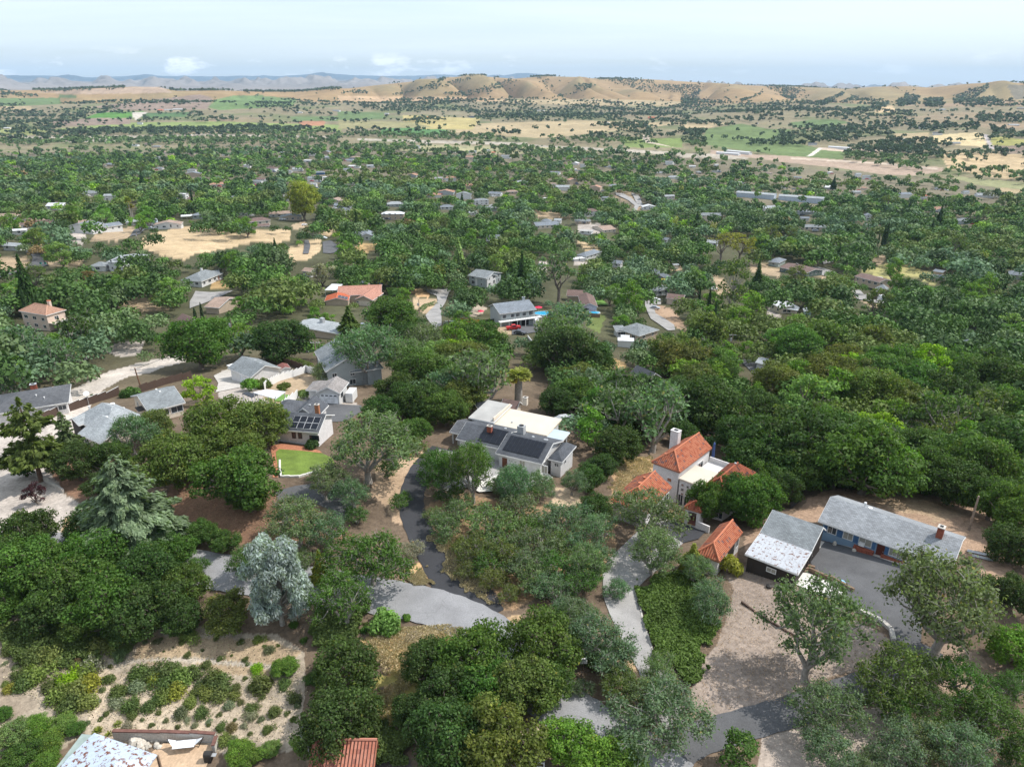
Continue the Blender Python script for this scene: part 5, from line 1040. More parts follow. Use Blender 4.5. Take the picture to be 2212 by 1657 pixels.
# --- blue ranch house
r, (w,) = house('blue_ranch_house', 'long blue sided ranch house with a grey shingle gable roof and red brick planters',
  [('b4', (732,430), (1700,770), (868,245), 2.75, 1.9, 'gable', R_GREY, BLUEW, {'ov': .6})], wins=False, mark='the long blue ranch house'); L = w.L; BR = w
w.roof.data.materials[0] = shingle('light_grey_blue_shingle', (.27,.285,.30))
for u0, ww in ((.075, .075), (.2, .08), (.325, .10)):
    w.win('F', L*u0, 1.0, L*ww, 1.35, gm=GLASSB if u0 > .1 else GLASS)
    for du in (-.028, ww+.004): MB().box(w.P(L*(u0+du), .6-.06, .95), w.U*(L*.024), w.V*.06, up*1.45).build('shutter', BLUED, r)
w.win('F', L*.555, .95, L*.145, 1.4, bars=4, gm=GLASSB)
for du in (-.03, .148): MB().box(w.P(L*(.555+du), .54, .9), w.U*(L*.026), w.V*.06, up*1.5).build('shutter', BLUED, r)
w.door('F', L*.465, 1.0, 2.1, mat('dark_red_door', (.10,.025,.015)))
for u0, u1 in ((.30, .455), (.51, .75)): MB().box(w.P(L*u0, .0, -.8), w.U*(L*(u1-u0)), w.V*.55, up*1.55).build('brick_planter', BRICK, r)
w.chimney(L*.845, w.D*.44, .8, .9, 1.9, BRICK, CONC); w.vent(L*.27, w.D*.56, .12, .9, WTRIM); w.vent(L*.31, w.D*.6, .2, .3, WTRIM)
MB().box(w.P(L*.335, .1, 1.0), w.U*.7, w.V*.45, up*.5).build('air_conditioner', WTRIM, r)
for k in range(15):
    p = w.P(L*(.03+.67*k/14)+random.uniform(-.3, .3), -.1 if k > 4 else .1, 0); s_ = random.uniform(.18, .34)
    me_ = MB().tube([p+Vector((0,0,-.3)), p+Vector((0,0,s_*.8)), p+Vector((0,0,s_*1.3))], [s_, s_*.9, s_*.3], 6)
    if k % 3 == 0 and k < 7: tag(me_.build('garden_rock', ROCK), 'pale rock in the bed below the blue wall', 'rock', 'rocks along the blue house front')
# --- corner canopy with flaking paint, bottom left
pc, cc = pad_at('b7', (385,878), (1015,795), 2.8); rc_ = thing('pavilion', 'patio pavilion with a white hipped roof peeling to brown patches, bottom left corner', 'pavilion', (cc.x, cc.y, pc)); LANDMARKS.append((cc.x, cc.y, 'the peeling patio roof'))
ap = plane_pt(*Z('b7', 610, 655), pc+3.4); e1 = plane_pt(*Z('b7', 1018, 797), pc+2.8); e2 = plane_pt(*Z('b7', 350, 905), pc+2.8); ap2 = plane_pt(*Z('b7', 745, 850), pc+4.1); e3 = plane_pt(*Z('b7', 700, 1250), pc+2.8)
PEEL = ribbed('peeling_painted_roof', (.44,.51,.60), .55, .6, 0, stain=(.17,.07,.045), stain_t=.53, stain_s=2.2)
mb = MB(); mb.slab([ap, e1, ap2], .12); mb.slab([ap, ap2, e2], .12); mb.slab([ap2, e1, e3], .12); mb.slab([ap2, e3, e2], .12); mb.build('roof', PEEL, rc_)
for p in (e1, e2, ap): MB().box(Vector((p.x, p.y, pc-.5))+Vector((-.1,-.1,0)), (.2,0,0), (0,.2,0), (0,0,p.z-pc+.4)).build('post', WOODT, rc_)
keep_clear([Z('b7', 385, 878), Z('b7', 610, 655), Z('b7', 1018, 797), Z('b7', 950, 878)]); keep_clear(ZP('b7', (740,680),(1400,680),(1390,770),(1330,878),(900,878)))
gp = thing('lean_to_roof', 'flat grey green roof slope left of the peeling patio roof', 'lean-to', (ap.x-6, ap.y-4, pc))
g1 = [plane_pt(*Z('b7', *p), pc+3.0) for p in ((530,662),(596,668),(378,878),(355,890))]; MB().slab(g1, .15).build('roof', mat('grey_green_roof', (.26,.32,.30), .8, .8, .2), gp); MB().prism([Vector(p) for p in g1], pc-1, pc+2.8).build('wall', CREAM, gp)
r, (w,) = house('tiled_cottage', 'low house with a faded red tiled roof cut by the bottom edge of the photo', [('b8', (-165,860), (160,862), (95,742), 2.7, 1.2, 'gable', tile_mat('brick_red_tile', (.40,.15,.10), (.46,.20,.14), (.30,.12,.09)), TAN, {'ridge': .9, 'trim': TE})], wins=False, clear=True, mark='the faded red roof at the bottom edge')

# ------------------------------------------------------------------ houses of the middle distance
H = house
r, ws = H('hilltop_house', 'white two storey house with blue grey gable roof and a long porch on the left hill', [('a4', (790,308), (898,278), (712,268), 5.4, 1.7, 'gable', R_BLUE, WHITE), ('a4', (826,325), (1062,290), 8.5, 3.0, 1.5, 'gable', R_BLUE, WHITE)], mark='the white hilltop house')
ws[0].chimney(ws[0].L*.7, ws[0].D*.3, .9, .6, 1.6, WTRIM)
H('hilltop_garage', 'white garage with a pale blue roof between the hilltop house and the tall palms', [('a4', (1080,272), (1222,262), 6.5, 2.7, 1.2, 'gable', R_LGREY, WHITE)], 'garage', mark='the hilltop garage')
H('metal_shed', 'small pale blue shed at the end of the hilltop drive', [('a4', (1270,246), (1350,244), 4.5, 3.0, .9, 'gableX', R_LGREY, mat('pale_blue_paint', (.5,.58,.66)))], 'shed', wins=False, mark='the pale blue shed')
H('ranch_house', 'grey green house with white lean-to above the dry hillside', [('a4', (1655,212), (1800,208), 8.5, 2.9, 1.4, 'hip', R_BLUE, GREENW), ('a4', (1562,222), (1662,216), 6, 2.5, .4, 'shed', R_WHITE, WHITE, {'open': True})], mark='the grey green house above the dry hillside')
r, ws = H('hillside_house', 'house with a pale grey roof carrying three solar arrays and clutter on its terrace, left hillside', [('a4', (918,612), (1052,622), (1135,540), 4.6, 1.2, 'gable', R_LGREY, WHITE), ('a4', (765,650), (905,650), 7, 2.8, 1.4, 'hip', R_GREY, WHITE)], mark='the hillside house with solar panels')
ws[0].solar(ws[0].L*.62, ws[0].L*.95, 1, 4, 2, 2); ws[0].solar(ws[0].L*.2, ws[0].L*.5, 2, 5, 2, 2)
r, ws = H('hip_roof_house', 'grey hip roofed house with a brick fronted gable and white chimney', [('a4', (1560,770), (1740,782), (1895,705), 2.9, 2.6, 'hip', R_GREY, WHITE), ('a4', (1760,735), (1900,722), 7, 3.0, 1.4, 'gable', R_GREY, BRICKP)], mark='the grey hip roofed house with brick gable')
ws[0].chimney(ws[0].L*.15, ws[0].D*.8, .8, .8, 2.2, WTRIM)
r, ws = H('villa', 'pale pink two storey villa with a tan tiled hip roof and pillared deck, far left', [('a4', (160,1035), (395,1075), (575,1025), 6.2, 2.2, 'hip', T_SALMON, PINK)], mark='the pale pink villa')
w = ws[0]; w.chimney(w.L*.62, w.D*.75, 1.2, .8, 2.6, PINK, T_ORANGE)
dk = MB().box(w.P(w.L-.4, .6, 2.9), w.U*5.0, w.V*6, up*.35).build('deck', CREAM, r); MB().box(w.P(w.L+4.45, .6, 3.252), w.U*.12, w.V*6, up*1.0).build('parapet', STUCCO, r)
for k in range(3): MB().box(w.P(w.L+4.0, .8+2.5*k, -3), w.U*.5, w.V*.5, up*5.9).build('pillar', PINK, r)
keep_clear([tuple(map(float, proj(*q))) for q in (w.P(w.L,.0,0), w.P(w.L+5,0,0), w.P(w.L+5,5,4), w.P(w.L,5,4))])
H('brown_roof_house', 'house with a steep plum brown roof below the long tan roof', [('a4', (1500,1130), (1600,1180), (1680,1100), 2.9, 2.4, 'gable', R_BROWN, PINK)], mark='the plum brown roof')
H('tan_roof_house', 'long tan shingle roof beside the concrete drive', [('a4', (1760,1000), (1890,1010), (1925,910), 2.7, 1.8, 'gable', R_TAN, TAN)], wins=False, mark='the long tan roof')
H('cottage', 'low white roof among trees at the left edge', [('a4', (90,346), (225,338), 6, 2.6, .6, 'gable', R_WHITE, WHITE)], mark='the low white roof at the left edge')
H('low_house', 'low house with pale roof glimpsed behind the lane of the left edge', [('a4', (10,470), (160,480), 7, 2.6, 1.0, 'gable', R_LGREY, WHITE)], mark='the pale roof by the left lane')
r, ws = H('red_roof_villa', 'wide villa with faded pink tiled roofs and one orange wing carrying solar panels', [('a5', (855,934), (1008,944), 12, 2.9, 1.7, 'gableX', T_PINK, TAN), ('a5', (700,905), (1085,890), (760,822), 2.9, 2.0, 'gable', T_PINK, TAN), ('a5', (590,952), (800,945), 9, 2.7, 1.3, 'gableX', T_ORANGE, TAN)], wins=False, mark='the pink roofed villa')
ws[0].door('F', ws[0].L*.2, ws[0].L*.6, 2.1, CREAM, 0, 'garage_door'); ws[2].solar(ws[2].L*.55, ws[2].L*.95, .4, 4.4, 3, 2); ws[1].chimney(ws[1].L*.7, ws[1].D*.7, .8, .6, 1.2, TAN)
for o_ in (ws[0].win('F', .4, 1.2, 1, .8),): pass
def cover(name, label, key, pts, h, m, cat='patio cover', mark=None, drop=.25):
    a = hit(*Z(key, *pts[0]), h); root = thing(name, label, cat, a); P = [plane_pt(*Z(key, *p), a.z+h) for p in pts]
    MB().slab(P, .14).build('roof', m, root)
    for p in P:
        c = sum(P, Vector())/len(P); q = p.lerp(c, .08); MB().box(Vector((q.x-.07, q.y-.07, a.z-1)), (.14,0,0), (0,.14,0), (0,0,h+.85)).build('post', WTRIM, root)
    keep_clear(ZP(key, *pts)); c = sum(P, Vector())/len(P); FOOT.append((c.x, c.y, 1, 0, (P[1]-P[0]).length/2, 3))
    if mark: LANDMARKS.append((c.x, c.y, mark))
    return root
cover('patio_cover', 'white flat patio cover on posts at the left end of the pink roofed villa', 'a5', [(592,856),(700,858),(752,803),(655,802)], 3.2, R_WHITE)
cover('patio_cover', 'white patio roof on posts inside the white fence beside the small garden lawn', 'b1', [(700,735),(945,806),(1056,727),(850,700)], 2.8, R_WHITE)
cover('greenhouse', 'low glazed roof with white bars left of the white patio roof', 'b1', [(585,745),(690,790),(760,755),(640,728)], 2.3, SOLAR, 'greenhouse')
H('brown_roof_house', 'two level house with dark brown tiled roofs above the dry slope', [('a5', (-60,268), (128,250), 9, 3.0, 1.9, 'hip', R_BROWN, CREAM), ('a5', (0,308), (120,300), 5.5, 2.9, 1.2, 'gable', R_BROWN, CREAM, {'dp': -1.5})], mark='the dark brown roofs above the dry slope')
H('narrow_house', 'narrow white two storey house with a grey blue roof', [('a5', (752,170), (820,165), 8, 5.4, 1.6, 'gableX', R_BLUE, WHITE)], mark='the narrow white two storey house')
H('annex', 'small pale blue shed roof below the narrow white house', [('a5', (770,290), (823,288), 4, 2.4, .5, 'gable', R_LGREY, WHITE)], 'annex', wins=False)
H('gable_house', 'white house with a grey blue roof and a gable towards the camera, middle left', [('a5', (900,392), (1012,388), (830,355), 3.0, 1.6, 'gableX', R_BLUE, WHITE), ('a5', (835,378), (900,385), 7, 3.0, 1.5, 'gable', R_BLUE, WHITE)], mark='the white gabled house')
H('ranch_house', 'small white house with a dark grey hip roof among bright green trees', [('a5', (1592,140), (1706,138), 8, 2.8, 1.7, 'hip', R_BLUE, WHITE)], mark='the small dark hip roof')
H('cottage', 'tiny white house with pale roof beneath the dense oaks', [('a5', (1842,190), (1912,186), 6, 2.6, 1.2, 'gable', R_LGREY, WHITE)], mark='the tiny white house')
H('steep_house', 'steep blue grey single slope roof between dark oaks', [('a5', (1990,432), (2110,432), 9, 3.2, 3.6, 'gable', R_BLUE, DTRIM)], wins=False, mark='the steep blue grey roof')
H('gable_house', 'grey house with three crossing gables and a white chimney', [('a5', (1830,728), (1985,755), (2030,690), 5.2, 1.8, 'gable', R_GREY, GREYW), ('a5', (2000,765), (2085,730), 8, 4.6, 1.8, 'gableX', R_LGREY, WHITE)], mark='the grey house with three gables')
H('low_house', 'low pale grey roof with a big cooler behind the round dark conifer', [('a5', (330,1165), (720,1235), (560,1110), 2.8, .8, 'gable', R_LGREY, TAN)], wins=False, mark='the low pale roof with a cooler')[1][0].box_vent(7, 5, 1.3, 1.6)
r, ws = H('pool_house', 'two storey grey house with a slate roof, long balcony and open carport above the pool', [('a6', (-105,1062), (212,1022), (160,950), 5.9, 2.1, 'gable', R_BLUE, GREYW, {'ridge': .62})], wins=False, mark='the grey house with a balcony'); w = ws[0]; L = w.L
w.chimney(L*.86, w.D*.66, 1.0, .9, 3.2, GREYW, GALV, z0=5.8)
for u in (.08, .3, .44, .62, .8): w.win('F', L*u, 3.7, 1.7, 1.5 if u < .7 else 2.0, bars=2)
for u in (.35, .6): MB().box(w.P(L*u, .40, .0), w.U*3.0, w.V*.06, up*2.3).build('carport_shade_panel', BLACK, r)  # flat black panels paint the shade inside the carport bays
MB().box(w.P(-.5, -1.6, 2.85), w.U*(L+2.2), w.V*2.0, up*.18).build('balcony', WTRIM, r); MB().box(w.P(-.5, -1.6, 3.85), w.U*(L+2.2), w.V*.06, up*.06).build('handrail', BLACK, r)
for k in range(26): MB().box(w.P(-.5+(L+2.2)*k/25.2, -1.58, 3.03), w.U*.04, w.V*.04, up*.82).build('baluster', BLACK, r)
for k in range(6): MB().box(w.P(-.3+(L+1.8)*k/5, -1.55, -2), w.U*.16, w.V*.16, up*4.84).build('post', WTRIM, r)
keep_clear(ZP('a6', (-230,940),(150,915),(230,1000),(340,1010),(360,1080),(260,1120),(270,1200),(130,1260),(-20,1240),(-250,1200)))
r, ws = H('mauve_roof_house', 'house with two long mauve brown roofs and pale pink gable beside a lawn', [('a6', (600,1000), (742,1000), 18, 2.9, 1.6, 'gableX', R_BROWN, mat('lilac_stucco', (.55,.47,.52))), ], wins=False, mark='the mauve roofed house')
ws[0].win('F', ws[0].L*.3, 1, 1.2, 1.2)
r, ws = H('mauve_roof_wing', 'rear wing with a mauve brown roof nearer the grey pine', [('a6', (470,905), (640,912), (510,855), 2.9, 1.6, 'gable', R_BROWN, TAN)], 'house wing', wins=False)
r, ws = H('hip_roof_house', 'grey green hip roofed house with a lean-to beside two white sheds, below the lane', [('a6', (905,1190), (1100,1252), (1150,1160), 2.8, 2.0, 'hip', R_GREY, TAN), ('a6', (900,1215), (985,1212), 5, 2.5, .8, 'shed', R_GREY, WHITE)], mark='the grey hip roof below the lane')
ws[0].vent(ws[0].L*.5, ws[0].D*.3, .15, .4); ws[0].vent(ws[0].L*.7, ws[0].D*.5, .15, .4)
H('container_shed', 'long white ribbed shed in front of the grey hip roof', [('a6', (914,1292), (1054,1298), 3.2, 2.5, .15, 'shed', R_WHITE, WTRIM, {'ov': .1})], 'shed', wins=False, mark='the long white shed'); H('metal_shed', 'smaller white shed right behind the long ribbed shed', [('a6', (940,1262), (1015,1266), 2.6, 2.2, .5, 'gable', R_WHITE, WTRIM, {'ov': .1})], 'shed', wins=False)
H('ranch_house', 'grey hip roofed house right of the lime green tree', [('a6', (1175,845), (1250,868), (1296,820), 2.8, 1.8, 'hip', R_GREY, WHITE)], mark='the grey roof beside the lime tree')
H('ranch_house', 'blue grey roofed house with a white garage in front, mid centre', [('a6', (556,552), (640,566), (684,510), 2.8, 1.8, 'hip', R_BLUE, WHITE), ('a6', (535,590), (635,580), 5, 2.5, .4, 'flat', R_WHITE, WHITE)], mark='the blue grey roof with white garage')
H('cottage', 'blue grey roof corner showing between two round oaks', [('a6', (860,622), (942,630), 6, 2.7, 1.4, 'gable', R_BLUE, WHITE)], mark='the blue grey roof corner')
H('ranch_house', 'long blue grey roof beside the yellow parasol', [('a6', (1195,690), (1345,762), (1300,700), 2.7, 1.2, 'gable', R_BLUE, GREYW)], mark='the long blue grey roof by the yellow parasol')
H('ranch_house', 'white house with blue grey hip roof left of the far centre yards', [('a6', (250,258), (330,262), 7, 2.7, 1.4, 'hip', R_BLUE, WHITE)], mark='the far white hip roof'); H('ranch_house', 'pale roofed neighbour right of the far white hip roof', [('a6', (362,254), (425,256), 7, 2.7, 1.2, 'gable', R_LGREY, WHITE)])
H('cottage', 'small grey cottage with dark doorway in the centre yards', [('a6', (545,262), (680,262), 7, 2.6, 1.2, 'gable', R_GREY, TAN)], mark='the small grey cottage'); H('tan_roof_house', 'house with a tan gable roof next to the white camper', [('a6', (790,340), (905,330), (880,290), 2.7, 1.8, 'gable', R_TAN, CREAM)], mark='the tan gable roof')
H('low_house', 'flat pale roofed house with white carport in the centre yards', [('a6', (580,345), (690,352), 8, 2.6, .5, 'gable', R_PALE, WHITE)], mark='the flat pale roof'); H('ranch_house', 'white gabled house with dark roof above the big pines', [('a6', (1335,425), (1382,418), (1250,395), 2.8, 1.4, 'gableX', R_BLUE, WHITE)], mark='the white gable above the pines')
H('ranch_house', 'white house with very pale blue roof left of the yellow green pines', [('a6', (1680,445), (1780,452), 9, 2.8, 1.5, 'gable', R_LGREY, WHITE)], mark='the very pale blue roof'); H('cottage', 'tan roofed house tip above the very pale blue roof', [('a6', (1520,380), (1592,385), 7, 2.7, 1.5, 'hip', R_TAN, CREAM)])
H('storage_shed', 'upright white shed left of the round olive tree', [('a6', (1395,640), (1448,640), 4, 2.9, .3, 'gable', R_LGREY, WTRIM)], 'shed', wins=False); H('storage_shed', 'upright white shed right of the round olive tree', [('a6', (1560,628), (1602,628), 4, 2.9, .3, 'gable', R_PALE, WTRIM)], 'shed', wins=False)
H('hillside_house', 'pink walled house between the dark pines', [('a6', (1330,925), (1480,940), 8, 3.0, 1.4, 'gable', R_BROWN, PINK)], mark='the pink walled house')
H('dark_roof_house', 'dark charcoal roof below the tall pines, bottom of the middle distance', [('a6', (1020,1570), (1180,1640), (1185,1560), 2.9, 1.8, 'gable', R_DARK, TAN)], wins=False, mark='the dark charcoal roof'); H('cottage', 'white walled house with pale roof in the far left of centre', [('a5', (390,690), (470,700), 6, 2.6, 1.2, 'gable', R_TAN, WHITE)])
r, ws = H('ranch_house', 'long brown roofed ranch house with dark green walls on the right slope', [('a7', (95,655), (330,712), (160,608), 2.8, 1.5, 'gable', R_BROWN, mat('dark_green_wall', (.10,.14,.12)))], mark='the long brown roof on the right slope'); ws[0].chimney(ws[0].L*.3, ws[0].D*.55, 1.2, .8, 1.3, BLACK)
H('ranch_house', 'blue grey hip roof just behind the long brown roof', [('a7', (0,608), (95,622), (150,590), 2.8, 1.4, 'hip', R_BLUE, GREENW)])
r, ws = H('metal_roof_house', 'house with wide white metal roofs and a shed wing, right of the yellow green trees', [('a7', (12,962), (110,1012), (248,990), 3.2, .7, 'gable', R_WHITE, CREAM, {'ridge': .4}), ('a7', (110,1010), (255,1032), 4, 2.7, .4, 'shed', ribbed('grey_metal_roof', (.42,.45,.47), .4), CREAM)], mark='the white metal roofed house')
H('greenhouse_shed', 'pale teal sheds behind the white metal roofed house', [('a7', (312,1040), (385,1045), 5, 2.6, .6, 'gableX', R_LGREY, mat('teal_paint', (.35,.5,.47)))], 'shed', wins=False)
r, ws = H('hillside_house', 'brown roofed house with tan gables above the parked trailer', [('a7', (945,870), (1070,880), 9, 4.6, 2.2, 'gableX', R_GREY, mat('ochre_wall', (.36,.28,.17))), ('a7', (745,735), (960,790), (790,700), 3.0, 1.2, 'gable', R_BROWN, TAN)], mark='the house above the trailer')
cover('patio_cover', 'bright white patio cover behind the house above the trailer', 'a7', [(925,742),(1003,762),(990,745),(930,735)], 2.8, R_WHITE)
H('brown_roof_house', 'square taupe shingle roof with a small chimney under the power lines', [('a7', (388,1330), (580,1385), (618,1335), 2.9, 2.0, 'hip', R_TAUPE, BRICKP)], mark='the square taupe roof')[1][0].chimney(6, 7, .6, .6, 1.4, BRICK)
H('ranch_house', 'grey white hip roof at the right edge of the wooded slope', [('a7', (2090,722), (2240,735), 10, 2.8, 2.0, 'hip', R_BLUE, WHITE)], mark='the hip roof at the right edge'); H('barn', 'dark grey shed roofs below the golden slope', [('a7', (1440,745), (1545,748), 7, 3.0, .8, 'gable', R_BLUE, TAN)], 'barn', wins=False, mark='the dark shed below the golden slope'); H('barn', 'second dark shed roof just above the first below the golden slope', [('a7', (1425,690), (1510,705), 6, 3.0, .8, 'gable', R_BLUE, TAN)], 'barn', wins=False)
H('tall_house', 'blue grey stepped roofs with a white wall right of centre in the forest', [('a7', (835,215), (905,218), 8, 4.8, 1.8, 'gableX', R_BLUE, WHITE), ('a7', (838,300), (898,305), 6, 4.0, 1.2, 'gable', R_LGREY, WHITE, {'dp': -3})], mark='the stepped blue grey roofs'); H('cottage', 'light blue roofed cottage glimpsed deep in the dark forest', [('a7', (280,235), (360,238), 6, 2.8, 1.2, 'gable', R_BLUE, WHITE)], mark='the light blue roof in the forest')
H('tall_house', 'grey hip roof peeping out left of the lower power pole at the right', [('a7', (1770,1355), (1860,1335), 7, 3.2, 1.8, 'hip', R_BLUE, GREYW)], wins=False, mark='the grey roof among the right oaks'); H('storage_shed', 'small white roof deep in the oaks behind the orange tiled house', [('b3', (1395,120), (1490,130), 5, 2.8, .8, 'gable', R_WHITE, WHITE)], 'shed', wins=False, mark='the small white roof behind the tiled house')
H('low_house', 'pale green roof below the bare grey shrubs right of centre', [('a7', (-110,1480), (-20,1500), 6, 2.8, .8, 'gable', R_LGREY, WHITE)], wins=False)
H('brown_roof_house', 'plum brown roof with a cream chimney beneath the thick palm', [('b2', (1150,360), (1330,392), (1385,305), 2.8, 1.5, 'gable', R_BROWN, CREAM)], wins=False, mark='the plum roof beneath the palm')[1][0].chimney(5, 2, .9, .8, 1.6, CREAM); H('annex', 'small dark grey hip roof with a white window behind the flat cream roof', [('b2', (945,392), (1125,368), 4.5, 2.6, 1.0, 'hip', R_DARK, WHITE)], 'annex', mark='the small dark annex')
# far roofs: (key, x, y, width on the photo, roof, wall, height)
RW = {'g': (R_GREY, 'grey roofed'), 'l': (R_LGREY, 'pale grey roofed'), 'b': (R_BLUE, 'blue grey roofed'), 'w': (R_WHITE, 'white roofed'), 't': (R_TAN, 'tan roofed'), 'n': (R_BROWN, 'brown roofed'), 'r': (T_ORANGE, 'red roofed'), 'd': (R_DARK, 'dark roofed'), 's': (T_SALMON, 'salmon roofed')}
WW = {'w': WHITE, 't': TAN, 'c': CREAM, 'y': GREYW, 'n': NAVY, 'r': BRICKP}
FARH = {'a1': '1080,600,110,tc 1230,615,62,nt 960,545,62,nt 1010,562,64,gt 870,552,50,gw 1480,578,40,nr 720,682,80,bt 1465,612,60,gw 1030,706,52,bw 1240,727,62,gw 470,782,76,tn 262,872,84,lw 1490,742,60,bw 1300,777,64,bw 1600,692,52,ww 1680,782,92,ny 1665,806,80,gw 2072,735,74,bn 2040,782,110,gw 2098,765,42,ww 1990,655,60,ww 2112,632,62,lw 1830,602,40,gn 1810,626,42,tw 1930,712,80,lw 715,905,92,lw 1182,892,60,ww 1232,912,52,nc 1500,902,54,gw 1860,905,40,gw 2030,822,52,lw 905,412,36,bw 1085,320,52,ww 1150,316,74,ww 1036,322,42,rr 440,359,30,ww 386,386,30,ww 42,441,60,wc 805,438,52,wc 1122,238,46,tc 1940,337,40,lw 2175,326,64,bw 2160,378,30,ww 100,676,36,ww 1560,512,40,lw 1225,492,40,wc',
 'a2': '50,652,62,bw 120,656,62,tc 82,692,90,ww 42,722,62,bw 190,690,62,lw 62,806,62,ww 630,772,62,lw 388,820,34,ww 990,876,112,bw 1110,862,92,tt 1332,905,36,ww 1370,818,52,tw 1255,852,42,bw 1382,737,82,bw 1505,712,52,ww 1562,690,44,gw 1745,692,42,by 2152,766,92,lw 2122,672,62,gw 1912,652,52,gw 1172,582,62,tc 852,596,62,gw 832,637,62,sc 985,608,32,rc 712,593,62,lw 480,566,62,gw 1062,633,72,gw 1706,902,64,bw 2130,892,84,lw 842,365,42,dn 1690,496,40,gw 2010,372,56,rr 1720,404,40,ww 292,345,34,lw 1292,327,58,wc 572,369,40,rr 742,256,40,nt 1270,233,30,gw 1920,344,42,ww 940,586,50,lw 560,545,34,wc 700,705,40,nt',
 'a3': '842,546,62,dw 1420,514,54,ww 1652,479,62,dw 1766,541,72,gc 2150,418,62,wy 2200,312,60,gt 1180,306,42,ww 1690,319,44,lw 218,722,64,gw 222,682,32,ww 118,732,62,gt 62,752,52,gy 62,690,52,ww 562,735,42,tc 1192,766,62,gw 1140,751,42,lw 1172,836,42,sc 1132,862,62,lw 662,827,52,gw 742,767,60,gt 545,884,88,tt 1442,888,104,bw 1678,838,72,lw 1842,861,52,bw 1962,884,104,lw 382,797,44,ww 1570,889,50,rw 480,408,24,dw 960,731,34,ww 880,325,34,lw 1550,436,40,lw'}
FAR = []
for key, txt in FARH.items():
    for i, it in enumerate(txt.split()):
        x, y, wd, rw = it.split(','); x, y, wd = float(x), float(y), float(wd)*.78
        g = random.Random(i*31+ord(key[1])); p = hit(*Z(key, x, y)); dist = p.length
        ln = wd*ZK[key][2]*2212/3000/F_OV*dist; dep = min(max(5.5, ln*.55), 11); ln = max(ln, 7.0)
        root = thing('house' if 'arn' not in rw else 'barn', '', 'house', (p.x, p.y, p.z)); ang = g.uniform(-.5, .35)
        U = Vector((math.cos(ang), math.sin(ang), 0)); w = object.__new__(Wing); w.A3 = p-U*ln/2+Vector((0, 0, 0)); w.U = U; w.V = Vector((-U.y, U.x, 0)); w.L = ln; w.D = dep; w.pad = p.z; w.root = root; w.ov = .35; w.base = 1.5; w.ridge = .5
        w.he = 2.9 if g.random() < .75 else 4.6; w.rise = dep*.2 if rw[0] not in 'w' else dep*.09; w.typ = g.choice(['gable', 'hip', 'gable']); w.roofm = RW[rw[0]][0]; w.wallm = WW[rw[1]]
        w.make(.16, WTRIM, False); w.clear()
        if dist < 900: auto_windows(w)
        FAR.append((root, RW[rw[0]][1]+' house', p))
for key, A, B, lab in (('a3', (345,850), (595,868), 'long low commercial building with pale blue wall, left of the pair'), ('a3', (620,872), (915,892), 'long low commercial building with pale blue wall, right of the pair'), ('a3', (275,578), (430,592), 'long white stable roof beside the race track'), ('a3', (215,590), (362,600), 'second long white stable roof nearer the river bed'), ('a3', (940,553), (1075,562), 'long white farm building below the green pasture'), ('a2', (-60,800), (60,832), 'white flat roofed warehouse at the town edge')):
    if lab.startswith('white flat'): continue
    H('long_building', lab, [(key, A, B, 14 if 'comm' in lab else 10, 5.5 if 'comm' in lab else 3.6, 1.2, 'gable', R_LGREY if 'comm' in lab else R_WHITE, mat('pale_blue_wall', (.42,.48,.55)) if 'comm' in lab else WHITE)], 'commercial building' if 'comm' in lab else 'farm building', wins=False, mark='the '+lab.split(',')[0] if 'left' in lab or 'stable' in lab else None)

g = random.Random(77); NEWH = 0
for k in range(900):
    if NEWH >= 48: break
    x, y = g.uniform(-20, 2230), g.uniform(318, 500); p = hit(x, y); dist = p.length; az_ = math.atan2(p.x, p.y)
    if dist > float(rbf(az_))*.84 or dist < 420 or any((p.x-q[0])**2+(p.y-q[1])**2 < (17+dist*.012)**2 for q in FOOT): continue
    if x > 1500 and 430 < y and g.random() < .75: continue
    rk = g.choice('gglbbwwtnlgs'); wk = g.choice('wwwcty'); ln = g.uniform(13, 21); dep = g.uniform(8, 11); root = thing('house', '', 'house', (p.x, p.y, p.z)); ang = g.uniform(-.5, .4); U = Vector((math.cos(ang), math.sin(ang), 0)); w = object.__new__(Wing)
    w.A3 = p-U*ln/2; w.U = U; w.V = Vector((-U.y, U.x, 0)); w.L = ln; w.D = dep; w.pad = p.z; w.root = root; w.ov = .35; w.base = 1.5; w.ridge = .5; w.he = 2.9 if g.random() < .7 else 5.0; w.rise = dep*.2; w.typ = g.choice(['gable', 'hip', 'gableX']); w.roofm = RW[rk][0]; w.wallm = WW[wk]
    w.make(.16, WTRIM, False); w.clear(); NEWH += 1
    if dist < 800: auto_windows(w)
    FAR.append((root, RW[rk][1]+' house', p))
g = random.Random(12); CARSPOTS = []
for k, (root, txt, p) in enumerate(FAR):
    if p.length > 1500 or k % 2: continue
    for j in range(g.choice([1, 1, 2])):
        x, y = p.x+g.uniform(-11, 11), p.y-g.uniform(6, 8.5); px, py = map(float, proj(x, y, gz(x, y))); CARSPOTS.append((x, y, px, py, g.randrange(6), g.choice(['car', 'suv', 'pickup']), g.uniform(-.4, .4))); keep_clear([(px-4, py-5), (px+4, py-5), (px+4, py+2), (px-4, py+2)])
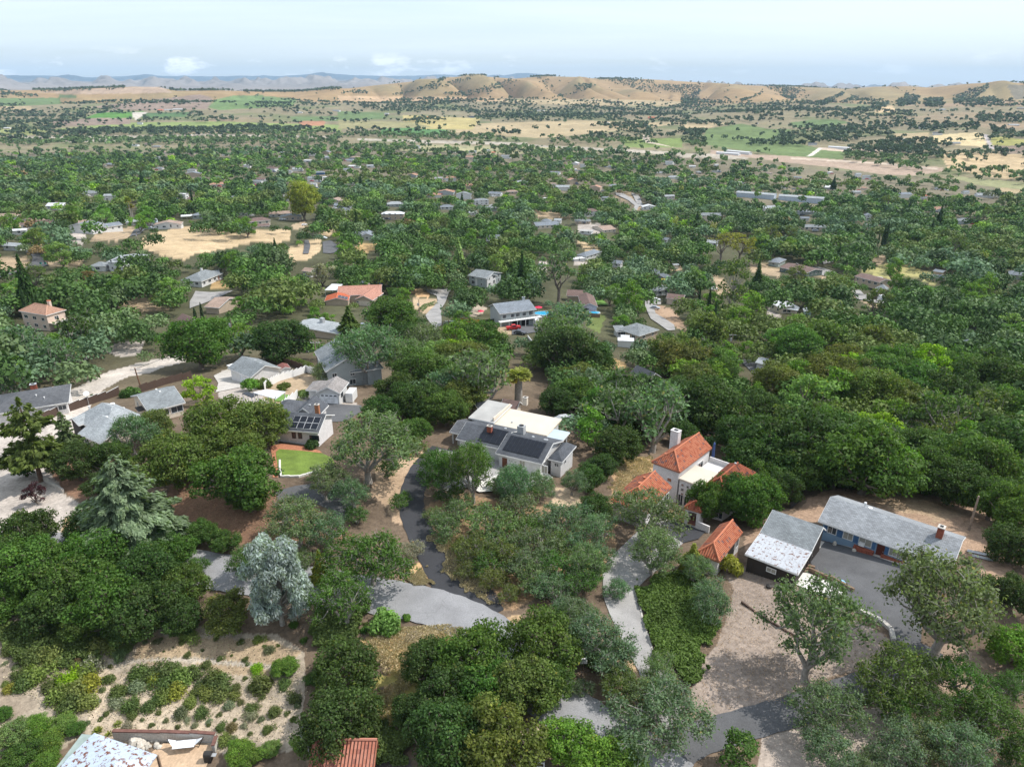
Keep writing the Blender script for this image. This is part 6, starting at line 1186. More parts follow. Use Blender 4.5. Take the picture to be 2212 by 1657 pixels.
# ------------------------------------------------------------------ planting
KINDTXT = {'airy': 'loose crowned oak', 'oak': 'oak', 'open': 'open crowned oak', 'scrub': 'scrubby oak', 'mid': 'oak', 'round': 'round tree', 'conifer': 'conifer', 'cedar': 'cedar', 'rag': 'ragged conifer', 'pine': 'tall pine', 'tall': 'tall column shaped tree', 'cypress': 'cypress', 'gum': 'gum tree', 'palm': 'palm', 'thinpalm': 'palm', 'shrub': 'shrub', 'wild': 'bush', 'agave': 'agave'}
CATTXT = {'airy': 'oak', 'oak': 'oak', 'open': 'oak', 'scrub': 'oak', 'mid': 'oak', 'round': 'broadleaf tree', 'conifer': 'conifer', 'cedar': 'conifer', 'rag': 'conifer', 'pine': 'pine', 'tall': 'broadleaf tree', 'cypress': 'cypress', 'gum': 'eucalyptus', 'palm': 'palm', 'thinpalm': 'palm', 'shrub': 'shrub', 'wild': 'bush', 'agave': 'agave'}
NAMETXT = {'airy': 'oak_tree', 'oak': 'oak_tree', 'open': 'oak_tree', 'scrub': 'scrub_oak', 'mid': 'oak_tree', 'round': 'broadleaf_tree', 'conifer': 'conifer_tree', 'cedar': 'cedar_tree', 'rag': 'ragged_conifer', 'pine': 'pine_tree', 'tall': 'tall_tree', 'cypress': 'cypress_tree', 'gum': 'gum_tree', 'palm': 'palm_tree', 'thinpalm': 'palm_tree', 'shrub': 'shrub', 'wild': 'bush', 'agave': 'agave'}
SHADE = {'dark': 'dark green', 'green': 'mid green', 'olive': 'olive green', 'grey': 'grey green', 'bluegrey': 'bluish green', 'lime': 'lime green', 'bright': 'bright green', 'silver': 'silvery', 'cedar': 'blue green', 'gold': 'golden green', 'plum': 'purple', 'brown': 'brownish', 'cyp': 'blackish green', 'pale': 'pale green', 'palm': 'yellow green', 'dusty': 'dusty grey', 'mint': 'light green', 'rust': 'rust coloured'}
EXTRA = []
AUTO = []      # things still waiting for their label
def nt(kind, cx, cy, wpx, colour, key='ov', label=None, remap={}, hk=None, mark=None, variant=None, sq=1.0):
    if key == 'b7' and kind == 'wild': wpx = wpx*(1.3 if wpx > 65 else .95)
    px, py = Z(key, cx, cy); wpx = wpx*ZK[key][2]*2212/3000
    parts, w0, H0 = PROTO[kind][0]; hc = 4.0
    for _ in range(3):
        p = hit(px, py, hc); d = p.y*cp-(p.z+hc)*sp; w = wpx*d/F_OV; hc = .56*H0*(hk or 1)*w/w0
    v = variant if variant is not None else len(TREES)
    _, w0, H0 = PROTO[kind][v % len(PROTO[kind])]
    o = plant(kind, v, (p.x, p.y, p.z-.1), w, remap.get(colour, colour), NAMETXT[kind], label or '', CATTXT[kind], height=H0*w/w0*(hk or 1))
    if not label: AUTO.append((o, SHADE[colour]+' '+KINDTXT[kind], p))
    if mark: LANDMARKS.append((p.x, p.y, mark))
    if label and py < 900: h_ = wpx*.5*(hk or 1); keep_clear([(px-wpx*.4, py-h_), (px+wpx*.4, py-h_), (px+wpx*.4, py+h_), (px-wpx*.4, py+h_)])
    return o
def many(kind, txt, key='ov', **kw):
    B7 = {'green': 'bankg', 'mint': 'bankm', 'grey': 'banky', 'olive': 'bankg', 'bright': 'bankm'} if key == 'b7' and kind == 'wild' else {}
    for it in txt.split(): x, y, w, c = it.split(','); nt(kind, float(x), float(y), float(w), {'d':'dark','g':'green','o':'olive','y':'grey','b':'bluegrey','l':'lime','r':'bright','p':'pale','n':'brown','u':'dusty','m':'mint','k':'gold','s':'rust','v':'plum','c':'cyp'}[c], key, remap=B7, **kw)
# named ones first: they serve as landmarks
nt('cedar', 265, 1075, 225, 'cedar', label='large layered blue green cedar left of the round dark oaks', mark='the blue green cedar', hk=.85)
nt('gum', 595, 1250, 158, 'silver', label='silvery blue gum tree standing above the sandy slope', mark='the silvery gum tree', hk=1.0)
p = hit(1120, 868); d_ = p.y*cp-p.z*sp; hh = 56*d_/F_OV*1.15; plant('palm', 0, p, 54*d_/F_OV, (.30,.33,.09), 'palm_tree', 'stout fan palm with a thick pale trunk in the middle of the photo', 'palm', height=hh*1.0); LANDMARKS.append((p.x, p.y, 'the stout fan palm')); keep_clear([(1085, 785), (1175, 785), (1165, 880), (1100, 880)])
nt('rag', 62, 945, 92, 'olive', label='ragged tall conifer with a bare lower trunk at the left edge', mark='the ragged conifer', hk=.95)
nt('rag', 140, 935, 46, 'grey', label='thin half dead conifer between the ragged conifer and the grey hipped roof', hk=1.1)
nt('round', 76, 1065, 58, 'plum', label='purple leaved plum tree on the gravel yard at the left', mark='the purple plum tree', hk=.8)
nt('round', 432, 835, 80, 'lime', label='lime green tree between the two grey roofed houses on the left', mark='the lime green tree by the grey roofs', hk=.85)
nt('open', 2050, 1300, 250, 'grey', label='wide open crowned oak with a visible trunk below the blue ranch house', mark='the wide oak below the ranch house', variant=0, hk=1.15)
nt('open', 1760, 1365, 215, 'grey', label='broad grey green oak on the mulch yard left of the curved drive', mark='the broad oak on the mulch yard', variant=2, hk=1.25)
nt('open', 1928, 1440, 170, 'olive', label='leaning oak with pale forked limbs beside the lower drive', mark='the leaning oak by the lower drive', variant=1, hk=1.15)
nt('open', 1430, 1560, 215, 'bluegrey', label='sprawling open oak over the road junction at the bottom', mark='the oak over the road junction', variant=3, hk=.9)
nt('oak', 1240, 1605, 150, 'bright', label='bright green dense tree at the bottom edge beside the road', mark='the bright tree at the bottom', hk=.9); nt('oak', 1325, 1630, 120, 'bright', label='second bright green dense tree at the bottom, nearer the junction', hk=.8)
nt('round', 1590, 1620, 120, 'green', label='feathery green tree at the bottom between road and drive', hk=.7)
nt('open', 790, 965, 190, 'grey', label='very broad grey green oak right of the curved lawn', mark='the broad oak by the curved lawn', variant=2, hk=.9)
nt('open', 1545, 1290, 105, 'bluegrey', label='small open oak with a clear pale trunk at the ivy edge', mark='the small oak at the ivy edge', variant=1, hk=1.05)
nt('oak', 740, 1440, 180, 'dark', label='dense dark oak at the right end of the sandy slope', mark='the dense oak by the sandy slope', hk=.9); nt('oak', 745, 1560, 175, 'dark', label='dense dark oak above the faded red roof at the bottom', hk=.95)
nt('open', 790, 760, 150, 'bluegrey', label='bluish oak in front of the tall grey blue house', mark='the bluish oak', variant=0); nt('oak', 425, 735, 150, 'green', label='huge dark green oak left of the tall wooden pole', mark='the huge oak by the pole', hk=.95)
nt('oak', 605, 728, 125, 'dark', label='dense dark oak behind the white fence and rust roofed shed', hk=.9)
nt('pine', *Z('a6', 400, 770), 115, 'silver', label='tall pale grey pine with a bare trunk behind the mauve roofs', mark='the pale grey pine', hk=.95) if False else nt('pine', *Z('a6', 405, 720), 95, (.15,.20,.15) if False else 'bluegrey', label='tall pale grey pine with a bare trunk behind the mauve roofs', mark='the pale grey pine', hk=1.0)
nt('tall', *Z('a6', 1930, 800), 72, 'olive', label='tall pointed olive tree right of the dark pines', mark='the tall pointed olive tree', hk=1.0); nt('conifer', *Z('a5', 1750, 560), 42, 'pale', label='pale pointed conifer beside a white flowering tree', mark='the pale pointed conifer')
nt('round', *Z('a5', 570, 700), 62, 'dusty', label='grey leaved round tree behind the white patio cover of the villa', hk=.85); nt('round', *Z('a5', 1290, 930), 50, 'bright', label='vivid green tree right of the pink roofed villa', mark='the vivid green tree by the villa', hk=.9)
nt('conifer', *Z('a5', 800, 1120), 58, 'olive', label='squat dark conifer left of the parked white pickup', hk=.62); nt('oak', *Z('a5', 400, 100), 72, 'gold', label='tall golden green tree behind the brown roofed house', hk=1.3)
for x, y, l in ((1820, 480, 'left'), (1985, 460, 'right')): nt('pine', *Z('a6', x, y), 60, 'gold', label=f'yellow green pine with a domed top, {l} one of the pair on the far slope', hk=.9)
for k, (x, y, h, l) in enumerate(((262, 1015, 280, 'left tall cypress before the pale pink villa'), (345, 1035, 250, 'right tall cypress before the pale pink villa'), (302, 1085, 140, 'short cypress between the two tall ones before the villa'), (1755, 1055, 150, 'tall cypress right of the plum brown roof'), (1690, 1060, 85, 'short cypress right of the plum brown roof'), (1664, 50, 120, 'lone cypress above the dry hillside'))):
    p = hit(*Z('a4', x, y+h/2), 0); d = p.y*cp-p.z*sp; hh = h*.25*d/F_OV*1.15; keep_clear(ZP('a4', (x-14,y-h/2), (x+14,y-h/2), (x+14,y+h*.3), (x-14,y+h*.3))); plant('cypress', k, p, max(1.1, hh*.13), 'cyp', 'cypress_tree', l, 'cypress', height=hh)
for k, (x, y, h) in enumerate(((1610, 940, 170), (1692, 970, 200), (1745, 1075, 190), (1803, 1070, 160))):
    p = hit(*Z('a6', x, y+h/2), 0); d = p.y*cp-p.z*sp; hh = h*.25*d/F_OV*1.15; keep_clear(ZP('a6', (x-12,y-h/2), (x+12,y-h/2), (x+12,y+h*.4), (x-12,y+h*.4))); plant('cypress', k, p, max(1.2, hh*.13), 'cyp', 'cypress_tree', f'dark cypress in the row by the grey lane, {["first","second","third","fourth"][k]} from the left', 'cypress', height=hh)
for k, (x, y, h) in enumerate(((975, 430, 200), (1000, 420, 220), (650, 450, 100), (950, 420, 90))):
    p = hit(*Z('a7', x, y+h/2), 0); d = p.y*cp-p.z*sp; hh = h*.25*d/F_OV*1.15; keep_clear(ZP('a7', (x-12,y-h/2), (x+12,y-h/2), (x+12,y+h*.4), (x-12,y+h*.4))); plant('cypress', k, p, max(1.2, hh*.11), 'cyp', 'cypress_tree', f'thin tall cypress above the golden slope, {["third","fourth","first","second"][k]} from the left', 'cypress', height=hh)
for k, (x, y, h) in enumerate(((1136, 190, 205), (1150, 215, 150))):
    keep_clear(ZP('a4', (x-28,y-h/2-20), (x+28,y-h/2-20), (x+20,y+h*.5), (x-10,y+h*.5))); p = hit(*Z('a4', x+10, y+h/2), 0); d = p.y*cp-p.z*sp; hh = h*.25*d/F_OV*1.05; plant('thinpalm', k, p, 4.4, 'palm', 'palm_tree', ['taller', 'shorter'][k]+' slim palm beside the hilltop garage', 'palm', height=hh)
many('oak', '50,1140,135,d 60,1225,150,g 135,1255,165,g 205,1195,150,g 225,1285,160,g 330,1150,105,d 325,1225,130,d 315,1300,150,d 400,1255,105,g 385,1325,100,d 15,1290,100,g 430,1147,62,g 482,1162,66,g 165,990,105,d 370,985,150,o 470,905,165,o 560,915,130,o 510,1020,175,g 330,915,90,o 1000,850,100,o 910,855,110,d 960,880,90,g 860,830,90,d 820,880,80,d 895,925,70,g')
many('oak', '490,1312,115,o 935,1430,120,d 1025,1400,160,g 1165,1375,165,g 1140,1470,150,o 975,1490,160,d 960,1600,180,d 1080,1580,190,o 1190,1470,110,g 890,1530,90,d 1055,1480,150,g 1270,1030,70,d 1300,1000,70,d 1285,1090,75,d 1335,955,105,d 1400,900,110,d 1310,880,110,g 1250,845,110,g 1390,840,100,d 1205,862,80,d 1330,830,90,g 1460,850,90,d 1530,860,90,g 1530,1065,75,g 1600,1055,100,d 1650,1020,100,g 1590,1010,80,d 1590,930,95,g 1660,940,95,g 1700,1000,90,d 1740,940,95,g 1760,1010,85,g 1820,960,90,d 1830,1015,75,g 1900,985,100,g 1960,1000,90,d 2060,1035,125,d 2000,1000,90,d 2150,1070,125,d 2190,1170,110,d 2120,990,110,g 2190,980,90,d 2185,1270,100,d 2190,1390,115,r 1560,880,70,d 1480,930,80,d 1640,880,90,d')
nt('oak', 1532, 1072, 84, 'green', hk=1.5); nt('oak', 1580, 1060, 90, 'dark', hk=1.4); nt('oak', 1630, 1070, 115, 'green', hk=1.25); nt('oak', 1690, 1045, 90, 'dark', hk=1.2); nt('oak', 2120, 1010, 140, 'green', hk=1.2); nt('oak', 2195, 1090, 120, 'green', hk=1.3)
many('open', '525,1212,85,g 415,1222,60,g', hk=1.1)
many('open', '1020,1015,110,g 955,1010,95,g 1110,1045,85,b', hk=1.45)
many('open', '800,1190,170,g 745,1295,140,g 640,1120,130,y 700,1145,100,b 280,930,110,b 1025,1000,98,g 945,1000,85,g 1105,1035,70,b 1172,1040,72,b 1236,1040,64,b 1392,1105,150,y 1412,1185,125,y 1292,1140,95,b 1265,1210,95,y 1298,1380,150,b 1340,1480,95,o 1432,1455,105,y 1500,1230,70,y 2085,1470,130,g 2150,1560,150,g 1960,1610,145,b 2080,1640,150,b 1790,1520,150,y 1800,1620,120,b 2190,1480,90,g 1880,1650,90,y 2020,1530,110,g 2195,1640,90,g 1860,1010,70,y 870,780,110,y 930,740,110,y 985,800,90,b 700,800,60,y')
many('scrub', '985,1100,95,y 1050,1130,120,y 1110,1085,100,y 1150,1165,120,y 1215,1120,95,b 1195,1215,110,g 1090,1200,100,o 1240,1170,80,b 1010,1170,70,o 1170,1260,90,b 1245,1255,85,g 1060,1245,80,o 1235,1310,90,b 885,1190,62,u 1100,1280,60,o 860,1080,60,g 835,1010,60,g 900,960,60,o 770,1110,60,g 1205,1330,70,g 1330,1270,70,b 1250,1480,60,y 1400,1540,60,o 660,1200,70,y')
many('scrub', '960,1130,90,y 1020,1185,100,o 1075,1165,100,y 1130,1210,110,y 1185,1130,90,b 1130,1135,100,g 1210,1175,90,o 1260,1110,80,b 1060,1210,90,g 1010,1225,70,o 1150,1240,90,y 1205,1275,85,b 1275,1235,80,g 1120,1060,80,g 1080,1045,60,y 980,1065,70,g 940,1110,50,y 1290,1190,80,b')
many('oak', '190,1130,110,d 260,1160,110,g 300,1215,110,d 100,1310,120,d 180,1330,110,g 270,1335,110,d 20,1190,110,g 370,1180,90,g 240,990,90,d 215,1040,70,d 430,960,110,o 520,960,100,o 540,1075,70,g 870,860,80,d 850,925,60,o')
many('open', '1250,1340,110,y 1330,1420,100,b 1390,1500,110,y 700,1040,90,y 760,1060,80,b 2000,1600,120,y 2130,1530,110,g 1930,1530,100,g')
nt('conifer', 690, 1218, 44, 'gold', label='yellow green conifer right of the silvery gum tree', hk=.95); nt('conifer', 1497, 1200, 58, 'gold', label='spiky yellow green conifer left of the tiled garage', hk=.6)
nt('shrub', 1580, 1218, 62, 'gold', label='round yellow green shrub right of the tiled garage', hk=1.3); nt('shrub', 52, 1012, 54, 'dark', label='dark shrub with white blossom at the foot of the ragged conifer', hk=1.3)
nt('shrub', 830, 1338, 78, 'mint', label='spreading light green bush below the grey road', mark='the light green bush below the road'); nt('shrub', 878, 1332, 24, 'bright', label='small bright bush right of the spreading light green bush')
nt('shrub', *Z('b1', 665, 655), 38, 'bright', label='round clipped bright shrub before the cream outbuilding', hk=1.2); nt('shrub', *Z('b1', 803, 625), 38, 'olive', label='round olive shrub right of the clipped bright shrub', hk=1.2)
nt('shrub', *Z('b1', 1035, 665), 36, 'olive', label='loose shrub inside the white fence'); nt('shrub', *Z('b1', 1245, 755), 28, 'mint', label='yellowish shrub at the left corner of the taupe roofed garage', hk=1.2); nt('shrub', *Z('b1', 1170, 840), 40, 'dusty', label='grey green lavender mass along the white fence')
nt('shrub', *Z('b1', 1335, 1285), 36, 'dark', label='dark round shrub below the window of the bungalow', hk=1.1); nt('shrub', *Z('b2', 300, 560), 34, 'mint', label='yellow green shrub left of the carport', hk=1.5)
nt('shrub', *Z('a8', 1115, 425), 42, 'green', label='clipped green hedge bush at the end of the brown fence', hk=1.1)
many('shrub', '660,515,32,m 790,460,26,g 840,455,24,g 745,485,22,g', 'a8')
nt('palm', *Z('a8', 1160, 570), 12, 'palm', label='small yucca beside the end wall of the long grey roof', hk=.3) if False else None
many('wild', '60,110,90,m 190,90,40,g 270,50,56,m 200,160,130,o 320,140,150,m 420,110,70,o 520,55,120,o 640,80,130,m 740,75,110,m 600,40,90,o 770,140,90,y 240,260,160,m 150,320,130,g 120,270,90,o 440,290,140,l 560,240,120,m 600,200,120,u 470,370,180,m 570,330,150,k 380,400,140,m 330,330,110,o 60,360,80,k 30,330,60,m 540,440,140,m 450,460,150,g 480,210,70,m 30,200,50,u 410,185,56,u 100,220,60,y', 'b7')
many('oak', '90,640,230,m 230,600,190,r 180,760,230,g 340,690,170,r 60,820,190,g 300,830,180,r 420,570,150,m 20,520,120,g 480,620,120,g', 'b7', hk=.7)
many('wild', '700,60,60,g 820,100,70,o 1010,60,60,y 1180,60,60,g 1400,40,50,o 1560,60,60,g 1680,40,70,m 700,300,80,o 760,450,90,u 690,520,60,g 960,480,90,o 1010,440,80,g 1230,440,90,m 1480,470,70,u 1560,450,60,g 1700,420,60,o 1790,240,60,m 1840,330,80,g 1900,420,90,o 1260,600,60,u 980,600,50,g 820,600,70,u 1150,610,50,g 1690,560,60,y 1740,620,70,g 1900,560,60,o 1420,530,50,g 560,590,60,y 650,560,50,o 1000,300,90,k 1110,210,70,g 1300,330,70,y', 'b7', sq=1)
many('wild', '890,25,50,g 960,25,60,m 1040,45,40,y 870,70,36,o 935,65,46,y 1310,115,36,g 1215,145,64,g 1430,165,60,g 1500,150,30,g 1590,175,56,g 1600,205,40,g 1745,110,70,y 1715,90,40,g 715,220,46,g 900,260,130,g 970,265,110,g 1080,240,150,o 1170,290,150,m 1240,260,110,o 1060,330,140,o 1140,370,130,k 1060,400,110,m 1340,210,70,o 1380,290,130,g 1420,330,140,o 1350,370,120,m 1420,400,110,m 1280,370,80,o 1530,360,70,g 1515,410,74,r 1585,297,44,g 1665,235,84,l 1690,330,140,g 1650,345,80,g 780,370,120,o 880,350,100,u 850,470,110,g 860,525,74,g 1170,520,90,y 1310,515,90,o 1025,515,56,o 920,565,42,y 1075,570,50,y 1215,568,64,u 1355,575,60,u 1635,485,80,g 1620,540,80,u 1775,510,84,g 1860,525,50,g 1430,605,66,g 1500,612,70,n 1578,605,60,u 1520,568,40,g 1620,655,46,g 1465,690,90,r 1510,700,70,u 1350,600,40,g 1930,470,60,y 1800,85,36,g 1060,125,24,g 1120,97,20,g 630,450,60,u 660,370,60,y 500,170,70,n 1230,15,110,r', 'b7')
many('oak', '1850,215,170,r 1790,230,110,m 1530,780,190,r 1640,790,180,r 1760,740,120,m 1980,700,180,r 2060,290,160,d', 'b7', hk=.75)
nt('agave', *Z('b7', 630, 625), 24, 'gold', label='yellow striped agave at the corner of the peeling roof'); nt('agave', *Z('b7', 760, 585), 20, 'palm', label='yellow tipped agave right of the corner one'); nt('agave', *Z('b7', 700, 650), 18, 'gold', label='small agave beside the garden wall')
many('wild', '1080,1010,90,g 800,990,60,m 700,1090,80,g 560,1100,80,g 1090,960,60,o 470,960,100,g', 'b6')
# ---- the wooded slopes: scattered trees
g0 = np.random.default_rng(99)
for poly, col, wv in ZONES[:]:
    xs = [p[0] for p in poly]; ys = [p[1] for p in poly]
    if max(ys) > 900 and min(xs) < 2212 and wv == 3.0 and (max(ys)-min(ys)) > 60: continue
    if min(ys) < 1000 and col != RIVER and not (max(ys) < 500 and wv == 3.0 and col in (TANF, MAUVE)): keep_clear(poly)
for o_ in bpy.data.objects:
    if o_.get('kind') == 'structure' and o_.name.split('.')[0] in ('road', 'driveway', 'lawn', 'courtyard', 'patio', 'slab'):
        me_ = o_.data; nv = len(me_.vertices); co = np.empty(nv*3); me_.vertices.foreach_get('co', co); co = co.reshape(-1, 3)
        px, py = proj(co[:, 0], co[:, 1], co[:, 2]); i = np.clip((py/2).astype(int), 0, KH-1); j = np.clip((px/2).astype(int), 0, KW-1); ok = (px > 0) & (px < 2212) & (py > 0) & (py < 1657)
        for di in (-1, 0, 1):
            for dj in (-1, 0, 1): CLEAR[np.clip(i[ok]+di, 0, KH-1), np.clip(j[ok]+dj, 0, KW-1)] = True
def cand(r0, r1, sp_, jit=.42):
    xs = np.arange(-r1*.72, r1*.72, sp_); ys = np.arange(20, r1, sp_); X, Y = np.meshgrid(xs, ys); X = X.ravel(); Y = Y.ravel()
    X = X+g0.uniform(-jit, jit, len(X))*sp_; Y = Y+g0.uniform(-jit, jit, len(Y))*sp_; r = np.hypot(X, Y); k = (r >= r0) & (r < r1) & (np.abs(X) < Y*.85+40); return X[k], Y[k], r[k]
cands = [cand(60, 420, 6.4), cand(420, 950, 7.2), cand(950, 1900, 11.5)]
X = np.concatenate([c[0] for c in cands]); Y = np.concatenate([c[1] for c in cands]); Rr = np.concatenate([c[2] for c in cands]); Zg = ground(X, Y); AZ = np.arctan2(X, Y)
Wd = np.clip(g0.gamma(7, 1.45, len(X)), 4.5, 16.5)*np.where(Rr > 950, 1.1, 1)
# limit of the wooded town: the dry river
rb = rbf(AZ)*.86; keep = (Rr > 75) & (Rr < rb+150*g0.normal(size=len(X)))
PX, PY = proj(X, Y, Zg+Wd*.45); PXt, PYt = proj(X, Y, Zg+Wd*.8); ppm = F_OV/np.maximum(Y*cp-Zg*sp, 1); hw = Wd*.32*ppm
bad = is_clear(PX, PY) | is_clear(PXt, PYt) | is_clear(PX-hw, PY) | is_clear(PX+hw, PY)
rare = g0.uniform(size=len(X)) < .06
bad = bad & ~(rare & ~is_clear(PXt, PYt) & (Rr > 300)); keep &= ~bad
bx, by = proj(X, Y, Zg); keep &= ~((by > 905) & (bx > -260) & (bx < 2480) & ~((PX > 1240) & (by < 990)) & ~((PX > 1620) & (by < 1075)))
for t in TREES: keep &= ~(((X-t['x'])**2+(Y-t['y'])**2) < (t['w']*.42)**2)
for fx, fy, ux, uy, a, b in FOOT:
    dx, dy = X-fx, Y-fy; keep &= ~((np.abs(dx*ux+dy*uy) < a+2) & (np.abs(-dx*uy+dy*ux) < b+2))
op = fbm(X/55, Y/55, 131, 3); keep &= (op > .25) & (g0.uniform(size=len(X)) < np.where(Rr > 900, .85, .97))
X, Y, Zg, Rr, Wd, PX, PY, AZ = [a[keep] for a in (X, Y, Zg, Rr, Wd, PX, PY, AZ)]
u = g0.uniform(size=len(X)); twn = sm(350, 800, Rr)*(1-.55*sm(.05, .45, AZ)); ck = np.empty(len(X), object); kk = np.empty(len(X), object)
nz = fbm(X/90, Y/90, 141, 3)+.10*g0.normal(size=len(X))
ck[:] = 'dark'; ck[nz > .50] = 'green'; ck[nz > .64] = 'olive'; ck[nz < .36] = 'grey'; ck[(nz < .30)] = 'bluegrey'; kk[:] = 'mid'; kk[(nz < .36) | (g0.uniform(size=len(X)) < .12)] = 'airy'
a = u < .10+.22*twn; ck[a] = 'bright'; kk[a] = 'round'; b = u < .035+.09*twn; ck[b] = 'mint'; kk[b] = 'round'; b = u < .012+.02*twn; ck[b] = 'lime'; kk[b] = 'round'
b = (u > .981); ck[b] = 'dark'; kk[b] = 'conifer'; b = (u > .985); ck[b] = 'olive'; kk[b] = 'pine'; b = (u > .992); ck[b] = 'brown'; kk[b] = 'round'; b = u > .996; ck[b] = 'dusty'; kk[b] = 'round'; b = u > .9985; ck[b] = 'gold'; kk[b] = 'tall'
Wd = np.where(kk == 'conifer', Wd*.55, np.where(kk == 'pine', Wd*.8, np.where(kk == 'tall', Wd*.6, np.where(kk == 'round', Wd*.85, Wd))))
app = Wd/Rr*((PX > -5) & (PX < 2217) & (PY > 60) & (PY < 1657)); order = np.argsort(-app)
n_oak = sum(1 for o in bpy.data.objects if o.get('category') == 'oak'); quota = {'oak': 296-n_oak, 'broadleaf tree': 110, 'conifer': 45, 'pine': 25}; single = np.zeros(len(X), bool)
for i in order:
    c = CATTXT[kk[i]]
    if quota.get(c, 0) > 0 and app[i] > 0:
        quota[c] -= 1; single[i] = True; kd = 'oak' if kk[i] == 'mid' and Rr[i] < 250 else kk[i]
        o = plant(kd, i, (X[i], Y[i], Zg[i]-.1), Wd[i], ck[i], NAMETXT[kd], '', c, group='trees of the wooded slopes', height=None if kd != 'conifer' else Wd[i]*2.6)
        AUTO.append((o, SHADE[ck[i]]+' '+KINDTXT[kd], Vector((X[i], Y[i], Zg[i]))))
# ---- everything farther: one object
DENS = []
def dens(k, pts, v): DENS.append((ZP(k, *pts), v))
dens('a1', [(0,465),(700,430),(1300,440),(1500,420),(2212,455),(2212,478),(0,492)], .55); dens('a1', [(0,310),(300,335),(580,305),(560,370),(330,460),(0,455)], .4); dens('a1', [(880,370),(1250,310),(1320,330),(1300,395),(1000,400)], .28); dens('a1', [(200,185),(800,165),(820,185),(300,205)], .35)
dens('a1', [(1100,175),(1400,175),(1400,195),(1100,195)], .35); dens('a1', [(1560,180),(2212,165),(2212,190),(1600,220)], .35); dens('a1', [(-20,500),(2212,498),(2212,545),(-20,545)], .6); dens('a1', [(1500,290),(1900,265),(1850,310),(1500,310)], .35); dens('a1', [(1200,370),(1500,370),(1650,395),(1300,395)], .25); dens('a1', [(0,205),(250,225),(230,245),(0,240)], .5)
dens('a2', [(80,300),(700,250),(1300,262),(2212,285),(2212,395),(1800,392),(1300,398),(900,390),(800,330),(300,330)], .42); dens('a2', [(0,375),(250,390),(200,410),(0,410)], .4); dens('a2', [(100,440),(260,470),(700,470),(1000,500),(1180,528),(500,512),(0,495)], .6); dens('a2', [(1300,500),(1700,470),(1900,440),(1850,550),(1400,545)], .4); dens('a2', [(1850,420),(2050,430),(2000,500),(1900,500)], .5); dens('a2', [(0,535),(2212,615),(2212,660),(0,600)], .4)
dens('a2', [(300,222),(450,200),(640,120),(700,112),(560,180),(420,220)], .85); dens('a2', [(630,212),(850,195),(1090,120),(1160,130),(980,200),(800,235)], .75); dens('a2', [(530,175),(830,110),(850,122),(600,192)], .55); dens('a2', [(1508,150),(1580,150),(1650,160),(1560,200),(1400,240),(1370,235),(1510,205)], .9); dens('a2', [(2000,155),(2230,162),(2230,215),(2120,200)], .8); dens('a2', [(0,195),(150,190),(180,215),(0,215)], .5); dens('a2', [(740,92),(1000,92),(1000,99),(740,101)], .5); dens('a2', [(1200,96),(1390,88),(1390,100),(1230,106)], .9)
dens('a3', [(-10,260),(700,290),(1500,330),(1500,390),(700,360),(-10,330)], .33); dens('a3', [(850,440),(1300,420),(1380,480),(1000,530),(640,560),(560,520),(700,470)], .45); dens('a3', [(1050,590),(1340,505),(1640,520),(1700,620),(1500,670),(1320,650),(1050,640)], .85); dens('a3', [(-10,450),(130,450),(150,560),(-10,540)], .7); dens('a3', [(1900,345),(2230,360),(2230,410),(1920,400)], .95); dens('a3', [(2000,440),(2230,480),(2230,500),(2010,478)], .8); dens('a3', [(1350,375),(1900,385),(1940,465),(1500,455)], .4); dens('a3', [(1700,690),(2230,740),(2230,810),(1700,740)], .4); dens('a3', [(1800,560),(2230,600),(2230,700),(1850,650)], .10); dens('a3', [(150,440),(560,440),(800,560),(480,560),(150,500)], .09)
dens('a3', [(-10,155),(110,160),(105,250),(60,300),(-10,270)], .95); dens('a3', [(850,290),(1030,205),(1050,213),(950,280),(880,312)], .85); dens('a3', [(1380,270),(1450,220),(1540,235),(1500,285),(1400,300)], .85); dens('a3', [(1560,250),(1680,240),(1690,300),(1580,312)], .75); dens('a3', [(1750,230),(1980,150),(1995,162),(1900,250),(1760,282)], .75); dens('a3', [(1840,250),(2010,235),(2050,272),(1850,302)], .75); dens('a3', [(1220,280),(1330,285),(1290,312),(1220,315)], .65); dens('a3', [(640,208),(700,208),(760,250),(650,250)], .5); dens('a3', [(240,180),(310,190),(270,212)], .5); dens('a3', [(370,258),(500,213),(512,222),(380,268)], .85); dens('a3', [(1090,220),(1170,235),(1160,260),(1090,250)], .5); dens('a3', [(1100,235),(1330,245),(1200,290),(950,300)], .12)
cf = [cand(1050, 2400, 13), cand(2400, 4200, 16), cand(4200, 6600, 17)]
FX = np.concatenate([c[0] for c in cf]); FY = np.concatenate([c[1] for c in cf]); FR = np.concatenate([c[2] for c in cf]); FZ = ground(FX, FY); fa = np.arctan2(FX, FY); fpx, fpy = proj(FX, FY, FZ)
rb2 = rbf(fa)*.86; pr = .045+.42*sm(.60, .72, fbm(FX/150, FY/150, 151, 3)); pr = np.where(FR > 3900, .004+.5*sm(.20, .06, ravine(fa, FR))*sm(.35, .5, fbm(FX/400, FY/400, 157, 3)), pr)
pr = np.where(FR < rb2, 0, pr); 
for poly, v in DENS:
    ins = in_poly(fpx, fpy, poly); cl = .35+1.3*sm(.38, .56, fbm(FX/70, FY/70, 161, 2)) if v < .6 else 1.0; pr = np.where(ins & (FR > rb2*.9), np.maximum(pr, v*cl), pr)
kf = (g0.uniform(size=len(FX)) < pr) & (fpx > -60) & (fpx < 2270); kf &= ~((FR < 4000) & is_clear(fpx, fpy-3) & (g0.uniform(size=len(FX)) < .8) & (pr < .3))
FX, FY, FZ, FR = FX[kf], FY[kf], FZ[kf], FR[kf]; FW = np.clip(g0.normal(11.5, 2.8, len(FX)), 6, 18)
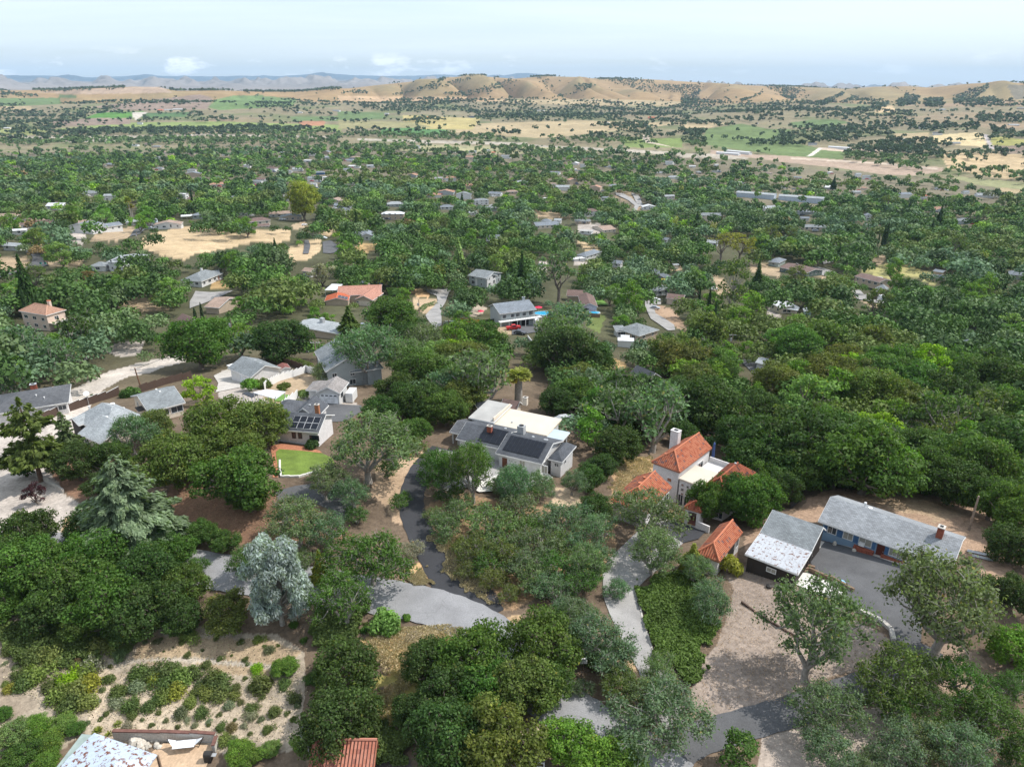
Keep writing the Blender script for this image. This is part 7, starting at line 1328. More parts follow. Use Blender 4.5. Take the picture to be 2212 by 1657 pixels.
fc = np.tile(np.array([(.060,.092,.042)]), (len(FX), 1))*(1+.25*g0.normal(size=(len(FX), 1))); ri = (np.abs(FR-rbf(np.arctan2(FX, FY))) < 260)
fc[ri] = fc[ri]*np.array([1.7, 1.75, 1.25])
ns = ~single; MX = np.concatenate([X[ns], FX]); MY = np.concatenate([Y[ns], FY]); MZ = np.concatenate([Zg[ns], FZ]); MR = np.concatenate([Rr[ns], FR]); MW = np.concatenate([Wd[ns], FW]); MK = np.concatenate([kk[ns], np.full(len(FX), 'mid', object)])
MC = np.concatenate([np.array([COLS[c] for c in ck[ns]])*(1+.14*g0.normal(size=(ns.sum(), 1))), fc]); MC = np.clip(MC, .008, .5)
def tmpl(seed, n, size, nl, tall=1.0):
    g = np.random.default_rng(seed); c = []; d = []
    for i in range(nl):
        dd = sphere_pts(g, 1, -.3)[0]; p = np.array([0, 0, .52])+dd*np.array([.30, .30, .20]); m = n//nl; q = sphere_pts(g, m, -.6); c.append(p+q*.19*g.uniform(.75, 1.2, (m, 1))); d.append(q)
    c = np.concatenate(c); d = np.concatenate(d); k = c[:, 2] > .08; c, d = c[k], d[k]; nrm = unit(d+[0, 0, .3]+.5*g.normal(size=d.shape)); al = g.normal(size=nrm.shape)
    uu = unit(al-nrm*np.sum(al*nrm, 1, keepdims=True)); vv = np.cross(nrm, uu); s = (size*g.uniform(.6, 1.3, len(c)))[:, None]; c[:, 2] *= .88*tall
    return np.stack([c-uu*s*.62-vv*s*.2, c-vv*s*.5, c+uu*s*.68, c+vv*s*.5], 1).reshape(-1, 3), 1+.16*g.normal(size=len(c))
LOD = [(0, 480, 380, .072, 18), (480, 800, 200, .10, 14), (800, 1300, 90, .155, 10), (1300, 2000, 42, .24, 6), (2000, 3600, 18, .38, 4), (3600, 9e9, 10, .5, 3)]
vs, cs = [], []
for r0, r1, n, size, nl in LOD:
    for grp, tall, wide in ((('mid', 'round', 'airy'), 1, 1), (('conifer', 'pine', 'tall'), 2.3, .9)):
        for v in range(4):
            V0, tn = tmpl(900+v+int(tall*10)+n, n, size, nl, tall); s = (MR >= r0) & (MR < r1) & np.isin(MK, grp); s &= (np.arange(len(MX)) % 4 == v)
            if not s.any(): continue
            m = s.sum(); an = g0.uniform(0, 6.28, m); ca_, sa_ = np.cos(an), np.sin(an); W = MW[s][:, None]
            x = (V0[None, :, 0]*ca_[:, None]-V0[None, :, 1]*sa_[:, None])*W*wide; y = (V0[None, :, 0]*sa_[:, None]+V0[None, :, 1]*ca_[:, None])*W*wide; z = V0[None, :, 2]*W
            vs.append(np.stack([x+MX[s][:, None], y+MY[s][:, None], z+MZ[s][:, None]], -1).reshape(-1, 3)); cs.append((MC[s][:, None, :]*np.repeat(tn, 4)[None, :, None]).reshape(-1, 3))
V = np.concatenate(vs); Cc = np.concatenate(cs)
def quads_object(name, V, C, m, label):
    k = len(V)//4; me = bpy.data.meshes.new(name); me.vertices.add(4*k); me.vertices.foreach_set('co', V.ravel()); me.loops.add(4*k); me.loops.foreach_set('vertex_index', np.arange(4*k, dtype=np.int32)); me.polygons.add(k)
    me.polygons.foreach_set('loop_start', np.arange(0, 4*k, 4, dtype=np.int32)); me.polygons.foreach_set('loop_total', np.full(k, 4, np.int32)); me.update(calc_edges=True)
    a = me.color_attributes.new('fol', 'FLOAT_COLOR', 'POINT'); a.data.foreach_set('color', np.concatenate([np.clip(C, .003, 1), np.ones((4*k, 1))], 1).ravel()); me.materials.append(m)
    o = bpy.data.objects.new(name, me); COL.objects.link(o); o['kind'] = 'stuff'; o['label'] = label; return o
quads_object('distant_trees', V, Cc, FOLM, 'oaks and street trees of the town, valley and hills beyond')
print('forest trees', len(MX), 'cards', len(V)//4, 'single', int(single.sum()))
# ---- ground cover in the foreground
def scatter_cards(name, polys, n, size, colour, label, updir=.6, h=.12, aspect=1.0, key='ov', vary=.2, tall=0):
    g = np.random.default_rng(len(name)); VV, CC = [], []
    for poly in polys:
        W = [hit(*Z(key, *p)) for p in poly]; xs = [p.x for p in W]; ys = [p.y for p in W]; x = g.uniform(min(xs), max(xs), n*2); y = g.uniform(min(ys), max(ys), n*2)
        k = in_poly(x+(fbm(x/2, y/2, 5, 3)-.5)*5, y+(fbm(x/2+9, y/2, 6, 3)-.5)*5, [(p.x, p.y) for p in W]); x, y = x[k][:n], y[k][:n]; z = ground(x, y)
        k = len(x); c = np.stack([x, y, z+g.uniform(0, h, k)+h*1.5*fbm(x/1.5, y/1.5, 8, 2)+.1], 1)
        nr = unit(g.normal(size=(k, 3))*(1-updir)+np.array([0, 0, updir])); al = g.normal(size=(k, 3)) if not tall else np.array([0, 0, 1.])+.35*g.normal(size=(k, 3))
        if tall: nr = unit(g.normal(size=(k, 3))*[1, 1, .2])
        uu = unit(al-nr*np.sum(al*nr, 1, keepdims=True)); vv = np.cross(nr, uu); s = (size*g.uniform(.6, 1.4, k))[:, None]
        VV.append(np.stack([c-uu*s*.6*aspect-vv*s*.2, c-vv*s*.5, c+uu*s*.7*aspect, c+vv*s*.5], 1).reshape(-1, 3)); CC.append(np.repeat(np.array([colour])*(1+vary*g.normal(size=(k, 1)))*(.7+.6*fbm(x/3, y/3, 9, 3))[:, None], 4, 0))
    return quads_object(name, np.concatenate(VV), np.concatenate(CC), FOLM, label)
scatter_cards('ivy_ground_cover', [[(1382,1262),(1440,1240),(1500,1245),(1545,1290),(1560,1320),(1545,1370),(1515,1420),(1500,1465),(1460,1480),(1425,1435),(1398,1375),(1382,1300)]], 26000, .26, (.075,.125,.022), 'glossy ivy covering the bank right of the concrete drive', .55, .35)
scatter_cards('dry_grass', [[(785,1390),(860,1360),(975,1350),(1000,1362),(975,1400),(900,1480),(850,1560),(820,1640),(800,1600),(840,1440)], [(1320,1000),(1400,985),(1420,1010),(1370,1060),(1320,1085)], [(860,1240),(910,1220),(940,1265),(890,1262)], [(925,1140),(960,1220),(1050,1300),(1090,1310),(1040,1230),(980,1160)]], 14000, .15, (.50,.42,.27), 'tall dry straw grass on the slopes beside the road', 0, .1, 1.0, tall=1)
scatter_cards('undergrowth', [[(690,1330),(780,1310),(790,1360),(760,1400),(660,1400)], [(770,1560),(880,1600),(900,1657),(760,1657)], [(0,1340),(110,1350),(230,1380),(210,1450),(0,1420)], [(1230,1330),(1300,1420),(1330,1470),(1250,1440)]], 9000, .24, (.09,.13,.035), 'low weeds and brush beneath the trees', .4, .5)
scatter_cards('dry_weeds', [[(0,1340),(240,1350),(480,1365),(640,1420),(650,1500),(640,1600),(480,1600),(190,1580),(0,1480)]], 8000, .11, (.30,.26,.17), 'dry weeds and twigs scattered over the sandy bank', .3, .1, vary=.5)
scatter_cards('leaf_litter', [[(915,1090),(1090,1090),(1280,1130),(1300,1200),(1110,1320),(1040,1290),(925,1150)], [(1560,1200),(1800,1300),(1915,1430),(1700,1510),(1490,1530),(1550,1370)], [(1640,1150),(1780,1062),(2000,1070),(2170,1180),(2212,1260),(2080,1180),(1780,1110)], [(370,1050),(590,1060),(760,1160),(420,1150)]], 7000, .085, (.27,.19,.12), 'brown leaf litter and bark mulch under the oaks', .8, .05, vary=.3)
def hedge(name, label, key, pts, w, h, colour, size=.3, n=140, cat='hedge'):
    W = [hit(*Z(key, *p)) for p in pts]; g = np.random.default_rng(len(label)); C = Cards()
    for a, b in zip(W[:-1], W[1:]):
        ln = (b-a).length; k = int(n*ln*(w+2*h)/4); t = g.uniform(0, 1, k); x = a.x+(b.x-a.x)*t; y = a.y+(b.y-a.y)*t; z = ground(x, y); hh = h*(.75+.5*fbm(x/2.5, y/2.5, 3, 2)); an = g.uniform(-.3, math.pi+.3, k)
        dv = np.array([-(b.y-a.y), b.x-a.x, 0])/ln; off = np.cos(an)*w/2*(1+.2*g.normal(size=k)); C.add(np.stack([x, y, z+hh*.1+np.maximum(0, np.sin(an))*hh*(1+.1*g.normal(size=k))], 1)+dv*off[:, None], dv*np.cos(an)[:, None]+np.array([0, 0, 1])*np.sin(an)[:, None]+.5*g.normal(size=(k, 3)), g.uniform(.6, 1.3, k)*size)
    root = thing(name, label, cat, W[0]); me = C.mesh('foliage', g)
    co = np.empty(len(me.vertices)*3); me.vertices.foreach_get('co', co); co = co.reshape(-1, 3)-np.array(W[0]); me.vertices.foreach_set('co', co.ravel()); q = bpy.data.objects.new('foliage', me); COL.objects.link(q); q.parent = root; q.color = (*COLS[colour], 1); return root
hedge('hedge', 'yellow green vine covered fence behind the blue ranch house', 'b4', [(740,200),(850,175),(1000,165),(1180,190),(1320,200)], 2.2, 2.6, 'mint', .35, 40); hedge('hedge', 'long clipped dark hedge above the mauve roofed house', 'a6', [(520,850),(640,868),(760,862),(900,880)], 3.2, 3.6, 'dark', .5, 22)
hedge('hedge', 'low grey green rosemary hedge by the pale lane', 'a5', [(1420,1040),(1460,1000),(1550,975)], 2.0, 1.2, 'grey', .35, 40); hedge('hedge', 'clipped green bushes row left of the solar hillside house', 'a4', [(540,625),(620,615),(700,580)], 2.5, 2.0, 'mint', .4, 30)
hedge('hedge', 'ivy strip at the foot of the rust roofed shed fence', 'b1', [(1070,430),(1200,450),(1340,490)], 2.0, 1.8, 'olive', .3, 50)
# ------------------------------------------------------------------ fences, walls, poles, cars
wall_thing('white_fence', 'tall white board fence zigzagging around the small garden', 'fence', 'b1', [(830,705),(1000,610),(1280,520),(1530,590)], 1.9, WTRIM, .08); wall_thing('white_fence', 'white board fence running down from the garden to the bungalow', 'fence', 'b1', [(1190,800),(1100,860),(1000,950)], 1.9, WTRIM, .08)
wall_thing('board_fence', 'dark brown board fence with pale rails behind the large grey hipped roof', 'fence', 'a8', [(370,690),(520,635),(700,575),(930,500),(1040,465)], 1.9, WOODB, .08, .06, capm=WTRIM, group='brown board fences'); wall_thing('board_fence', 'brown board fence behind the long grey gable roof', 'fence', 'a8', [(1210,440),(1430,375),(1660,320)], 1.9, WOODB, .08, group='brown board fences')
wall_thing('board_fence', 'dark fence between the cream outbuilding and the tall house', 'fence', 'b1', [(840,395),(1120,450),(1250,500)], 1.8, WOODB, .08); wall_thing('board_fence', 'new orange board fence stepping down to the pool house', 'fence', 'a5', [(1705,1130),(1780,1135),(1850,1142),(1930,1150)], 1.7, WOODO, .08, step=3)
wall_thing('iron_fence', 'black railing fence continuing the orange board fence', 'fence', 'a5', [(1932,1150),(2060,1140)], 1.6, BLACK, .06); wall_thing('board_fence', 'grey board fence below the mauve roofed house and pool', 'fence', 'a6', [(470,1060),(640,1085),(760,1095)], 1.7, WOODT, .08); wall_thing('board_fence', 'brown fence curving right of the tall dark conifer', 'fence', 'a6', [(910,1040),(960,1090),(1010,1100)], 1.8, WOODB, .08)
wall_thing('garden_wall', 'pale garden wall with a red brick coping above the tan patio', 'wall', 'b7', [(740,705),(1050,712),(1240,715),(1400,722)], 1.2, CONC, .3, .12, z0=-1.2, capm=mat('dull_brick_coping', (.15,.075,.06), .9, 2, .3)); wall_thing('garden_wall', 'short return wall at the right end of the tan patio', 'wall', 'b7', [(1400,722),(1380,790)], 1.0, CONC, .3, .12, z0=-1, capm=_M['dull_brick_coping'])
wall_thing('retaining_wall', 'weathered timber retaining wall between court and pale slab', 'wall', 'b4', [(655,805),(800,860),(980,948)], .7, WOODT, .3); wall_thing('timber_edging', 'long timber edging across the mulch yard', 'edging', 'c2', [(800,200),(960,305),(1120,400)], .25, WOODB, .2)
wall_thing('stone_kerb', 'curved pale stone kerb between court and mulch bed', 'kerb', 'b4', [(950,1065),(1060,1110),(1170,1165),(1235,1220),(1255,1300)], .45, CONC, .5, step=.9); wall_thing('lawn_edging', 'pale stone edging round the lower side of the curved lawn', 'edging', 'b1', [(985,1480),(985,1570),(1000,1655),(1200,1657),(1330,1620),(1450,1580)], .35, CONCW, .3, step=1)
wall_thing('drive_kerb', 'thin pale kerb along the right side of the concrete drive', 'kerb', 'ov', [(1376,1290),(1388,1345),(1406,1400),(1428,1450)], .15, CONC, .2, step=1); wall_thing('retaining_wall', 'low concrete wall on the left gravel yard beside the plum tree', 'wall', 'a8', [(285,1160),(400,1220),(540,1310)], .7, CONC, .3); wall_thing('mesh_gate', 'dark metal gate panel behind the workshop', 'gate', 'b4', [(530,345),(600,290)], 1.5, mat('dark_mesh', (.05,.05,.05)), .06)
wall_thing('guard_rail', 'pale guard rail below the parked pickup by the pool house', 'railing', 'a6', [(135,1265),(190,1340)], .8, WTRIM, .12); wall_thing('guard_rail', 'white barrier above the asphalt parking place', 'railing', 'a6', [(1930,1475),(2212,1480)], .8, WTRIM, .1)
def pole(key, bx_, by_, ty, label, wood=POLE, arm=True, trafo=False, lean=0):
    p = hit(*Z(key, bx_, by_)); d = ray(*Z(key, bx_, ty)); t = p.y/d[1]; h = min(max(d[2]*t-p.z, 6), 15); root = thing('utility_pole', label, 'utility pole', p, 'wooden utility poles')
    MB().tube([p-up*.5, p+up*h+Vector((lean, 0, 0))], [.20, .13], 8).build('pole', wood, root); top = p+up*h+Vector((lean, 0, 0))
    if arm:
        for dz in (.5,): MB().box(top+Vector((-1.2, -.06, -dz)), (2.4, .2, 0), (0, .12, 0), (0, 0, .14)).build('crossarm', GALV, root)
        for k in range(4): MB().tube([top+Vector((-1.1+.72*k, 0, -.35)), top+Vector((-1.1+.72*k, 0, -.12))], [.06, .04], 6).build('insulator', WTRIM, root)
    if trafo: MB().tube([top+Vector((-.42, -.1, -2.6)), top+Vector((-.42, -.1, -1.5))], [.28, .28], 10).build('transformer', GALV, root)
    return top
tops = {}
tops['a'] = pole('a8', 1228, 430, 265, 'short wooden pole behind the long grey gable roof', lean=-.6); tops['b'] = pole('b1', 520, 330, -60, 'tall grey pole with a transformer above the cream outbuilding', POLEG, False, True)
tops['c'] = pole('b1', 1412, 560, 185, 'grey wooden pole in front of the tall grey blue house', POLEG); tops['d'] = pole('a5', 1676, 1400, 1115, 'brown pole with a pale crossarm in the centre beside the lane'); tops['e'] = pole('b2', 503, 450, 270, 'slim brown pole behind the carport roof', arm=False)
tops['f'] = pole('a7', 1460, 1490, 1355, 'leaning brown pole at the right in a dry clearing'); tops['g'] = pole('a7', 1120, 1160, 1075, 'pole with transformer in the oaks right of centre', POLEG, True, True); tops['h'] = pole('a7', 712, 1360, 1300, 'pale armed pole right of the square taupe roof')
tops['i'] = pole('a7', 925, 1000, 860, 'thin dark pole beside the parked trailer', BROWNW, False); tops['j'] = pole('a7', 115, 1650, 1575, 'short brown pole among oaks below the asphalt parking', POLE); tops['k'] = pole('a6', 1885, 1430, 1235, 'pole with transformer above the purple trees', POLEG, True, True); tops['l'] = pole('a6', 1640, 590, 495, 'pole with transformer right of the white sheds', POLEG, True, True)
tops['m'] = pole('a5', 1412, 1060, 965, 'grey pole at the bend of the pale lane', POLEG, False, True); tops['n'] = pole('a4', 1600, 900, 800, 'thin grey pole before the hip roofed house on the left', POLEG); tops['o'] = pole('a4', 2045, 840, 755, 'pole beside the rock garden of the hip roofed house', POLEG, False, True); tops['p'] = pole('a4', 415, 640, 475, 'brown pole at the curved left lane', POLE); tops['q'] = pole('a4', 1195, 445, 385, 'short pole with transformer under the hilltop drive', POLEG, False, True); tops['r'] = pole('a5', 120, 600, 550, 'grey pole with street arm on the dry slope', POLEG)
tops['s'] = pole('b4', 1815, 500, 270, 'thin leaning flag pole in the ranch yard under the oaks', POLEG, False)
def wire(a, b, label, sag=1.2):
    P = [tops[a].lerp(tops[b], t)-up*(.3+sag*4*t*(1-t)) for t in np.linspace(0, 1, 15)]; root = MB().tube(P, [.045]*15, 4).build('power_line', BLACK); tag(root, label, 'power line', 'power lines')
wire('a', 'b', 'power line from the short pole to the pole above the outbuilding'); wire('b', 'c', 'power line between the two grey poles of the outbuilding'); wire('c', 'd', 'power line from the tall house to the centre pole', 2); wire('h', 'f', 'power line running right from the taupe roof pole', 1.5); wire('k', 'h', 'power line from the purple trees to the taupe roof', 1.5); wire('j', 'h', 'power line rising from the short brown pole', 1.5); wire('p', 'q', 'power line over the left hillside houses', 2)
def car(key, x, y, rz, colour, label, kind='car', s=1.0):
    p = hit(*Z(key, x, y)); p.z += .03+max(0, p.length-120)*.0007+.15; root = thing(kind if kind != 'car' else 'parked_car', label, {'car': 'car', 'pickup': 'pickup truck', 'suv': 'car', 'van': 'van'}.get(kind, 'car'), p, 'parked cars')
    c, sn = math.cos(rz), math.sin(rz); T = lambda a, b, z: Vector((p.x+(a*c-b*sn)*s, p.y+(a*sn+b*c)*s, p.z+z*s)); pm = mat('car_paint_%d_%d_%d' % tuple(int(v*100) for v in colour), colour, .25, 1, .02, spec=.6)
    if kind == 'pickup': prof = [(-2.7,.35),(2.7,.35),(2.75,.9),(2.6,1.15),(1.3,1.2),(.7,1.8),(-.7,1.82),(-.95,1.2),(-2.7,1.15)]; gl = [(-.62,.6,1.25,1.7)]
    elif kind == 'van': prof = [(-3.2,.4),(3.2,.4),(3.3,1.2),(2.7,1.6),(2.3,2.6),(-3.2,2.7)]; gl = [(-1.5,.2,1.5,2.2)]
    elif kind == 'suv': prof = [(-2.3,.35),(2.3,.35),(2.35,.85),(2.2,1.05),(1.2,1.15),(.55,1.72),(-1.9,1.75),(-2.3,1.15)]; gl = [(-1.8,.45,1.17,1.62)]
    else: prof = [(-2.2,.3),(2.2,.3),(2.25,.7),(2.1,.88),(1.1,.98),(.4,1.42),(-1.1,1.42),(-1.8,.98),(-2.2,.92)]; gl = [(-1.05,.35,1.0,1.34)]
    n = len(prof); a = [T(u, -.9, z) for u, z in prof]; b = [T(u, .9, z) for u, z in prof]
    for q, f in ((a, .82), (b, .82)):
        for i, (u, z) in enumerate(prof):
            if z > 1.3: q[i] = T(u, (-.9 if q is a else .9)*f, z)
    bd = MB(); bd.add(a+b, [tuple(range(n)), tuple(range(n, 2*n))[::-1]]+[(i, i+n, (i+1)%n+n, (i+1)%n) for i in range(n)]); bd.build('body', pm, root)
    for u0, u1, z0, z1 in gl:
        for sd in (-1, 1): MB().add([T(u0, sd*.905, z0), T(u1+.25, sd*.905, z0), T(u1, sd*.80, z1), T(u0+.1, sd*.80, z1)], [(0,1,2,3) if sd < 0 else (3,2,1,0)]).build('window', GLASS, root)
        MB().add([T(u1+.42, -.72, z0), T(u1+.42, .72, z0), T(u1+.12, .66, z1+.03), T(u1+.12, -.66, z1+.03)], [(0,1,2,3)]).build('windscreen', GLASS, root)
    for u in (-.62, .62):
        for sd in (-1, 1):
            L_ = prof[1][0]; w_ = MB().tube([T(u*L_, sd*.70, .36), T(u*L_, sd*.93, .36)], [.36*s, .36*s], 12).build('wheel', RUBBER, root); h_ = MB().tube([T(u*L_, sd*.93, .36), T(u*L_, sd*.945, .36)], [.2*s, .2*s], 10).build('hub', GALV, root); h_.parent = w_
    return root
WH = (.75, .76, .77); car('a6', 1242, 958, .1, WH, 'white estate car parked at the top of the lane between pines', 'suv'); car('a6', 1236, 1025, -.3, (.35,.38,.42), 'grey car parked on the verge just below the white estate car'); car('a6', 12, 1200, .25, (.45,.02,.02), 'red pickup truck on the drive below the grey balcony house', 'pickup'); car('a6', 85, 1118, 1.4, (.5,.55,.62), 'pale blue car inside the carport of the grey balcony house')
car('a6', 205, 1150, 1.3, WH, 'white van parked right of the carport by the pool', 'van', .8); car('a6', 70, 1240, -.4, (.06,.06,.07), 'dark car at the lower edge of the pool house drive'); car('a6', 1730, 835, .5, (.05,.07,.12), 'dark blue car among the trees above the tall olive tree', 'suv'); car('a6', 635, 285, .8, (.06,.07,.10), 'dark car beside the small grey cottage', 'suv'); car('a6', 260, 655, .2, (.5,.55,.6), 'silver car left of the pale grey pine', 'suv'); car('a6', 915, 785, .1, (.12,.14,.17), 'dark pickup truck on the dirt above the lane', 'pickup')
car('a5', 585, 418, -.3, (.6,.65,.68), 'silver car at the top of the pale lane among oaks'); car('a5', 420, 305, .3, WH, 'white car beside the dark brown roofed house'); car('a5', 925, 1190, .1, WH, 'white pickup truck behind the squat dark conifer', 'pickup'); car('a5', 480, 1385, .9, (.05,.05,.06), 'dark car by the tall grey blue house', 'pickup'); car('a8', 15, 620, .2, WH, 'white van at the left edge', 'van') if False else None
car('a4', 335, 545, .1, WH, 'white camper van at the head of the curved left lane', 'van', 1.3); car('a4', 280, 535, 1.2, (.3,.3,.32), 'grey pickup next to the white camper van', 'pickup'); car('b2', 1860, 505, .3, (.5,.52,.55), 'silver car under the oaks behind the cream flat roof'); car('a7', 130, 700, -.3, (.1,.1,.11), 'dark car in front of the long brown roof'); car('a6', 1740, 860, .2, WH, 'white car below the dark blue one', 'car')
CARC = [(.75,.76,.77), (.05,.05,.06), (.35,.37,.40), (.40,.03,.03), (.05,.10,.22), (.55,.53,.48)]; CARN = ['white', 'black', 'silver', 'red', 'blue', 'cream']
for x, y, px, py, ci, kd, rz in CARSPOTS: EXTRA.append((car('ov', px, py, rz, CARC[ci], 'x', kd), CARN[ci]+' '+('pickup truck' if kd == 'pickup' else 'car'), Vector((x, y, gz(x, y)))))
# travel trailer
p = hit(*Z('a7', 965, 958)); p.z += .35; tr_ = thing('travel_trailer', 'white travel trailer with dark swoosh stripes parked on the concrete drive', 'trailer', p); u_, v_ = Vector((.99, .14, 0)), Vector((-.14, .99, 0)); pr_ = [(0,.5),(6.6,.5),(6.6,2.9),(.6,2.9),(0,2.2)]
a = [p+u_*x+up*z for x, z in pr_]; b = [q+v_*2.4 for q in a]; MB().add(a+b, [tuple(range(5)), tuple(range(5, 10))[::-1]]+[(i, i+5, (i+1)%5+5, (i+1)%5) for i in range(5)]).build('body', mat('trailer_white', (.72,.74,.76), .4), tr_)
MB().box(p+u_*.9-v_*.02+up*1.5, u_*1.1, v_*.02, up*.6).build('window', GLASS, tr_); MB().box(p+u_*3.9-v_*.02+up*1.5, u_*1.2, v_*.02, up*.6).build('window', GLASS, tr_); MB().box(p+u_*2.9-v_*.03+up*.6, u_*.65, v_*.02, up*1.8).build('door', mat('door_grey', (.5,.52,.55)), tr_); MB().add([p+u_*.2-v_*.025+up*1.2, p+u_*2.8-v_*.025+up*.7, p+u_*2.8-v_*.025+up*.95, p+u_*.2-v_*.025+up*1.4], [(0,1,2,3)]).build('stripe', BLUED, tr_)
for k in (2.9, 3.9): MB().tube([p+u_*k+v_*.1+up*.1, p+u_*k+v_*.35+up*.1], [.36, .36], 12).build('wheel', RUBBER, tr_)
MB().tube([p+up*.45, p-u_*1.1+up*.4], [.06, .05], 6).build('hitch', BLACK, tr_)
def parasol(key, x, y, colour, label, r=1.5, h=2.4, closed=False):
    p = hit(*Z(key, x, y), 0); root = thing('parasol', label, 'parasol', p); MB().tube([p, p+up*(h+.1)], [.04, .03], 6).build('pole', WTRIM, root); mb = MB(); n = 8; top = p+up*h
    if closed: mb.tube([p+up*.9, p+up*1.3, p+up*(h-.3), top], [.42, .36, .2, .04], 8)
    else:
        rim = [top+Vector((math.cos(6.283*k/n)*r, math.sin(6.283*k/n)*r, -.55)) for k in range(n)]
        mb.add([top]+rim, [(0, k+1, (k+1)%n+1) for k in range(n)]); mb.add([top-up*.03]+[q-up*.03 for q in rim], [(0, (k+1)%n+1, k+1) for k in range(n)])
    mb.build('canopy', mat('canvas_%d%d%d' % tuple(int(v*99) for v in colour), colour, .8, 2, .1), root)
parasol('a6', 228, 1040, (.62,.03,.08), 'open red parasol at the right end of the balcony', 1.7); parasol('a5', 1942, 1075, (.62,.04,.09), 'open red parasol left of the grey balcony house', 1.4); parasol('a6', 1302, 790, (.65,.52,.06), 'open yellow parasol by the long blue grey roof', 1.5)
parasol('b3', 1003, 935, (.02,.05,.22), 'closed dark blue parasol on the terracotta terrace', closed=True, h=3.2); parasol('b3', 1275, 560, (.10,.16,.40), 'closed blue parasol on the roof terrace', closed=True, h=5.6)
for x, y, l in ((900, 818, 'left'), (1078, 826, 'right')):
    p = hit(*Z('a5', x, y+16)); rt = thing('gazebo', f'grey canvas gazebo behind the pink roofed villa, the {l} one', 'gazebo', p, 'gazebos behind the villa'); mb = MB(); t_ = p+up*3.6; rim = [p+Vector((a_, b_, 2.5)) for a_, b_ in ((-2,-2),(2,-2),(2,2),(-2,2))]; mb.add([t_]+rim, [(0,1,2),(0,2,3),(0,3,4),(0,4,1)]); mb.build('canopy', mat('grey_canvas', (.12,.15,.19)), rt)
    for q in rim: MB().tube([Vector((q.x, q.y, p.z-.3)), q], [.05, .05], 6).build('post', BLACK, rt)
# pools
p = hit(*Z('a6', 283, 1075)); rt = thing('swimming_pool', 'oval blue pool with a pale rim beside the balcony', 'pool', p); el = lambda a_, b_, z, n=28: [p+Vector((math.cos(6.283*k/n)*a_, math.sin(6.283*k/n)*b_, z)) for k in range(n)]
WATER = mat('pool_water', (.03,.32,.52), .08, 2, .15, spec=.5); MB().prism(el(4.9, 2.9, 0), p.z-.5, p.z+1.0).build('rim', WTRIM, rt); MB().prism(el(4.6, 2.6, 0), p.z+.8, p.z+1.02).build('water', WATER, rt)
MB().box(p+Vector((-6, -4.2, -1.5)), (9.5, 0, 0), (0, 1.6, 0), (0, 0, 1.7)).build('deck', WOODT, rt)
p = hit(*Z('a6', 710, 1065)); rt = thing('swimming_pool', 'small round blue pool in front of the lilac gable', 'pool', p); MB().prism(el(2.6, 2.0, 0), p.z-.3, p.z+.8).build('rim', WTRIM, rt); MB().prism(el(2.4, 1.8, 0), p.z+.6, p.z+.82).build('water', WATER, rt)
p = hit(*Z('b2', 600, 0)) if False else None
# hammock, rocks, small things on the patio and yards
p = hit(*Z('b7', 1205, 765)); rt = thing('hammock', 'white hammock stretched on a dark stand on the tan patio', 'hammock', p); C_ = mat('white_canvas', (.72,.74,.77), .8)
P_ = [p+Vector((-1.1, -.55, .75)), p+Vector((1.1, -.35, .85)), p+Vector((1.0, .6, .85)), p+Vector((-1.0, .45, .75))]; MB().slab(P_, .04).build('cloth', C_, rt); MB().slab([p+Vector((-1.75,.2,1.25)), p+Vector((-1.05,-.4,.8)), p+Vector((-1.05,.45,.8))], .03).build('cloth_end', C_, rt); MB().slab([p+Vector((1.8,.4,1.3)), p+Vector((1.05,.55,.88)), p+Vector((1.05,-.3,.88))], .03).build('cloth_end', C_, rt)
MB().tube([p+Vector((-1.8,.2,1.3)), p+Vector((-1.2,.1,.08)), p+Vector((1.2,.1,.08)), p+Vector((1.85,.4,1.35))], [.05]*4, 6).build('stand', BLACK, rt)
g = random.Random(5)
for k in range(34):
    x, y = (g.uniform(880, 1035), g.uniform(690, 765)) if k > 7 else (g.uniform(870, 915), g.uniform(690, 740)); q = hit(*Z('b7', x, y)); s = g.uniform(.14, .36) if k > 7 else g.uniform(.45, .8); bm_ = MB()
    ring = lambda z, f: [q+Vector((math.cos(t_)*s*f*g.uniform(.75, 1.2), math.sin(t_)*s*f*g.uniform(.75, 1.2), z*s)) for t_ in np.linspace(0, 6.283, 8)[:-1]]; R0, R1, R2 = ring(-.3, 1), ring(.5, .9), ring(.95, .45); bm_.add(R0+R1+R2, [(i, (i+1)%7, (i+1)%7+7, i+7) for i in range(7)]+[(i+7, (i+1)%7+7, (i+1)%7+14, i+14) for i in range(7)]+[tuple(range(14, 21))]); o_ = bm_.build('boulder' if k < 8 else 'cobble', ROCK)
    tag(o_, 'large cream boulder piled by the peeling patio roof' if k < 8 else 'pale cobble in the rock heap beside the tan patio', 'rock', 'boulders by the peeling roof' if k < 8 else 'cobbles by the tan patio')
for key, x, y, lab in (('a8', 600, 500, 'white satellite dish on a mast by the worn charcoal roof'), ('a8', 770, 532, 'white satellite dish on a mast above the brown fence'), ('b7', 2008, 806, 'grey satellite dish at the corner of the faded red roof')):
    p = hit(*Z(key, x, y+22)); h_ = 2.6 if key == 'a8' else 3.4; rt = thing('satellite_dish', lab, 'satellite dish', p); MB().tube([p, p+up*h_], [.05, .05], 6).build('mast', GALV, rt); c_ = p+up*(h_+.35); nd = Vector((.35, -.55, .75)).normalized(); e_ = nd.cross(up).normalized(); f_ = nd.cross(e_)
    MB().add([c_-nd*.15]+[c_+(e_*math.cos(t_)+f_*math.sin(t_))*.62 for t_ in np.linspace(0, 6.283, 17)[:-1]], [(0, k+1, (k+1)%16+1) for k in range(16)]).build('dish', WTRIM, rt)
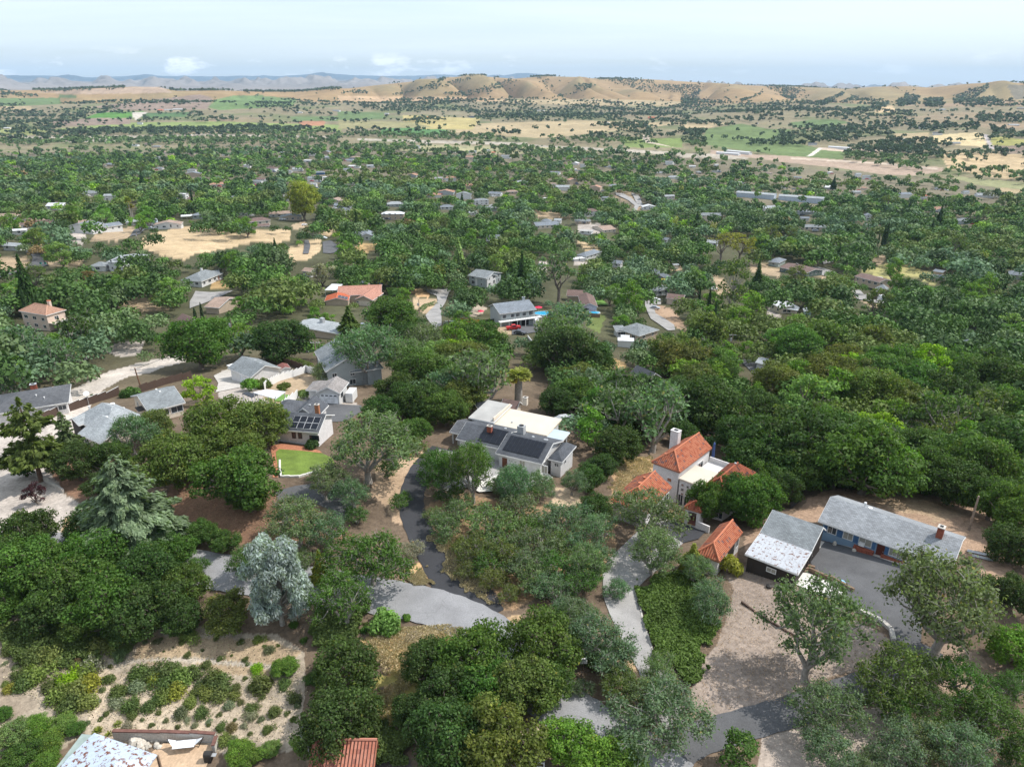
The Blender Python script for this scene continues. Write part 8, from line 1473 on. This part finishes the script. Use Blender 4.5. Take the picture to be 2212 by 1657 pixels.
p = hit(*Z('b7', 1325, 855)); rt = thing('barbecue_grill', 'black barbecue grill at the right edge of the tan patio', 'grill', p); MB().box(p+up*.05, (.7, 0, 0), (0, .6, 0), (0, 0, .85)).build('cabinet', BLACK, rt); MB().tube([p+Vector((0,.3,.95)), p+Vector((.75,.3,.95))], [.33, .33], 10).build('lid', DTRIM, rt); MB().box(p+Vector((.75,.1,.85)), (.45,0,0), (0,.4,0), (0,0,.04)).build('side_shelf', GALV, rt)
p = hit(*Z('b4', 960, 930)); q = hit(*Z('b4', 890, 888)); rt = thing('basketball_hoop', 'fallen basketball hoop with a blue white board lying on the court', 'basketball hoop', p); MB().tube([p+up*.2, q+up*.3], [.06, .06], 6).build('pole', GALV, rt); MB().tube([q+up*.28, q+up*.36], [.6, .6], 12).build('backboard', mat('sky_blue_board', (.25,.52,.75), .5), rt)
for k in range(4):
    a_ = hit(*Z('b4', 640-9*k, 762+15*k)); tag(MB().box(a_+Vector((-.2,0,-.3)), (1.3, -.45, 0), (.12, .4, 0), (0, 0, .55-.1*k)).build('timber_step', WOODT), 'weathered timber step leading from court down to the pale slab', 'step', 'timber steps beside the workshop')
p = hit(*Z('b4', 375, 912)); tag(MB().tube([p, p+up*.35, p+up*.5], [.38, .42, .15], 8).build('fire_pit', DTRIM), 'small dark fire pit in front of the workshop', 'fire pit')
p = hit(*Z('b4', 1835, 320)); rt = thing('picnic_bench', 'faded red bench under the oaks behind the ranch house', 'bench', p); MB().box(p+up*.45, (1.5, .2, 0), (0, .35, 0), (0, 0, .06)).build('seat', mat('faded_red', (.35,.10,.08)), rt); MB().box(p, (.08,0,0), (0,.3,0), (0,0,.45)).build('leg', BLACK, rt); MB().box(p+Vector((1.3,.15,0)), (.08,0,0), (0,.3,0), (0,0,.45)).build('leg', BLACK, rt)
for k, (x, y) in enumerate(((1800, 655), (1835, 690))): p = hit(*Z('b4', x, y)); tag(MB().box(p+up*.05, (2.2, -1.3, .1), (.4, .5, 0), (0, 0, .06)).build('metal_sheet', GALV), ['upper', 'lower'][k]+' loose grey metal sheet at the right end of the ranch house', 'metal sheet')
p = hit(*Z('b8', 870, 838)); rt = thing('pipe_gate', 'white pipe gate at the bottom edge beside the road', 'gate', p); q = p+Vector((2.6, -.5, 0)); MB().tube([p+up*1.1, q+up*.9], [.06,.06], 6).build('rail', WTRIM, rt); MB().tube([p+up*.5, q+up*.4], [.05,.05], 6).build('rail', WTRIM, rt); MB().tube([p, p+up*1.3], [.07,.07], 6).build('post', WTRIM, rt); MB().tube([q, q+up*1.1], [.07,.07], 6).build('post', WTRIM, rt)
for x, y, l in ((13, 523, 'pale mailbox pair on a post beside the road, under the open oaks'),):
    p = hit(*Z('c2', x, y+10)); rt = thing('mailbox', l, 'mailbox', p); MB().box(p, (.08,0,0), (0,.08,0), (0,0,1.1)).build('post', WOODT, rt); MB().box(p+Vector((-.35,-.2,1.1)), (.35,0,0), (0,.5,0), (0,0,.35)).build('box', WTRIM, rt); MB().box(p+Vector((.05,-.2,1.1)), (.35,0,0), (0,.5,0), (0,0,.35)).build('box', WTRIM, rt)
p = hit(*Z('b7', 0, 0)) if False else None
for x, y in ((345, 640), (385, 640)): p = hit(*Z('a4', x, y)); rt = thing('wheelie_bin', 'green bin on the curved left lane, '+('left' if x < 360 else 'right')+' one', 'bin', p+up*.2); MB().box(p+up*.2, (.7,0,0), (0,.7,0), (0,0,1.1)).build('bin_body', mat('teal_bin', (.02,.16,.13)), rt); MB().box(p+Vector((-.03,-.03,1.302)), (.76,0,0), (0,.76,0), (0,0,.08)).build('lid', DTRIM, rt)
# ------------------------------------------------------------------ labels that single each thing out
AUTO += EXTRA
for root, txt, p in FAR: AUTO.append((root, txt, p))
LM = [(x, y, ph, *map(float, proj(x, y, gz(x, y)))) for x, y, ph in LANDMARKS]
def phrase(p, salt=0):
    px, py = map(float, proj(p.x, p.y, p.z)); best = sorted(LM, key=lambda l: math.hypot((l[3]-px), (l[4]-py)*1.6)+(0 if (l[0]-p.x)**2+(l[1]-p.y)**2 > 1 else 1e6))[salt]; dx, dy = px-best[3], py-best[4]
    rel = ('left of' if dx < 0 else 'right of') if abs(dx) > abs(dy)*1.6 else ('in front of' if dy > 0 else 'behind'); far = 'well ' if math.hypot(dx, dy) > 170 and 'of' in rel and rel != 'in front of' else ('far ' if math.hypot(dx, dy) > 170 and rel == 'behind' else ''); return far+rel+' '+best[2], px
ORD = ['first', 'second', 'third', 'fourth', 'fifth', 'sixth', 'seventh', 'eighth', 'ninth', 'tenth', 'eleventh', 'twelfth', 'thirteenth', 'fourteenth', 'fifteenth', 'sixteenth', 'seventeenth', 'eighteenth', 'nineteenth', 'twentieth']
B = {}
for o, base, p in AUTO: ph, px = phrase(p); B.setdefault(base+' '+ph, []).append((px, o))
for txt, lst in B.items():
    lst.sort(key=lambda t: t[0])
    for i, (px, o) in enumerate(lst): o['label'] = txt if len(lst) == 1 else (txt+', '+('leftmost' if i == 0 else 'rightmost' if i == len(lst)-1 else ORD[min(i, 19)]+(' from left' if len(txt.split()) < 14 else '')))
LONGL = []
for o in bpy.data.objects:
    if '_o' in o.keys(): del o['_o']
    if '_pad' in o.keys(): del o['_pad']
    if '_w' in o.keys(): del o['_w']
    if len(str(o.get('label', '')).split()) > 16: LONGL.append(o.name+'|'+o['label'])
for t_ in LONGL:
    n_, l_ = t_.split('|'); w_ = l_.replace('the ', '').split(); bpy.data.objects[n_]['label'] = l_ if len(l_.split()) <= 16 else ' '.join(w_) if len(w_) <= 16 else ' '.join(w_[:16])
# ------------------------------------------------------------------ the air: thin haze over the whole valley
HAZE = True
if HAZE:
    hb = MB(); hb.box(Vector((-26000, -3000, -140)), (52000, 0, 0), (0, 32000, 0), (0, 0, 800)); me_ = hb.build('haze', None) if False else None
    me = bpy.data.meshes.new('haze'); me.from_pydata(hb.v, [], hb.f); m = bpy.data.materials.new('haze_air'); m.use_nodes = True; nt_ = m.node_tree; nt_.nodes.remove(nt_.nodes['Principled BSDF']); pv = N(nt_, 'ShaderNodeVolumePrincipled'); pv.inputs['Color'].default_value = (.55, .77, 1.0, 1); pv.inputs['Density'].default_value = 4.3e-5; pv.inputs['Anisotropy'].default_value = .0
    nt_.links.new(pv.outputs[0], nt_.nodes['Material Output'].inputs['Volume']); me.materials.append(m); o = bpy.data.objects.new('haze', me); COL.objects.link(o); o['kind'] = 'stuff'
